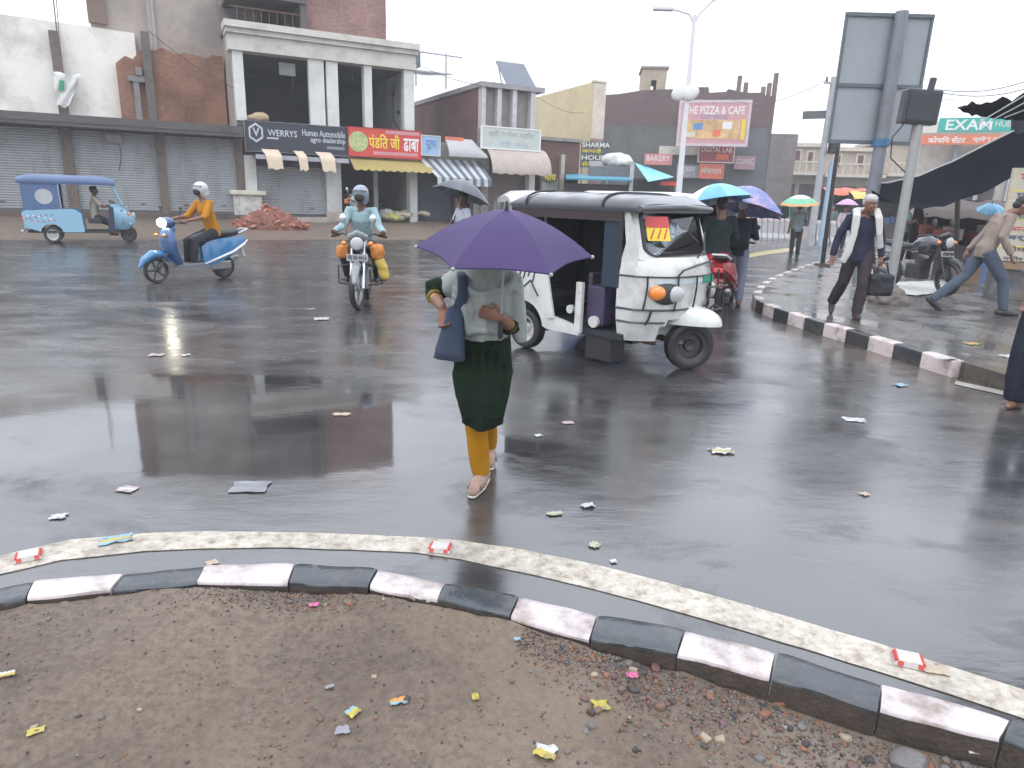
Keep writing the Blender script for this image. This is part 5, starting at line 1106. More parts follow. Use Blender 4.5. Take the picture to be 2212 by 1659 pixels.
# ---------------- white van behind the umbrella
van=thing('white_van','white van with a rounded roof seen behind the purple umbrella','van',(.35,16.9,0),R(-80)); van.scale=(1,1,.98)
vs=[]
for x,zt_,hw in ((-1.7,1.0,.70),(-1.62,1.55,.72),(-1.3,1.76,.74),(-.5,1.83,.76),(.5,1.80,.76),(1.0,1.66,.75),(1.5,1.12,.74),(1.85,.95,.70),(1.95,.6,.66)):
    vs.append([V((x,-hw*.93,.28)),V((x,-hw,.6)),V((x,-hw,min(zt_-.05,1.0))),V((x,-hw*.88,zt_-.12)),V((x,-hw*.6,zt_-.01)),V((x,0,zt_+.02)),V((x,hw*.6,zt_-.01)),V((x,hw*.88,zt_-.12)),V((x,hw,min(zt_-.05,1.0))),V((x,hw,.6)),V((x,hw*.93,.28))])
MB().loft(vs).build('body',white_pt,van,smooth=40)
wd=M('dark_car_glass',(.16,.2,.21),.1,coat=1,var=.1)
for sg in (-1,1):
    for a,b in ((-1.45,-.65),(-.55,.2),(.3,.95)): MB().loft([[V((x,sg*(.775 if z<1.1 else .71),z)) for x,z in ((a,1.05),(b,1.05),(b-.03-(.1 if b>.9 else 0),1.55),(a+.08,1.55))],[V((x,sg*(.74 if z<1.1 else .68),z)) for x,z in ((a,1.05),(b,1.05),(b-.03,1.55),(a+.08,1.55))]]).build('window',wd,van)
    for x in (-1.1,1.25): wheel(van,(x,sg*.66,.29),.29,.17,rim_w)
    MB().box((1.86,sg*.5,.78),(.12,.26,.14),bev=.03).build('headlight',M('clear_lens',(.42,.43,.43)),van)
MB().loft([[V((1.04,-.62,1.62)),V((1.04,.62,1.62)),V((1.52,.66,1.14)),V((1.52,-.66,1.14))],[V((1.00,-.62,1.60)),V((1.00,.62,1.60)),V((1.48,.66,1.12)),V((1.48,-.66,1.12))]]).build('windscreen',wd,van)
MB().box((1.93,0,.42),(.1,1.3,.2),bev=.04).build('bumper',black_pl,van)
# ---------------- blue scooter
sc_blue=M('scooter_blue',(.018,.07,.19),.2,var=.1,coat=.8); sc_lb=M('scooter_light_blue',(.04,.17,.35),.2,var=.08,coat=.8)
F0=G(340,612); R0_=G(484,600); hd=math.atan2(F0.y-R0_.y,F0.x-R0_.x)
sc=thing('scooter','blue scooter with its headlamp lit, ridden leftward across the wet junction','scooter',(R0_.x,R0_.y,0),hd)
Lw=(F0-R0_).length
wheel(sc,(0,0,.22),.22,.10,rim_k); wheel(sc,(Lw,0,.22),.22,.09,rim_k,spokes=5)
x0=Lw
MB().tube([(x0-.24,0,.40),(x0-.12,0,.50),(x0+.04,0,.50),(x0+.2,0,.40),(x0+.27,0,.30)],[.05,.075,.085,.07,.03],12,flat=.9,side=(0,1,0),round_=1).build('front_mudguard',sc_lb,sc,smooth=60)
rg=[]
for z,x,hw,d in ((.26,x0-.36,.15,.05),(.36,x0-.30,.2,.07),(.55,x0-.22,.23,.10),(.75,x0-.20,.22,.12),(.90,x0-.24,.16,.11),(1.0,x0-.27,.09,.08)):
    rg.append([V((x+d*math.sin(math.pi*i/10)-.05,-hw*math.cos(math.pi*i/10),z)) for i in range(11)]+[V((x-.10,hw*.9,z)),V((x-.10,-hw*.9,z))])
MB().loft(rg).build('leg_shield',sc_blue,sc,smooth=50)
MB().loft([[V((x0-.42,-.17,.30)),V((x0-.42,.17,.30)),V((x0-.37,.19,.62)),V((x0-.37,-.19,.62))],[V((x0-.36,-.17,.30)),V((x0-.36,.17,.30)),V((x0-.31,.19,.62)),V((x0-.31,-.19,.62))]]).build('inner_panel',M('grey_plastic',(.17,.17,.18),.5),sc)
MB().box((x0-.58,0,.29),(.46,.34,.07),bev=.02).build('floorboard',M('grey_plastic',(.17,.17,.18)),sc)
rg=[]
for x,zb,zt,hw in ((.46,.27,.60,.13),(.36,.27,.70,.17),(.15,.33,.74,.2),(-.1,.44,.76,.19),(-.32,.56,.78,.14),(-.46,.64,.77,.07)):
    rg.append([V((x,-hw,zb)),V((x,-hw*1.08,(zb+zt)/2)),V((x,-hw*.8,zt)),V((x,hw*.8,zt)),V((x,hw*1.08,(zb+zt)/2)),V((x,hw,zb))])
MB().loft(rg).build('rear_body',sc_lb,sc,smooth=50)
for sg in (-1,1): MB().tube([(.45,sg*.16,.30),(.2,sg*.215,.40),(-.1,sg*.215,.50),(-.38,sg*.15,.63),(-.5,sg*.09,.70)],[.012,.02,.022,.02,.008],6).build('white_stripe',P_W,sc)
MB().tube([(.5,0,.76),(.3,0,.80),(.0,0,.82),(-.3,0,.85),(-.42,0,.85)],[.10,.14,.15,.12,.06],12,flat=.5,side=(0,1,0),round_=1).build('seat',seat_m,sc,smooth=60)
MB().tube([(-.28,.14,.83),(-.5,.1,.9),(-.5,-.1,.9),(-.28,-.14,.83)],.016,8).build('grab_rail',M('pale_rail',(.55,.56,.57),.4),sc)
MB().box((-.47,0,.66),(.06,.16,.08),bev=.02,ry=.3).build('tail_light',M('red_lens',(.4,.02,.02),.2),sc); MB().box((-.40,0,.46),(.02,.16,.14),ry=.35).build('number_plate',P_W,sc)
MB().tube([(.05,-.13,.24),(-.25,-.16,.30),(-.4,-.16,.36)],[.035,.05,.045],10,round_=1).build('exhaust',M('dull_silver',(.3,.3,.3),.4,.7),sc,smooth=60)
MB().box((.12,.1,.26),(.4,.12,.16),bev=.03).build('engine',M('dull_silver',(.3,.3,.3)),sc)
MB().tube([(x0-.30,0,.95),(x0-.34,0,1.02)],.05).build('steering_head',sc_blue,sc)
MB().tube([(x0-.44,-.34,1.03),(x0-.32,-.12,1.04),(x0-.32,.12,1.04),(x0-.44,.34,1.03)],.018,8).build('handlebar',black_pl,sc)
hc=MB(); hc.ell((x0-.28,0,1.03),(.13,.17,.10)); hc.build('headlamp_cowl',sc_blue,sc,smooth=60)
MB().ell((x0-.18,0,1.03),(.045,.13,.075)).build('headlight',Memit('lit_headlamp',(1,.93,.72),45),sc,smooth=60)
for sg in (-1,1):
    MB().ell((x0-.13,sg*.13,.82),(.03,.04,.03)).build('indicator',M('orange_lens',(.75,.22,.02)),sc); a=MB().tube([(x0-.38,sg*.22,1.05),(x0-.36,sg*.3,1.25)],.007).build('mirror_arm',black_pl,sc); MB().ell((x0-.36,sg*.32,1.28),(.015,.07,.045)).build('mirror',black_pl,a,smooth=60)
for sg in (-1,1): MB().tube([(x0-.25,sg*.07,.6),(x0-.02,sg*.07,.22)],.02).build('fork',black_pl,sc)
# ---------------- motorcycle
Fm=G(773,668); mh=R(-84); Lm=1.27; md=V((math.cos(mh),math.sin(mh),0))
mo=thing('motorcycle','dark motorcycle with orange and yellow side bags ridden straight at the camera','motorcycle',Fm-md*Lm,mh)
wheel(mo,(0,0,.3),.3,.09,rim_k,spokes=16); wheel(mo,(Lm,0,.3),.3,.08,M('dull_silver',(.3,.3,.3)),R(-10),spokes=18)
for sg in (-1,1): MB().tube([(Lm,sg*.085,.30),(Lm-.13,sg*.085,.62),(Lm-.27,sg*.085,.95)],[.028,.026,.022],10).build('fork',chrome,mo,smooth=60)
MB().tube([(Lm-.2,0,.60),(Lm-.02,0,.64),(Lm+.17,0,.57),(Lm+.28,0,.42)],[.045,.06,.06,.04],10,flat=.9,side=(0,1,0),round_=1).build('front_mudguard',M('pale_grey_fender',(.20,.22,.23),.3,coat=.5),mo,smooth=60)
h=MB(); h.lathe([(.001,-.1),(.06,-.1),(.1,0),(.105,.05),(.1,.07)],(Lm-.17,0,.93),'x',20); hl=h.build('headlamp',chrome,mo,smooth=60); MB().ell((Lm-.10,0,.93),(.03,.095,.095)).build('lens',M('clear_lens',(.42,.43,.43)),hl,smooth=60)
MB().tube([(Lm-.22,-.11,1.02),(Lm-.15,0,1.08),(Lm-.22,.11,1.02)],.045,8,round_=1).build('headlamp_cowl',M('pale_grey_fender',(.42,.45,.46)),mo,smooth=60)
MB().box((Lm-.1,0,.73),(.02,.30,.10),bev=.005,ry=-.25).build('number_plate',M('plate_grey',(.3,.31,.32),.4),mo)
pt=text('PB 08 4416',(-.13,.70,.13,.77),0,P_K,mo,'plate_number'); pt.matrix_local=Matrix.Translation((Lm-.084,0,0))@Matrix.Rotation(R(90),4,'Z')
MB().tube([(Lm-.42,-.36,1.02),(Lm-.34,-.22,1.06),(Lm-.28,-.08,1.0),(Lm-.28,.08,1.0),(Lm-.34,.22,1.06),(Lm-.42,.36,1.02)],.015,8).build('handlebar',black_pl,mo,smooth=60)
for sg in (-1,1):
    MB().tube([(Lm-.37,sg*.28,1.04),(Lm-.44,sg*.40,1.01)],.022,8).build('grip',black_rub,mo); a=MB().tube([(Lm-.34,sg*.17,1.06),(Lm-.30,sg*.2,1.22)],.012,6).build('mirror_arm',chrome,mo); MB().ell((Lm-.30,sg*.215,1.27),(.02,.05,.07)).build('mirror',chrome,a,smooth=60)
    MB().ell((Lm-.16,sg*.19,.93),(.04,.04,.035)).build('indicator',M('orange_lens',(.75,.22,.02)),mo,smooth=60)
MB().tube([(Lm-.3,0,.86),(Lm-.45,0,.90),(Lm-.68,0,.86),(Lm-.82,0,.78)],[.08,.14,.13,.08],14,flat=.95,round_=1).build('fuel_tank',M('dark_tank',(.03,.03,.04),.15,coat=1),mo,smooth=60)
MB().tube([(Lm-.75,0,.82),(.3,0,.80),(.0,0,.84),(-.22,0,.86)],[.10,.14,.14,.09],12,flat=.5,side=(0,1,0),round_=1).build('seat',seat_m,mo,smooth=60)
m=MB(); m.box((.62,0,.38),(.34,.26,.3),bev=.04); m.box((.72,0,.58),(.2,.2,.16),bev=.02,ry=.3); m.build('engine',M('dull_silver',(.3,.3,.3)),mo)
MB().tube([(Lm-.3,0,.9),(Lm-.5,0,.5),(.5,0,.28),(.2,0,.4),(.0,0,.3)],.025,8).build('frame',black_pl,mo)
for sg in (-1,1): MB().tube([(Lm-.42,sg*.06,.62),(Lm-.42,sg*.32,.58),(Lm-.46,sg*.32,.32),(Lm-.5,sg*.06,.28)],.014,8).build('crash_guard',black_pl,mo,smooth=60)
m=MB(); m.box((Lm-.36,.26,.80),(.2,.2,.22),bev=.05); m.organic('orange_bag',M('orange_bag',(.55,.2,.04),.5,var=.2),mo,vox=.02,amp=.02,sc=9)
m=MB(); m.box((Lm-.36,-.24,.80),(.2,.18,.2),bev=.05); m.organic('orange_bag',M('orange_bag',(.55,.2,.04)),mo,vox=.02,amp=.02,sc=9)
m=MB(); m.box((Lm-.38,.33,.55),(.2,.14,.34),bev=.05,rx=.3); m.organic('yellow_bag',M('yellow_bag',(.5,.37,.06),.5,var=.25),mo,vox=.02,amp=.02,sc=9)
for sg in (-1,1): MB().tube([(.45,sg*.1,.32),(.45,sg*.34,.33)],.016).build('footrest',black_rub,mo)
MB().tube([(.5,-.16,.3),(.1,-.18,.3),(-.3,-.18,.38)],[.03,.045,.045],10,round_=1).build('exhaust',M('dull_silver',(.3,.3,.3)),mo,smooth=60)
def recolour(root,mp):
    for c in kids(root):
        if c.type=='MESH':
            if any(m_ and m_.name in mp for m_ in c.data.materials):
                c.data=c.data.copy()
                for q,m_ in enumerate(c.data.materials):
                    if m_ and m_.name in mp: c.data.materials[q]=mp[m_.name]
        recolour(c,mp)
# parked motorcycle by the dark shop (front view, small)
c,_=verge(757,470); pm_=dup(mo,c,R(-70),label='small parked motorcycle by the white pillar of the open dark shop'); pm_.location.z-=.02

b=P(1925,560,13.6); b.z=PZ; o=dup(mo,b,R(-70),label='parked dark motorcycle with orange lamps behind the old man on the pavement'); recolour(o,{'wet_chrome':black_pl,'orange_bag':seat_m,'yellow_bag':seat_m,'pale_grey_fender':black_pl,'dull_silver':M('dark_engine',(.06,.06,.065),.4,.5)})
red_p=M('red_scooter_paint',(.30,.02,.025),.25,coat=.6); b=P(1560,600,10.9); b.z=0
o=dup(sc,b,R(65),label='parked red scooter beside the person in the dark green jacket'); recolour(o,{'scooter_blue':red_p,'scooter_light_blue':red_p,'lit_headlamp':M('clear_lens',(.42,.43,.43)),'sign_white':red_p})
for px,Y,a,lab,col in ((1640,44,-100,'distant silver van beyond the median barriers, right of the hoarding block',(.3,.32,.34)),(1770,50,-80,'distant maroon van far down the side road by the signal pole',(.16,.04,.05))):
    b=P(px,480,Y); b.z=0; o=dup(van,b,R(a),label=lab); recolour(o,{'wet_white_paint':M('van_paint_%d'%px,col,.25,coat=.6)})
b=P(1700,480,41); b.z=0; o=dup(er2,b,R(-95),label='distant green battery rickshaw on the side road behind the barriers'); recolour(o,{'pale_blue_paint2':M('green_paint',(.05,.2,.09),.3,coat=.5),'mid_blue_canvas':M('green_canvas',(.03,.1,.05),.6),'whitish_roof':M('dark_green_roof',(.06,.14,.08),.5)})
# ================================================================ people: local x = their left..right as seen from the front (+x is viewer's right), facing local -y
def mir(p): return V((-p[0],p[1],p[2]))
BASE=dict(head=(0,-.01,1.59),neck=(0,.01,1.46),chest=(0,.0,1.27),waist=(0,0,1.06),pelvis=(0,0,.92),
 shR=(-.18,0,1.39),elR=(-.24,.03,1.12),haR=(-.25,-.07,.88),shL=(.18,0,1.39),elL=(.24,.03,1.12),haL=(.25,-.07,.88),
 hiR=(-.09,0,.90),knR=(-.10,-.02,.49),anR=(-.10,.03,.09),hiL=(.09,0,.90),knL=(.10,-.02,.49),anL=(.10,.03,.09))
def hand(m,w,d,s=1,curl=.5,side=1,up=None):
    """palm with five separate curled fingers at wrist w pointing along d"""
    d=V(d).normalized(); a=V(up) if up is not None else V((0,-1,0)); a=(a-d*a.dot(d)); a=a.normalized() if a.length>.01 else V((1,0,0)); b=d.cross(a)*side
    m.tube([w,w+d*.05*s,w+d*.085*s],[.022*s,.034*s,.032*s],10,flat=.55,side=b,round_=1)
    for k,(off_,ln) in enumerate(((-.027,.058),(-.009,.072),(.009,.07),(.027,.055))):
        p=w+d*.085*s+b*off_*s; q=p+(d*(1-curl*.3)+a*curl*.5).normalized()*ln*.5*s; r=q+(d*(1-curl)+a*curl*1.3).normalized()*ln*.5*s
        m.tube([p-d*.02*s,p,q,r],[.0095*s,.0095*s,.0085*s,.007*s],7,round_=1)
    p=w+d*.03*s-b*.028*s; q=p+(d*.6-b*.7+a*.4).normalized()*.035*s; r=q+(d*.9+a*.5).normalized()*.028*s
    m.tube([w+d*.02*s,p,q,r],[.014*s,.013*s,.011*s,.008*s],7,round_=1)
def head(m,c,f,s=1,up=(0,0,1)):
    """skull, jaw, nose, brow, lips, chin and ears; f = facing direction"""
    f=V(f).normalized(); u=V(up); u=(u-f*u.dot(f)).normalized(); r=f.cross(u); rot=Matrix((r,-f,u)).transposed().to_quaternion()
    L_=lambda x,y,z: c+(r*x+f*y+u*z)*s
    m.ell(L_(0,-.012,.035),(.076*s,.095*s,.085*s),rot=rot,n=16,m=12); m.ell(L_(0,.018,-.03),(.060*s,.072*s,.085*s),rot=rot,n=14,m=10); m.ell(L_(0,.055,-.088),(.028*s,.024*s,.022*s),rot=rot)
    m.tube([L_(0,.082,.028),L_(0,.10,-.012),L_(0,.108,-.022)],[.009*s,.013*s,.016*s],8,round_=1); m.ell(L_(0,.078,.035),(.055*s,.02*s,.012*s),rot=rot); m.ell(L_(0,.083,-.056),(.026*s,.014*s,.012*s),rot=rot)
    for e in (-1,1): m.ell(L_(e*.077,-.01,-.01),(.012*s,.02*s,.033*s),rot=rot); m.ell(L_(e*.036,.066,-.02),(.024*s,.02*s,.02*s),rot=rot)
    return L_,rot
def person(label,loc,rz,J=None,s=1.0,skin_=None,vox=.012,shirt=None,sleeve='short',trousers=None,shoes=None,hair='short',hair_mat=None,face=(0,-1,0),hands=(((0,-.2,-1)),((0,-.2,-1))),group=None,torso=1.0,hem=.0,curl=.6,legw=1.0,baggy=0,eyes=True,toe=None,shirt_amp=.006):
    j={k:V(v)*s for k,v in BASE.items()}
    for k,v in (J or {}).items(): j[k]=V(v)*s
    o=thing('person',label,'person',loc,rz,group); sk=skin_ or skin
    m=MB()
    m.tube([j['pelvis'],j['waist'],j['chest'],j['chest'].lerp(j['neck'],.55)],[.145*s*torso,.128*s*torso,.155*s*torso,.12*s],16,flat=.68,side=(1,0,0),round_=.6)
    m.tube([j['chest'].lerp(j['neck'],.6),j['neck'],j['head']-V((0,0,.03))*s],[.075*s,.055*s,.052*s],12,round_=1)
    for a in 'RL':
        m.tube([j['chest'].lerp(j['neck'],.45),j['sh'+a],j['el'+a],j['el'+a].lerp(j['ha'+a],.5),j['ha'+a]],[.055*s,.056*s,.04*s,.036*s,.025*s],10,round_=1)
        m.tube([j['pelvis'],j['hi'+a],j['kn'+a],j['kn'+a].lerp(j['an'+a],.35),j['an'+a]],[.08*s,.088*s,.058*s,.056*s,.036*s],12,round_=1)
        t=(toe or {}).get(a,V((0,-1,0))); t=V(t).normalized(); an=j['an'+a]
        m.tube([an+V((0,0,-.045))*s-t*.05*s,an+V((0,0,-.05))*s+t*.07*s,an+V((0,0,-.062))*s+t*.16*s],[.034*s,.036*s,.026*s],10,round_=1)
        hand(m,j['ha'+a],V(hands[0 if a=='R' else 1]),s*1.05,curl,1 if a=='R' else -1)
    Lh,rot=head(m,j['head'],face,s)
    m.organic('body',sk,o,vox=vox*.75,it=2)
    if eyes:
        for e in (-1,1):
            ey=MB().ell(Lh(e*.032,.079,.006),(.014*s,.008*s,.009*s),rot=rot).build('eye',M('eye_white',(.5,.48,.45),.2),o,smooth=80); MB().ell(Lh(e*.032,.085,.006),(.006*s,.004*s,.006*s),rot=rot).build('iris',M('iris_dark',(.01,.008,.007),.2),ey,smooth=80)
            MB().tube([Lh(e*.05,.083,.03),Lh(e*.03,.095,.037),Lh(e*.014,.096,.032)],.005*s,6).build('eyebrow',hair_m,o)
        MB().tube([Lh(-.022,.092,-.056),Lh(0,.098,-.057),Lh(.022,.092,-.056)],.0045*s,6,round_=1).build('mouth',M('lips',(.13,.05,.045),.45),o)
    if hair:
        m=MB()
        if hair=='short': m.ell(Lh(0,-.03,.055),(.084*s,.098*s,.082*s),rot=rot); m.ell(Lh(0,.035,.105),(.06*s,.045*s,.03*s),rot=rot); m.ell(Lh(0,-.06,-.01),(.072*s,.05*s,.06*s),rot=rot)
        if hair=='cap': m.ell(Lh(0,-.015,.075),(.086*s,.102*s,.066*s),rot=rot); m.ell(Lh(0,-.05,.03),(.08*s,.07*s,.07*s),rot=rot)
        m.organic('hair',hair_mat or hair_m,o,vox=vox*.8,it=2,amp=.006,sc=30)
    if shirt:
        m=MB(); k=1.13
        b=j['pelvis']+V((0,0,-.10+hem))*s
        m.tube([b,j['pelvis']+V((0,0,.04))*s,j['waist'],j['chest'],j['chest'].lerp(j['neck'],.5),j['chest'].lerp(j['neck'],.82)],[.170*s*torso,.168*s*torso,.155*s*torso,.172*s*torso,.135*s,.075*s],18,flat=.72,side=(1,0,0))
        for a in 'RL':
            sh,el,ha=j['sh'+a],j['el'+a],j['ha'+a]
            if sleeve=='short': m.tube([j['chest'].lerp(j['neck'],.45),sh,sh.lerp(el,.75)],[.075*s,.074*s,.068*s],12,round_=.5)
            elif sleeve=='elbow': m.tube([j['chest'].lerp(j['neck'],.45),sh,el,el.lerp(ha,.15)],[.075*s,.072*s,.06*s,.055*s],12,round_=.4)
            else: m.tube([j['chest'].lerp(j['neck'],.45),sh,el,el.lerp(ha,.5),el.lerp(ha,.93)],[.075*s,.072*s,.056*s,.05*s,.042*s],12,round_=.4)
        m.organic('shirt',shirt,o,vox=vox,it=3,amp=shirt_amp,sc=9,st=(1,1,.5))
    if trousers:
        m=MB(); m.tube([j['pelvis']+V((0,0,-.06))*s,j['pelvis']+V((0,0,.06))*s],[.155*s*torso,.148*s*torso],16,flat=.72,side=(1,0,0),round_=.5)
        for a in 'RL':
            h_,k_,n_=j['hi'+a],j['kn'+a],j['an'+a]
            m.tube([j['pelvis'].lerp(h_,.6),h_,h_.lerp(k_,.5),k_,k_.lerp(n_,.5),n_+V((0,0,.0))],[.095*s,.104*s*legw,.09*s*legw,.076*s*legw,(.07+baggy*.03)*s*legw,(.062+baggy*.04)*s*legw],14,round_=.3)
        m.organic('trousers',trousers,o,vox=vox,it=3,amp=.006,sc=8,st=(1,1,.6))
    if shoes:
        for a in 'RL':
            m=MB(); t=V((toe or {}).get(a,V((0,-1,0)))).normalized(); an=j['an'+a]
            m.tube([an+V((0,0,-.038))*s-t*.06*s,an+V((0,0,-.042))*s+t*.04*s,an+V((0,0,-.052))*s+t*.12*s,an+V((0,0,-.06))*s+t*.19*s],[.046*s,.050*s,.044*s,.030*s],12,round_=1)
            m.organic('shoe',shoes,o,vox=.012,it=2)
    return o,j,Lh,rot
def cloth(name,c,var=.12,rough=.85,**k): return M(name,c,rough,ior=1.3,var=var,scale=6,bump=.25,bscale=35,**k)
def umbrella(label,loc,R0,H,mats,tilt=(0,0),rz=0,n=8,shaft=.75,sag=.03,handle=True,scale=1):
    o=thing('umbrella',label,'umbrella',loc); o.rotation_euler=(tilt[0],tilt[1],rz)
    # origin at the canopy's crown; the shaft runs down local -z
    nr=8; pan=8; g=[]
    m=MB(); rings=[]
    for a in range(nr+1):
        f=a/nr; row=[]
        for i in range(n*pan):
            t=(i%pan)/pan; ph=2*math.pi*(i/(n*pan)); ch=math.cos(math.pi/n)/math.cos(((i%pan)/pan-.5)*2*math.pi/n)
            sc=1-(1-ch)*1.0*f; edge=sag*math.sin(math.pi*t)*f
            r=R0*f*(sc)*(1-.06*math.sin(math.pi*t)*f); z=-H*(f**1.75)+edge*.9-.035*math.sin(math.pi*t)*f**.8*(1-.4*f)
            row.append((r*math.cos(ph),r*math.sin(ph),z))
        rings.append(row)
    V0=[[m._v(p) for p in r] for r in rings[1:]]; V1=[[m._v((p[0],p[1],p[2]-.006)) for p in r] for r in rings[1:]]; t0=m._v((0,0,0)); t1=m._v((0,0,-.006)); N_=n*pan
    for i in range(N_):
        k=(i+1)%N_; 
        if len(mats)>1: m.mi=(i//pan)%len(mats)
        m._f((t0,V0[0][i],V0[0][k])); m._f((t1,V1[0][k],V1[0][i]))
        for a in range(nr-1): m._f((V0[a][i],V0[a+1][i],V0[a+1][k],V0[a][k])); m._f((V1[a][i],V1[a][k],V1[a+1][k],V1[a+1][i]))
        m._f((V0[-1][i],V1[-1][i],V1[-1][k],V0[-1][k]))
    m.build('canopy',mats,o,smooth=11)
    for i in range(n):
        ph=2*math.pi*i/n; p=[V((R0*f*math.cos(ph),R0*f*math.sin(ph),-H*(f**1.75)-.012)) for f in (0,.25,.5,.75,1)]
        rb=MB().tube(p,.004,5).build('rib',steel,o)
        MB().ell((R0*1.005*math.cos(ph),R0*1.005*math.sin(ph),-H-.004),(.010,.010,.010),n=8,m=6).build('rib_tip',steel,rb)
    MB().tube([(0,0,.035),(0,0,-shaft)],.006,8).build('shaft',steel,o); MB().tube([(0,0,-.0),(0,0,.045)],[.012,.005],8).build('tip',black_pl,o)
    if handle: MB().tube([(0,0,-shaft+.0),(0,0,-shaft-.09)],.014,10,round_=1).build('handle',black_pl,o)
    return o
# ---------------- the woman with the purple umbrella
WY=3.78; wo=V((-.10,WY,0))
def WL(px,py,Y): return P(px,py,Y)-wo
fa=WL(1040,1022,3.73); fb=WL(1056,958,4.16)
Jw=dict(head=WL(1058,540,3.66),neck=WL(1052,588,3.72),chest=WL(1045,655,3.76),waist=WL(1043,725,3.78),pelvis=WL(1040,775,3.78),
 shR=WL(988,612,3.78),elR=WL(930,628,3.86),haR=WL(955,664,3.62),shL=WL(1092,618,3.74),elL=WL(1112,714,3.64),haL=WL(1084,686,3.50),
 hiR=WL(1028,790,3.78),knR=WL(1028,925,3.70),anR=V((fa.x,fa.y,.085)),hiL=WL(1058,790,3.80),knL=WL(1052,905,3.92),anL=V((fb.x,fb.y,.10)))
mustard=cloth('mustard_cotton',(.36,.165,.006),.15)
wo_,jw,Lh,rot=person('woman in a dark green kurta and mustard trousers walking under a purple umbrella',wo,0,Jw,1.0,vox=.009,sleeve=None,trousers=mustard,hair='short',face=(.1,-1,-.45),hands=((.25,-.55,-.9),(-.95,-.1,.30)),legw=.86,torso=.92,curl=.9,toe={'R':(-.25,-1,0),'L':(.1,-1,-.1)},eyes=False)
kurta=M('dark_green_kurta',(.009,.018,.011),.9,ior=1.2,var=.35,scale=3,bump=.3,bscale=40,dirt=(.015,.034,.011),dscale=2.5,damt=.5)
def prof(rows,n=28,tw=0):
    """rings of (cx,cy,z,rx,ry) with draped folds"""
    rg=[]
    for k,(cx,cy,z,rx,ry,fold) in enumerate(rows):
        rg.append([V((cx+math.cos(2*math.pi*i/n)*rx*(1+fold*math.sin(i*2*math.pi/n*7+k*.35)),cy+math.sin(2*math.pi*i/n)*ry*(1+fold*math.sin(i*2*math.pi/n*5+k*.3+1)),z)) for i in range(n)])
    return rg
m=MB(); hz=WL(1045,905,3.7).z
def cl(px,py,Y): p=WL(px,py,Y); return p.x,p.y,p.z
def row(px,py,Y,rx,ry,fold): return cl(px,py,Y)+(rx,ry,fold)
rows=[row(1050,608,3.74,.07,.06,0),row(1050,625,3.76,.15,.10,0),row(1046,665,3.77,.165,.12,0),row(1043,720,3.78,.150,.12,.01),row(1041,762,3.78,.162,.135,.015),row(1041,800,3.74,.170,.185,.03),row(1042,850,3.70,.142,.195,.07),row(1044,896,3.68,.110,.185,.10),row(1044,909,3.68,.107,.185,.11)]
m.loft(prof(rows))
for a in 'RL': 
    sh,el,ha=jw['sh'+a],jw['el'+a],jw['ha'+a]; m.tube([WL(1047,640,3.77),sh,el,el.lerp(ha,.35)],[.07,.066,.055,.05],14,round_=.4)
for k in range(7):
    q=(k-3)*16; m.tube([WL(1042+q*1.15,760,3.63+.012*abs(k-3)),WL(1043+q*1.1,820,3.57+.016*abs(k-3)),WL(1044+q*.72,902,3.50+.02*abs(k-3))],[.012,.022,.020],8,round_=1)
ku=m.organic('kurta',kurta,wo_,vox=.008,it=2,amp=.011,sc=9,st=(1,1,.25))
for a in 'RL':
    sh,el,ha=jw['sh'+a],jw['el'+a],jw['ha'+a]; MB().tube([el.lerp(ha,.34),el.lerp(ha,.42)],[.046,.044],16).build('cuff',M('olive_cuff',(.25,.19,.03),.7),ku,smooth=60)
# grey dupatta draped over head, shoulders and chest
dup_m=M('pale_grey_shawl',(.29,.32,.305),.9,ior=1.25,var=.18,scale=7,bump=.35,bscale=28,stretch=(1,1,.5),dirt=(.24,.27,.26),dscale=5)
m=MB(); 
zb_=WL(1045,722,3.6).z
rows=[row(1053,590,3.70,.08,.08,0),row(1051,604,3.73,.14,.11,.01),row(1049,628,3.75,.18,.140,.03),row(1048,658,3.75,.18,.158,.05),row(1047,690,3.74,.165,.16,.06),row(1044,712,3.74,.145,.155,.08),row(1043,728,3.74,.128,.145,.10)]
m.loft(prof(rows,36))
h0=jw['head']; m.ell(h0+V((0,.01,.025)),(.105,.115,.125)); m.tube([h0+V((0,.03,-.03)),jw['neck']+V((0,.0,-.01))],[.095,.12],14,round_=1)
el=jw['elL']; m.tube([jw['shL']+V((.0,.0,.02)),jw['shL'].lerp(el,.55),el+V((.0,.02,.07))],[.09,.088,.07],14,round_=.6)
m.tube([jw['shR']+V((.04,.0,.02)),jw['shR'].lerp(jw['elR'],.35)],[.085,.07],14,round_=.6)
for k in range(7): 
    q=(k-3)*14; m.tube([WL(1049+q*1.1,622,3.62),WL(1048+q,670,3.575-.01*(k%2)),WL(1046+q*.8,716,3.585)],[.024,.026,.022],8,round_=1)
for k in range(4): m.tube([WL(992,618+k*11,3.66),WL(1040,640+k*13,3.59),WL(1098,626+k*12,3.63)],[.018,.02,.016],8,round_=1)
for k in range(6):
    y0=604+k*17; m.tube([WL(985-k*2,y0+2,3.66),WL(1012,y0+24,3.585),WL(1048,y0+34-k*2,3.555),WL(1086,y0+20,3.59),WL(1112,y0-2,3.67)],[.014,.020,.022,.020,.014],8,round_=1)
m.tube([WL(1108,640,3.62),WL(1120,690,3.60),WL(1128,735,3.63)],[.05,.045,.03],10,flat=.5,round_=.6)
m.organic('shawl',dup_m,wo_,vox=.0085,it=2,amp=.014,sc=11,st=(1,1,.35))
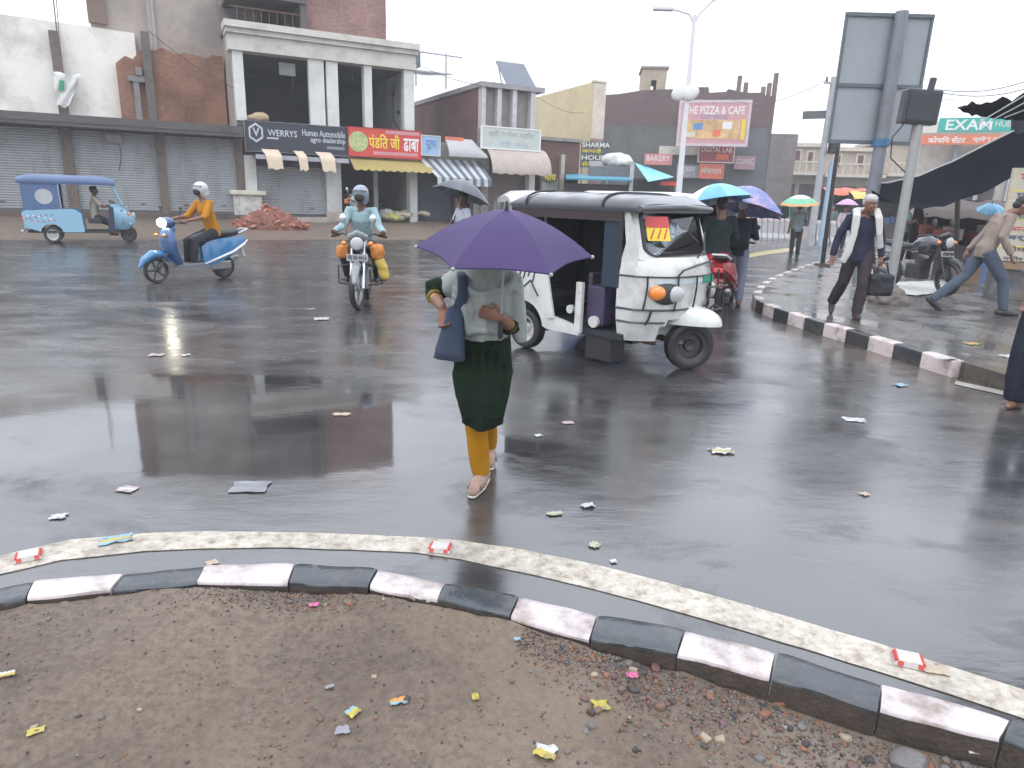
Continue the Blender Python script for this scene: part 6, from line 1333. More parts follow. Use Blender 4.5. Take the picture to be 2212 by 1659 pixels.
# shoes with soles, straps
for a,t,c in (('R',V((-.25,-1,0)),jw['anR']),('L',V((.1,-1,-.1)),jw['anL'])):
    t=t.normalized(); m=MB(); m.tube([c+V((0,0,-.03))-t*.06,c+V((0,0,-.035))+t*.04,c+V((0,0,-.045))+t*.11,c+V((0,0,-.052))+t*.165],[.040,.045,.042,.030],12,round_=1)
    shoe=m.organic('shoe',M('tan_pink_trainer',(.30,.2,.16),.6,var=.4,scale=14),wo_,vox=.008,it=2)
    m=MB(); m.tube([c+V((0,0,-.068))-t*.065,c+V((0,0,-.07))+t*.06,c+V((0,0,-.073))+t*.17],[.038,.046,.03],12,flat=.32,side=t.cross(V((0,0,1))),round_=1); m.organic('sole',M('pale_sole',(.5,.46,.4),.6),shoe,vox=.007,it=1)
    for q in (.05,.09,.125): 
        sd=t.cross(V((0,0,1))).normalized(); b=c+V((0,0,-.05))+t*q; MB().tube([b-sd*.044,b-sd*.03+V((0,0,.036-q*.12)),b+V((0,0,.05-q*.16)),b+sd*.03+V((0,0,.036-q*.12)),b+sd*.044],.006,6).build('shoe_band',M('maroon_band',(.12,.05,.05),.6),shoe)
for a in 'R': 
    e,h_=jw['el'+a],jw['ha'+a]; d=(h_-e).normalized(); c=e.lerp(h_,.55); 
    MB().tube([c+(V((1,0,0))-d*d.x).normalized()*.033*math.cos(q*.5236)+d.cross((V((1,0,0))-d*d.x).normalized())*.033*math.sin(q*.5236) for q in range(13)],.005,6).build('bangle',M('brass',(.5,.3,.08),.3,.8),wo_)
# shoulder bag
bg=thing('shoulder_bag','slate blue cloth shoulder bag hanging at the walking woman\'s right side','bag',wo)
B0=[WL(935,773,3.55),WL(1005,782,3.55),WL(1003,668,3.58),WL(968,662,3.58)]
rg=[]
for f,wd in ((0,.045),(.15,.065),(.5,.055),(.85,.03),(1,.02)):
    a=B0[0].lerp(B0[3],f); b=B0[1].lerp(B0[2],f); c=(a+b)/2; hw=(b-a)/2
    rg.append([c+hw*math.copysign(abs(math.cos(2*math.pi*i/20))**.6,math.cos(2*math.pi*i/20))+V((0,wd*math.copysign(abs(math.sin(2*math.pi*i/20))**.7,math.sin(2*math.pi*i/20)),0)) for i in range(20)])
MB().loft(rg).organic('bag_body',M('slate_blue_bag',(.040,.055,.088),.7,ior=1.3,var=.15,scale=4,bump=.2),bg,vox=.009,it=3,amp=.006,sc=8)
MB().tube([B0[3].lerp(B0[2],.55)+V((0,0,-.02)),WL(1000,640,3.54),WL(1000,600,3.60),WL(998,590,3.70),WL(1000,600,3.86)],[.03,.03,.028,.028,.026],10,flat=.3,side=(1,0,0)).build('strap',M('slate_blue_bag',(.055,.075,.115)),bg,smooth=60)
# the purple umbrella
up_m=M('purple_nylon',(.040,.020,.10),.65,var=.10,scale=5,bump=.06,bscale=14,dirt=(.03,.017,.075),dscale=3,damt=.4)
ap=P(1094,454,3.41)
umbrella('purple umbrella held low over the walking woman',ap,.435,.20,[up_m],tilt=(R(9),R(1.5)),rz=0,n=6,shaft=.56,sag=.03)
# ---------------- riders
mus2=cloth('mustard_shirt',(.42,.18,.018),.15); dk_tr=cloth('dark_trousers',(.03,.03,.038),.3)
seatz=.86
def rider_J(lean=0,arm=.4,hz=1.05,kx=.16,kz=.62,fy=-.32,fz=.34,ay=-.1,hx=.28,hand_y=-.58):
    return dict(pelvis=(0,.05,seatz+.05),waist=(0,.04-lean*.3,seatz+.2),chest=(0,-lean*.7,seatz+.42),neck=(0,-lean*1.0,seatz+.60),head=(0,-lean*1.1-.02,seatz+.75),
      shR=(-.18,-lean*.8,seatz+.54),shL=(.18,-lean*.8,seatz+.54),elR=(-.27,-.2-lean*.5,seatz+.30),elL=(.27,-.2-lean*.5,seatz+.30),haR=(-hx,hand_y,hz),haL=(hx,hand_y,hz),
      hiR=(-.10,0,seatz),hiL=(.10,0,seatz),knR=(-kx,-.40,kz+.06),knL=(kx,-.40,kz+.06),anR=(-kx*.9,fy,fz+.08),anL=(kx*.9,fy,fz+.08))
def helmet(o,Lh,rot,mat,s=1,visor=True,face=False):
    m=MB(); m.ell(Lh(0,-.015,.035),(.122*s,.142*s,.125*s),rot=rot,n=20,m=14); m.ell(Lh(0,-.05,-.04),(.112*s,.105*s,.11*s),rot=rot,n=18,m=12)
    h=m.organic('helmet',mat,o,vox=.012,it=3)
    if visor: MB().tube([Lh(-.105,.06,.085),Lh(-.05,.155,.10),Lh(.05,.155,.10),Lh(.105,.06,.085)],[.012,.02,.02,.012],8,flat=.5,round_=1).build('visor',M('dark_visor',(.04,.045,.05),.15,coat=1),h,smooth=60)
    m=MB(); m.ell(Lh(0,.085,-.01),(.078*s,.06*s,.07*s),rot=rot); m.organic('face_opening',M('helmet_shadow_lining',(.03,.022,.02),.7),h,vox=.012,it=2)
    return h
def seat_rider(veh,off,label,J,**k):
    """place a rider on a vehicle: vehicle's +x is the rider's -y"""
    rzv=veh.rotation_euler.z; c=V(veh.location)+Matrix.Rotation(rzv,3,'Z')@V(off)
    return person(label,c,rzv+R(90),J,**k)
po,jr,Lh,rot=seat_rider(sc,(.20,0,-.03),'scooter rider in a mustard shirt and pale helmet',rider_J(lean=.10,hz=1.10,hand_y=-.60,kz=.66,fy=-.42,fz=.30,kx=.12),shirt=mus2,sleeve='elbow',trousers=dk_tr,shoes=black_rub,hair=None,hands=((0,-1,-.2),(0,-1,-.2)),vox=.013,face=(.25,-1,-.1),eyes=True,curl=1)
helmet(po,Lh,rot,M('pale_helmet',(.48,.49,.5),.3,coat=.5))
po,jr,Lh,rot=seat_rider(mo,(.34,0,-.02),'motorcyclist in a pale blue shirt and blue grey helmet',rider_J(lean=.16,hz=1.10,hand_y=-.50,kz=.62,fy=-.16,fz=.34,kx=.24,hx=.36),s=1.0,shirt=cloth('pale_blue_shirt',(.27,.39,.42),.1),sleeve='long',trousers=dk_tr,shoes=black_rub,hair=None,skin_=skin_d,hands=((0,-1,-.25),(0,-1,-.25)),vox=.012,face=(-.1,-1,-.15),curl=1,shirt_amp=.012)
helmet(po,Lh,rot,M('blue_grey_helmet',(.2,.24,.29),.3,coat=.5,var=.4,scale=9))
RSM=lambda k,hz: rider_J(lean=.0,hz=hz,hand_y=-.36,kz=.6,fy=-.34,fz=.36)
seat_rider(bl,(1.08,0,-.16),'driver in a pale shirt sitting in the light blue battery rickshaw',RSM(0,1.2),shirt=cloth('beige_shirt',(.33,.3,.26)),sleeve='short',trousers=dk_tr,hair='short',vox=.016,skin_=skin_d,eyes=False)
seat_rider(RK,(.86,.05,-.16),'driver in dark clothes sitting in the shade inside the white auto rickshaw',RSM(0,1.2),shirt=cloth('navy_shirt',(.03,.035,.06)),sleeve='short',trousers=dk_tr,hair='short',vox=.015,skin_=skin_d,eyes=False)
# ---------------- pedestrians on the right
navy=cloth('navy_kurta',(.022,.026,.05),.2); brown_tr=cloth('brown_black_trousers',(.045,.035,.04),.25); khadi=cloth('white_scarf',(.5,.49,.46),.08)
pz=V((0,0,PZ)); om=G(1842,688,PZ)+V((.0,.12,0))
Jo=dict(knR=(-.12,.10,.50),anR=(-.17,.36,.17),knL=(.09,-.12,.50),anL=(.06,-.12,.09),haR=(-.36,-.05,.86),elR=(-.30,.02,1.12),haL=(.27,-.10,.86),elL=(.27,.04,1.12),head=(.03,-.06,1.58))
po,jo,Lh,rot=person('old man with grey hair, white scarf, navy shirt and dark trousers on the pavement',om,R(-12),Jo,.97,shirt=navy,sleeve='long',trousers=brown_tr,shoes=M('dark_sandal',(.04,.025,.025),.5),hair='cap',hair_mat=M('grey_white_hair',(.42,.41,.4),.8,bump=.4,bscale=80),skin_=skin,vox=.012,baggy=.2,legw=1.05,face=(.45,-1,-.12),toe={'R':(-.2,-1,-.5)},hem=-.02,shirt_amp=.010)
m=MB(); m.tube([(-.10,.10,1.42),(-.125,-.05,1.47),(-.14,-.16,1.38),(-.15,-.19,1.15),(-.19,-.20,.92),(-.24,-.20,.78)],[.05,.055,.055,.05,.05,.045],12,flat=.35,side=(1,0,0),round_=.5); m.tube([(.10,.10,1.42),(.12,-.05,1.47),(.14,-.16,1.36),(.17,-.18,1.16),(.22,-.12,.98)],[.05,.055,.055,.045,.05],12,flat=.35,side=(1,0,0),round_=.5); m.tube([(-.11,.09,1.43),(0,.13,1.44),(.11,.09,1.43)],.055,12,round_=.5)
m.organic('scarf',khadi,po,vox=.011,it=3,amp=.008,sc=10,st=(1,1,.3))
hb=thing('hand_bag','black cloth bag carried low in the old man\'s hand','bag',V(po.location)+Matrix.Rotation(R(-12),3,'Z')@V((.30,-.12,.48)))
m=MB(); m.box((0,0,.0),(.34,.14,.30),bev=.05); m.organic('bag_body',M('black_cloth_bag',(.012,.012,.018),.6),hb,vox=.014,it=3,amp=.012,sc=8); MB().tube([(-.1,0,.12),(-.04,0,.30),(.04,0,.30),(.1,0,.12)],.012,6).build('handle',M('black_cloth_bag',(.012,.012,.018)),hb)
plaid=M('pink_brown_check',(.25,.20,.165),.75,var=.25,scale=26,stretch=(1,1,.4)); jeans=cloth('blue_grey_jeans',(.075,.095,.13),.2)
pm0=G(2078,678,PZ)+V((.22,.1,0))
# striding to the right, leaning forward; local facing -y is turned to face +X
Jp=dict(pelvis=(0,.0,.90),waist=(0,-.05,1.04),chest=(0,-.12,1.26),neck=(0,-.22,1.43),head=(0,-.33,1.51),shR=(-.18,-.16,1.37),shL=(.18,-.16,1.37),elR=(-.23,-.08,1.10),elL=(.24,-.02,1.10),haR=(-.22,-.24,.86),haL=(.24,.14,.88),
  hiR=(-.09,0,.88),knR=(-.1,-.26,.50),anR=(-.1,-.34,.09),hiL=(.09,0,.88),knL=(.1,.16,.52),anL=(.1,.52,.16))
po,jp,Lh,rot=person('man in a pinkish check shirt and blue jeans striding right with his head bowed',pm0,R(78),Jp,1.04,shirt=plaid,sleeve='long',trousers=jeans,shoes=M('dark_shoe',(.03,.025,.028),.45),hair='short',face=(0,-1,-.75),vox=.012,toe={'L':(0,-1,-.75)},hem=.0,shirt_amp=.012,hands=((0,-.4,-1),(0,.3,-1)),skin_=skin)
ed=G(2182,893,0)+V((.22,.10,0))
person('person at the right edge in navy trousers with one bare foot forward',ed,R(-58),dict(knR=(-.12,-.05,.49),haR=(-.1,-.2,1.0),elR=(-.22,.0,1.1)),1.0,shirt=cloth('grey_shirt',(.2,.2,.22)),trousers=cloth('navy_trousers',(.018,.022,.036),.2),hair='short',vox=.012,baggy=1,legw=1.1)
gm=G(1714,556,0); gp,jg,Lh,rot=person('man in a grey green shirt and dark trousers standing under the tricolour umbrella',gm,R(170),dict(haR=(-.1,-.22,1.24),elR=(-.26,-.08,1.14)),1.0,shirt=cloth('grey_green_shirt',(.13,.17,.17),.12),sleeve='short',trousers=dk_tr,shoes=black_rub,hair='short',vox=.016,eyes=False)
u=umbrella('umbrella in white, green and orange bands held over the man on the side road',gm+V((-.05,.0,1.98)),.62,.30,[M('tricolour_green',(.16,.45,.27),.5)],n=8,shaft=.8,tilt=(R(6),R(-4)))
u2=kids(u)[0]
# tricolour rings: crown white, middle green, rim orange
me=u2.data; me.materials.append(M('tricolour_orange',(.62,.3,.12),.5)); me.materials.append(M('tricolour_white',(.66,.67,.66),.5))
for p in me.polygons:
    r=math.hypot(p.center.x,p.center.y); p.material_index=1 if r>.50 else (2 if r<.27 else 0)
# pair with umbrellas behind the rickshaw's nose
p1=G(1548,640,0); p1=V((p1.x,10.8,0)); p1.x=P(1547,560,10.8).x
po,j1,Lh,rot=person('person in a dark green jacket and red lower garment behind the white rickshaw',p1,R(175),dict(haR=(-.1,-.24,1.2),elR=(-.27,-.06,1.12)),1.02,shirt=cloth('dark_green_jacket',(.014,.024,.024),.3),sleeve='long',trousers=dk_tr,shoes=black_rub,hair='short',vox=.014,eyes=False,torso=1.12)
m=MB(); m.loft(prof([(0,0,1.0,.16,.12,0),(0,0,.85,.20,.15,.02),(0,.0,.66,.235,.18,.05),(0,0,.52,.25,.19,.06)])); m.organic('red_wrap',cloth('red_wrap',(.34,.025,.03),.2),po,vox=.014,it=3,amp=.01,sc=8)
umbrella('sky blue and pale umbrella held by the person in the dark green jacket',p1+V((-.12,.05,1.93)),.56,.26,[M('umb_sky',(.18,.45,.66),.45),M('umb_pale',(.5,.56,.6),.45),M('umb_sky2',(.12,.36,.6),.45)],n=8,shaft=.75,tilt=(R(-8),R(-8)))
p2=P(1592,560,11.5); p2.z=0
po,j2,Lh,rot=person('person in a white hood with a black backpack under a printed umbrella',p2,R(160),dict(haR=(-.06,-.25,1.2),elR=(-.26,-.08,1.1)),1.0,shirt=cloth('navy_jacket',(.02,.026,.045),.25),sleeve='long',trousers=cloth('grey_blue_trousers',(.17,.19,.25),.12),shoes=M('brown_shoe',(.14,.07,.05),.5),hair='cap',hair_mat=cloth('white_hood',(.5,.5,.5),.1),vox=.014,eyes=False)
m=MB(); m.box((0,.22,1.18),(.34,.2,.5),bev=.08); bk=m.organic('backpack',cloth('black_backpack',(.012,.015,.022),.3),None,vox=.016,it=3,amp=.01,sc=6); bk.location=p2; bk.rotation_euler=(0,0,R(160)); tag(bk,'black backpack on the back of the person in the white hood','backpack')
um_p=M('printed_umbrella',(.16,.2,.42),.5,var=.2,scale=6,dirt=(.5,.3,.34),dscale=6,damt=.9)
umbrella('blue and pink printed umbrella held by the person in the white hood',p2+V((.12,.0,1.92)),.62,.36,[um_p],n=8,shaft=.75,tilt=(R(-6),R(14)))
p3=P(1000,440,13.6); p3.z=0
person('man in a white shirt crossing the road under a dark grey umbrella',p3,R(-60),dict(haR=(-.02,-.24,1.22),elR=(-.24,-.1,1.1)),.98,shirt=cloth('white_blue_shirt',(.5,.53,.58),.1),sleeve='short',trousers=dk_tr,shoes=black_rub,hair='short',vox=.015,eyes=False,skin_=skin_d)
umbrella('dark grey umbrella tilted over the man in the white shirt',p3+V((.06,-.05,1.92)),.56,.30,[M('dark_grey_nylon',(.055,.065,.085),.4,coat=.2)],n=8,shaft=.7,tilt=(R(-10),R(16)))
# figures and colour far along the side road
p4=P(1832,420,27); p4.z=0
person('far person in a pale pink shawl standing behind the old man',p4,R(20),None,1.0,shirt=cloth('pale_pink_shirt',(.5,.42,.45),.1),sleeve='long',trousers=dk_tr,hair='short',vox=.022,eyes=False)
umbrella('pale pink umbrella of the far person behind the old man',p4+V((0,-.05,1.95)),.42,.22,[M('pink_nylon',(.5,.3,.48),.6)],n=8,shaft=.75)

for k,(px,Y,a,lab) in enumerate(((1662,38,30,'far person standing alone by the median barriers'),(1795,33,-40,'far person walking between the black pole and the sign post'),(1958,17.5,60,'person standing in the shade under the middle of the black tarpaulin'),(2030,19,-20,'person at the back of the tarpaulin stall above the red drum'))):
    b=P(px,480,Y); b.z=0 if px<1900 else PZ; dup(gp,b,R(a),label=lab)
for k,(a,b,Ya,Yb,lab) in enumerate((((1775,175),(2060,215),30,33,'long overhead cable from the signal pole towards the exam sign'),((1775,180),(1560,205),30,46,'overhead cable from the signal pole back to the dark brick block'),((895,135),(1040,185),29.5,31,'cable strung from the colonnade roof to the brick building'),((320,66),(505,190),26,26,'black cable sagging across the beige plaster wall'),((1160,210),(1300,230),33,45,'cable between the brick building and the cement block'))):
    A,B=P(*a,Ya),P(*b,Yb); pts=[A.lerp(B,i/14)+V((0,0,-math.sin(i/14*math.pi)*(B-A).length*.04)) for i in range(15)]
    tag(MB().tube(pts,.012,5).build('overhead_cable',black_pl),lab,'cable')
# ================================================================ litter, stones, road studs
from mathutils.bvhtree import BVHTree
_me=island.data; BV=BVHTree.FromPolygons([v.co.copy() for v in _me.vertices],[tuple(p.vertices) for p in _me.polygons])
def onmud(px,py):
    h=BV.ray_cast(V((0,0,EYE)),ray(px,py).normalized())[0]
    return h if h is not None else G(px,py,.04)
def inside(p,d=.012):
    best=None
    for k in range(len(JIw)-1):
        a,b=JIw[k],JIw[k+1]; ab=b-a; t=max(0,min(1,(p-a).dot(ab)/ab.length_squared)); e=a.lerp(b,t); q=(V((p.x-e.x,p.y-e.y,0))).length
        if best is None or q<best[0]:
            n_=JIw[k]-JOw[k]; n_.z=0; n_.normalize(); best=(q,(V((p.x-e.x,p.y-e.y,0))).dot(n_))
    return best[1]>d
def scrap(label,px,py,z,w,h,cols,rz=0,crumple=.012,name='litter_wrapper',cat='litter',grp=None,seed=0,jag=1.0):
    c=G(px,py,z) if z is not None else onmud(px,py)+V((0,0,.004)); nx,ny=9,7; g=[]
    for j in range(ny):
        g.append([((i/(nx-1)-.5)*w*(1+.45*jag*noise.noise(V((j*.45,seed,2)))),(j/(ny-1)-.5)*h*(1+.5*jag*noise.noise(V((i*.4,seed,5)))),.003+crumple*.7*abs(noise.noise(V((i*.55+seed,j*.7,seed*1.7))))) for i in range(nx)])
    m=MB(); 
    if len(cols)>1:
        k=len(cols)
        for q in range(k):
            m.mi=q; a=int(q*(ny-1)/k); b=int((q+1)*(ny-1)/k); m.sheet(g[a:b+1],.002)
    else: m.sheet(g,.002)
    return tag(m.build(name,cols,loc=c,rz=rz,smooth=50),label,cat,grp)
LW=M('wet_white_paper',(.48,.48,.49),.4,dirt=(.12,.10,.08),dscale=22,damt=.8,var=.1); LP=M('wet_pink_paper',(.42,.33,.33),.45,dirt=(.12,.10,.08),dscale=22,damt=.8,var=.15); LT=M('wet_tan_card',(.38,.31,.23),.5,var=.15); LY=M('yellow_wrapper',(.42,.34,.06),.35,dirt=(.12,.10,.08),dscale=22,damt=.8,var=.2,scale=12); LB=M('sky_wrapper',(.2,.36,.46),.35,dirt=(.12,.10,.08),dscale=22,damt=.8,var=.15); LG=M('pale_green_scrap',(.36,.42,.28),.45,dirt=(.12,.10,.08),dscale=22,damt=.8,var=.15); LO=M('orange_wrapper',(.55,.24,.05),.35,dirt=(.12,.10,.08),dscale=22,damt=.8); LM=M('magenta_wrapper',(.5,.1,.24),.3,dirt=(.12,.10,.08),dscale=22,damt=.8,var=.15); LC=M('clear_plastic',(.2,.21,.225),.2,var=.1)
S=scrap
S('white folded wrapper on the road left of the motorcycle',695,689,.004,.19,.16,[LW],.3,.02,seed=1)
S('yellowish scrap on the road just above the white folded wrapper',672,668,.004,.12,.07,[LT],.6,seed=2)
S('pale pink paper scrap under the scooter headlamp reflection',338,767,.004,.14,.10,[LP],.2,seed=3)
S('small white scrap right of the pale pink paper scrap',402,767,.004,.08,.06,[LW],.8,seed=4)
S('pink and white striped ticket on the wet road near the line',275,1057,.004,.10,.075,[LP,LW,LP],-.2,.006,seed=5,jag=.3)
S('large clear plastic sheet flat in the puddle',540,1052,.004,.2,.15,[LC],.1,.008,seed=6,jag=.25)
S('small white paper on the road above the left end of the line',126,1116,.004,.07,.055,[LW],.3,.006,seed=7)
S('tan card floating on the building reflection in the puddle',738,895,.004,.12,.06,[LT],.1,.006,seed=8)
S('tiny white scrap on the road right of the walking woman',1163,941,.004,.055,.045,[LW],.5,seed=9)
S('small pinkish ticket on the road below the white rickshaw',1227,913,.004,.085,.06,[LP],.1,.006,seed=10)
S('crumpled white and yellow wrapper on the right side of the road',1558,975,.004,.15,.10,[LW,LY,LW],.1,.022,seed=11)
S('white twisted scrap on the road, below and right of the woman',1270,1093,.004,.075,.05,[LW],.4,.02,seed=12)
S('pale green scrap beside the white twisted scrap',1198,1110,.004,.08,.045,[LG],.2,seed=13)
S('pale round scrap on the road halfway down to the line',1284,1178,.004,.055,.05,[LG],.9,.015,seed=14)
S('tiny white square scrap close above the white line',1325,1213,.004,.03,.028,[LW],.3,.004,seed=15)
S('small tan scrap alone on the right of the road',1868,1068,.004,.05,.045,[LT],.3,.015,seed=16)
S('white strip of paper on the road near the bare foot',1845,907,.004,.17,.10,[LW],-.2,.01,seed=17)
S('bluish wrapper in the silt beside the pavement kerb',1945,832,.006,.12,.09,[LB],.4,.02,seed=18)
S('red and yellow packet on the brick pavement near the kerb',2100,743,PZ+.002,.16,.10,[LY,LO],.3,.03,seed=19)
S('white plastic scrap on the pavement at the right frame edge',2185,770,PZ+.002,.24,.14,[LW],.2,.03,seed=20)
S('white plastic scrap on the end of the pavement kerb',2040,774,PZ+.018,.22,.12,[LW],.1,.02,seed=21)
S('blue and yellow wrapper lying across the left part of the white line',250,1166,.009,.14,.08,[LB,LY,LB],.5,.012,seed=22)
S('tan scrap in the gap between white line and kerb',458,1216,.004,.05,.04,[LT],.7,.01,seed=23)
def mud(label,px,py,w,h,cols,rz=0,cr=.015,seed=0): return S(label,px,py,None,w*.8,h*.8,cols,rz,cr*.8,seed=seed)
mud('yellow oval leaf on the mud at the lower left',78,1583,.055,.032,[LY],.5,.01,31)
mud('yellow and blue striped wrapper standing on the mud',762,1542,.05,.045,[LY,LY,LB],1.0,.02,32)
mud('yellow crumpled foil on the mud right of centre',1297,1528,.065,.055,[LY],.2,.03,33)
mud('orange and blue wrapper under a dark stone',862,1518,.07,.035,[LB,LO,LO],.3,.02,34)
mud('small yellow scrap between the dark stone and the yellow foil',1027,1509,.03,.035,[LY],.2,.02,35)
mud('magenta wrapper on the mud below the kerb at right',1365,1463,.05,.03,[LM],.1,.03,36)
mud('pink scrap among the stones behind the second white kerb block',678,1310,.045,.03,[LM],.2,.02,37)
mud('yellow and white wrapper at the bottom edge of the mud',1178,1628,.08,.06,[LY,LW],-.3,.03,38)
mud('white stick like scrap at the lower right corner',2112,1626,.085,.028,[LW],-.05,.012,39)
mud('yellow and white scrap at the left edge of the mud',14,1460,.06,.03,[LY,LW],.4,.02,40)
mud('pale blue scrap on the left mud',712,1487,.035,.02,[LC],.4,.012,41)
mud('light blue bottle cap like scrap below the cracked kerb block',1117,1384,.03,.02,[LB],.1,.015,42)
mud('violet grey plastic flake left of the striped wrapper',740,1580,.05,.04,[M('violet_grey_plastic',(.22,.21,.25),.4)],.2,.008,43)
# road studs on the edge line
for px,py,rz,lab in ((62,1203,.55,'left road stud with red reflectors, tilted on the white line'),(951,1185,-.1,'middle road stud with a red reflector on the white line'),(1962,1428,-.32,'right road stud with two red reflectors on the white line')):
    c=G(px,py,.008); o=thing('road_stud',lab,'road stud',c,rz,'road studs on the edge line')
    MB().loft([[(-.055,-.045,0),(.055,-.045,0),(.055,.045,0),(-.055,.045,0)],[(-.038,-.036,.02),(.038,-.036,.02),(.038,.036,.02),(-.038,.036,.02)]]).build('stud_body',M('stud_white',(.48,.46,.43),.35,dirt=(.3,.26,.22),dscale=20),o)
    for e in (-1,1): MB().box((e*.034,-.0415,.011),(.018,.008,.016),rx=-.4).build('reflector',P_R,o); MB().box((e*.044,0,.0125),(.014,.06,.012),ry=e*.9).build('reflector',P_R,o)
S('dull tan patch stuck on the white line right of the right stud',2020,1447,.009,.085,.05,[LT],-.3,.006,seed=50)
# stones
random.seed(21)
def rock(mat,seed):
    m=MB(); m.ell((0,0,0),(.5,.4,.3),n=14,m=9); o=m.build('stone',mat,smooth=35)
    for v in o.data.vertices:
        p=v.co.copy(); q=noise.noise_vector(p*1.7+V((seed,0,0)))*.18+noise.noise_vector(p*4+V((0,seed,0)))*.05; v.co=p+q
        for ax,lim in ((0,.36),(1,.30),(2,.2)):
            v.co[ax]=max(-lim,min(lim,v.co[ax]))
    return o
rk=[M('stone_grey',(.15,.14,.135),.5,var=.3,scale=9,bump=.4),M('stone_brown',(.16,.10,.07),.5,var=.3,scale=9,bump=.4),M('stone_dark',(.055,.048,.05),.45,var=.3,scale=9,bump=.4),M('stone_rust',(.22,.10,.055),.55,var=.25,scale=9,bump=.4),M('stone_tan',(.33,.28,.2),.6,var=.15,scale=9,bump=.4),M('stone_maroon',(.12,.06,.06),.5,var=.25,scale=9)]
proto=[rock(m_,k*3.3) for k,m_ in enumerate(rk)]
used=set()
def put(k,px,py,s,label,grp=None,zoff=0,pt=None):
    o=proto[k] if k not in used else proto[k].copy()
    if k in used: COL.objects.link(o)
    used.add(k); c=pt if pt is not None else onmud(px,py)
    o.location=c+V((0,0,s*.08+zoff)); o.scale=(s,s,s*random.uniform(.8,1.1)); o.rotation_euler=(random.uniform(-.3,.3),random.uniform(-.3,.3),random.random()*6.28)
    return tag(o,label,'stone',grp)
put(4,1812,1538,.055,'pale yellowish square stone below the kerb, right of the orange stone'); put(3,1683,1522,.055,'orange brown pebble below the long black kerb block'); put(0,1752,1512,.06,'flat grey stone chip beside the kerb, before the pale square stone'); put(2,878,1512,.035,'dark lump of stone on the orange and blue wrapper'); put(5,1415,1445,.05,'maroon stone beside the magenta wrapper'); put(2,1845,1500,.06,'largest dark stone tucked under the kerb')
put(0,1960,1655,.13,'big flat tan grey slab at the bottom edge'); put(1,1985,1580,.05,'brown stone above the big flat slab')
for k in range(130):
    r=random.random()
    if r<.62: px=random.uniform(1340,2230); f=random.random()**1.2; py=1430+(px-1340)*.235+f*(1670-(1430+(px-1340)*.235))
    elif r<.8: px=random.uniform(620,830); py=random.uniform(1270,1320)
    else: px=random.uniform(0,1500); py=random.uniform(1330,1655)
    if py>1668: continue
    s=random.uniform(.010,.034)*(1.35 if px>1700 else .9)
    if not inside(onmud(px,py),s*.6): continue
    put(random.choice([0,0,1,1,2,2,3,5,4]),px,py,s,'loose pebble strewn on the island mud','loose pebbles on the island mud')
for k in range(70):
    t=random.uniform(9.0,13.4); d=.03+abs(random.gauss(0,.13)); e=poly_at(JIw,t); n_=e-poly_at(JOw,t); n_.z=0; n_.normalize(); p=e+n_*d
    if p.y<1.3: continue
    h=BV.ray_cast(V((p.x,p.y,1)),V((0,0,-1)))[0]
    if h is None: continue
    put(random.choice([0,1,1,2,2,3,5,4]),0,0,random.uniform(.018,.05),'stone in the rubble along the foot of the kerb','stones in the rubble along the kerb',pt=h)
# gravel and grit: uncountable, one object, thickest along the kerb at the right
m=MB(); random.seed(5)
def down(x,y):
    h=BV.ray_cast(V((x,y,1)),V((0,0,-1)))[0]; return h
for k in range(6500):
    r=random.random()
    if r<.60: t=random.uniform(8.2,13.6); d=.02+abs(random.gauss(0,.16))*(1.0 if t>9.5 else .6)
    elif r<.72: t=random.gauss(5.0,.55); d=.01+abs(random.gauss(0,.06))
    else: t=random.uniform(1,13.5); d=random.uniform(.0,1.1)
    e=poly_at(JIw,max(0.1,min(t,14))); o_=poly_at(JOw,max(.1,min(t,14))); n_=(e-o_); n_.z=0; n_.normalize(); p=e+n_*d; h=down(p.x,p.y)
    if h is None or p.y<1.2: continue
    c=h; s=random.uniform(.0022,.0075)*(1.35 if (r<.6 and random.random()<.25) else 1); m.mi=random.choice([0,1,2,2,3,0,1])
    rt=Euler((random.random()*3,random.random()*3,random.random()*3)).to_matrix()
    vs=[m._v(c+rt@V(p_)*s+V((0,0,s*.3))) for p_ in ((1,0,0),(-.8,.2,0),(0,.9,.1),(.1,-1,0),(0,.1,.7),(0,0,-.7))]
    for a,b,d2 in ((0,2,4),(2,1,4),(1,3,4),(3,0,4),(2,0,5),(1,2,5),(3,1,5),(0,3,5)): m._f((vs[a],vs[b],vs[d2]))
tag(m.build('gravel',rk[:4]),kind='stuff')
# roadside tree standing to the right of the view: its crown shows mirrored in the wet road
tc_=V((11.6,10.2,PZ)); tr=thing('roadside_tree','leafy roadside tree beyond the right edge, mirrored darkly in the wet road','tree',tc_)
br=M('bark',(.10,.075,.055),.9,var=.3,scale=8,bump=.7,bscale=25); MB().tube([(0,0,-.1),(.05,0,2),(-.1,.1,4),(-.5,0,5.6)],[.2,.16,.13,.07],12).build('trunk',br,tr,smooth=60)
m=MB()
cen=[(-2.2,-.8,6.6,1.0),(-2.9,.3,7.2,.9),(-1.2,.2,7.4,1.1),(-3.1,-1.2,5.9,.6),(-.2,.9,6.9,1.1),(.7,-.3,6.4,1.0)]
lm_=MB()
for x,y,z,r in cen:
    lm_.tube([(-.1,.1,4),(x*.5,y*.5,(4+z)/2+.3),(x,y,z)],[.08,.05,.02],7)
    for k in range(int(420*r)):
        d=V((random.gauss(0,1),random.gauss(0,1),random.gauss(0,.8))).normalized()*r*random.random()**.45; p=V((x,y,z))+d; s=random.uniform(.07,.15)
        rt=Euler((random.gauss(0,.7),random.gauss(0,.7),random.random()*6.28)).to_matrix(); vs=[m._v(p+rt@V(q)*s) for q in ((-1,0,0),(-.2,.45,.1),(1,0,0),(-.2,-.45,.1))]; m._f(vs)
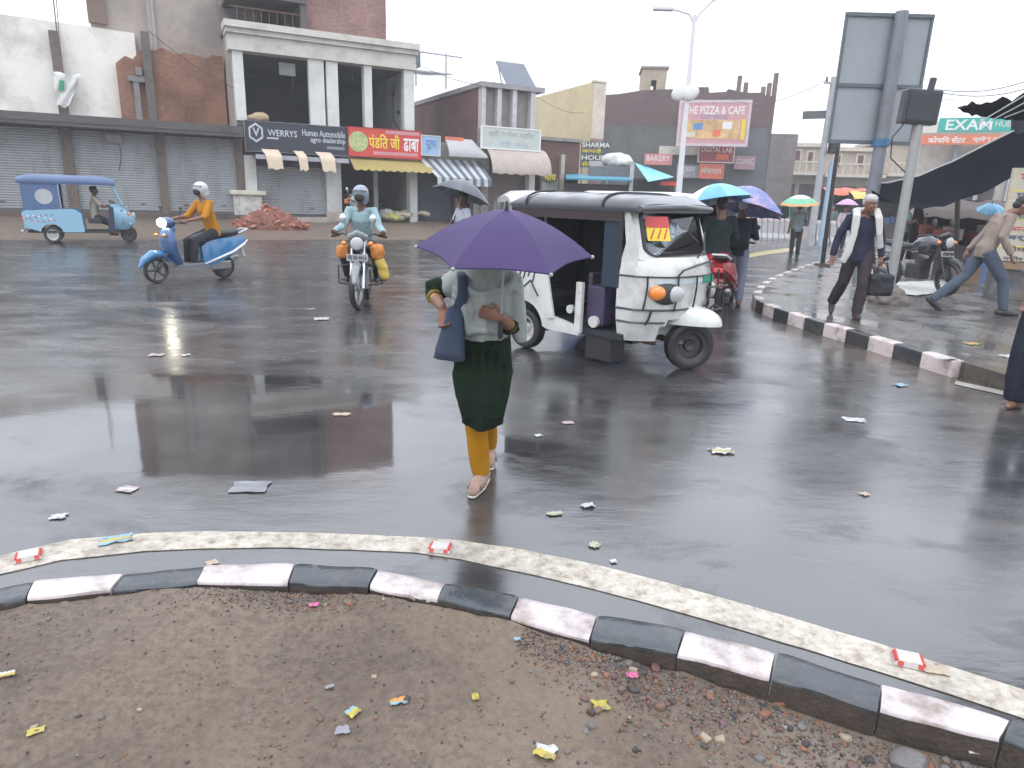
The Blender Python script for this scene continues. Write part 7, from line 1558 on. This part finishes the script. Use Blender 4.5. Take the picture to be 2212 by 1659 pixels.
lm_.build('limb',br,tr,smooth=60); m.build('crown',M('leaf_green',(.035,.06,.022),.5,var=.4,scale=2),tr)
# rain haze
if True:
    hz=MB().span((-120,-20,-1.5),(140,190,24)).build('haze',None); tag(hz,kind='stuff')
    m_=bpy.data.materials.new('rain_haze'); m_.use_nodes=True; N=m_.node_tree.nodes; N.clear(); o=N.new('ShaderNodeOutputMaterial'); v=N.new('ShaderNodeVolumePrincipled'); v.inputs['Color'].default_value=(.92,.93,.95,1); v.inputs['Density'].default_value=.0022; m_.node_tree.links.new(v.outputs[0],o.inputs['Volume']); hz.data.materials.clear(); hz.data.materials.append(m_)

# ================================================================ street clutter round the far side of the junction
random.seed(31)
def stall(label,px,py,Y,w,rz,aw,goods,h=2.1,cat='market stall'):
    b=P(px,py,Y); b.z=0; o=thing('market_stall',label,cat,b,R(rz))
    g=[[(-w/2+w*i/10,-.9+1.5*j/6,h-.32*(1-j/6)+.03*math.sin(i*1.9)-(.10 if j==0 else 0)) for i in range(11)] for j in range(7)]
    MB().sheet(g,.02).build('awning',aw,o,smooth=50)
    for e in (-w/2+.05,w/2-.05):
        MB().tube([(e,-.8,0),(e,-.8,h-.34)],.03,6).build('post',M('dark_wood',(.06,.045,.035)),o)
    MB().span((-w/2+.1,-.35,0),(w/2-.1,.5,.85)).build('counter',M('dim_shop_front',(.07,.06,.065)),o)
    MB().span((-w/2,.55,0),(w/2,.62,h)).build('back_wall',M('dark_stall',(.035,.03,.035)),o)
    m=MB()
    for k in range(16): m.box((random.uniform(-w/2+.2,w/2-.2),random.uniform(-.3,.4),.85+random.uniform(.05,.35)),(random.uniform(.12,.35),.25,random.uniform(.12,.4)),rz=random.random()); m.mi=k%3
    tag(m.build('goods',goods,o),kind='stuff')
    return o
GD=[M('goods_red',(.3,.06,.05),.5),M('goods_pale',(.42,.4,.36),.5),M('goods_blue',(.08,.14,.28),.5)]
stall('far stall under a cream sheet below the pink red bakery sign',1425,440,42,3.6,-4,M('cream_sheet',(.55,.5,.42),.6),GD)
stall('far stall under a faded red awning below the lowest orange banner',1535,440,41,3.0,-5,M('faded_red_sheet',(.36,.1,.09),.6),GD)
stall('far stall under a dark blue sheet right of the orange banner',1600,440,42,2.6,-8,M('dark_blue_sheet',(.05,.09,.16),.5),GD)
stall('far stall with a grey sheet between signal pole and black pole',1735,440,50,4.2,-8,M('grey_sheet',(.3,.3,.3),.6),GD)
stall('far stall with an orange red sheet left of the thick sign post',1838,440,40,3.0,-12,M('orange_red_sheet',(.5,.12,.06),.6),GD,h=2.7)
stall('far stall with a yellow sheet right of the thick sign post',1910,440,38,3.4,-14,M('yellow_sheet',(.55,.42,.1),.6),GD,h=2.5)
stall('low stall of goods under the right part of the black tarpaulin',2085,520,16.8,2.2,-20,M('dark_brown_sheet',(.06,.045,.04),.7),GD,h=1.9)
for k,(px,Y,mat_,w,h,z,lab) in enumerate(((1985,15.4,M('goods_pale',(.42,.4,.36)),.5,.4,PZ,'pale carton on the pavement behind the leaning pole'),(2090,14.6,M('tan_crate',(.25,.18,.11)),.45,.35,PZ,'tan wooden crate by the red drum under the tarpaulin'),(2112,15.2,M('goods_blue',(.08,.14,.28)),.4,.5,PZ,'blue plastic crate beside the tan wooden crate'))):
    b=P(px,560,Y); b.z=z; o=thing('crate',lab,'crate',b,R(-15+k*20)); MB().ring([(-w/2,-w/3),(w/2,-w/3),(w/2,w/3),(-w/2,w/3)],[(-w/2+.03,-w/3+.03),(w/2-.03,-w/3+.03),(w/2-.03,w/3-.03),(-w/2+.03,w/3-.03)],0,h,'z').build('sides',mat_,o); MB().span((-w/2+.02,-w/3+.02,.01),(w/2-.02,w/3-.02,h*.8)).build('contents',M('shop_stock_mix',(.07,.055,.05)),o)
u_=umbrella('sky blue umbrella leaning open under the stall behind the striding man',P(2143,440,14.6),.27,.14,[M('umb_sky',(.18,.45,.66),.45)],n=8,shaft=.7,tilt=(R(20),R(-10)))
# shop clutter on the left row: boards, pipes and meters
for k,(px,py,y,w,h,mt,lab) in enumerate(((246,300,-.02,.5,.28,M('tin_board',(.3,.3,.29),.5,dirt=(.12,.08,.06)),'small rusty tin board fixed above the middle grey shutter'),(620,150,.4,.6,.45,M('dusty_box',(.2,.2,.2),.6),'grey electric box hanging inside the open first floor bay'))):
    u,z=FA.uz(px,py,y); o=FA.thing('wall_box',lab,'wall box',u,y,z); MB().box((0,0,0),(w,.12,h),bev=.015).build('box',mt,o); MB().tube([(w*.3,0,-h/2),(w*.32,0,-h/2-.5),(w*.1,.05,-h/2-.9)],.012,6).build('cable',black_pl,o)
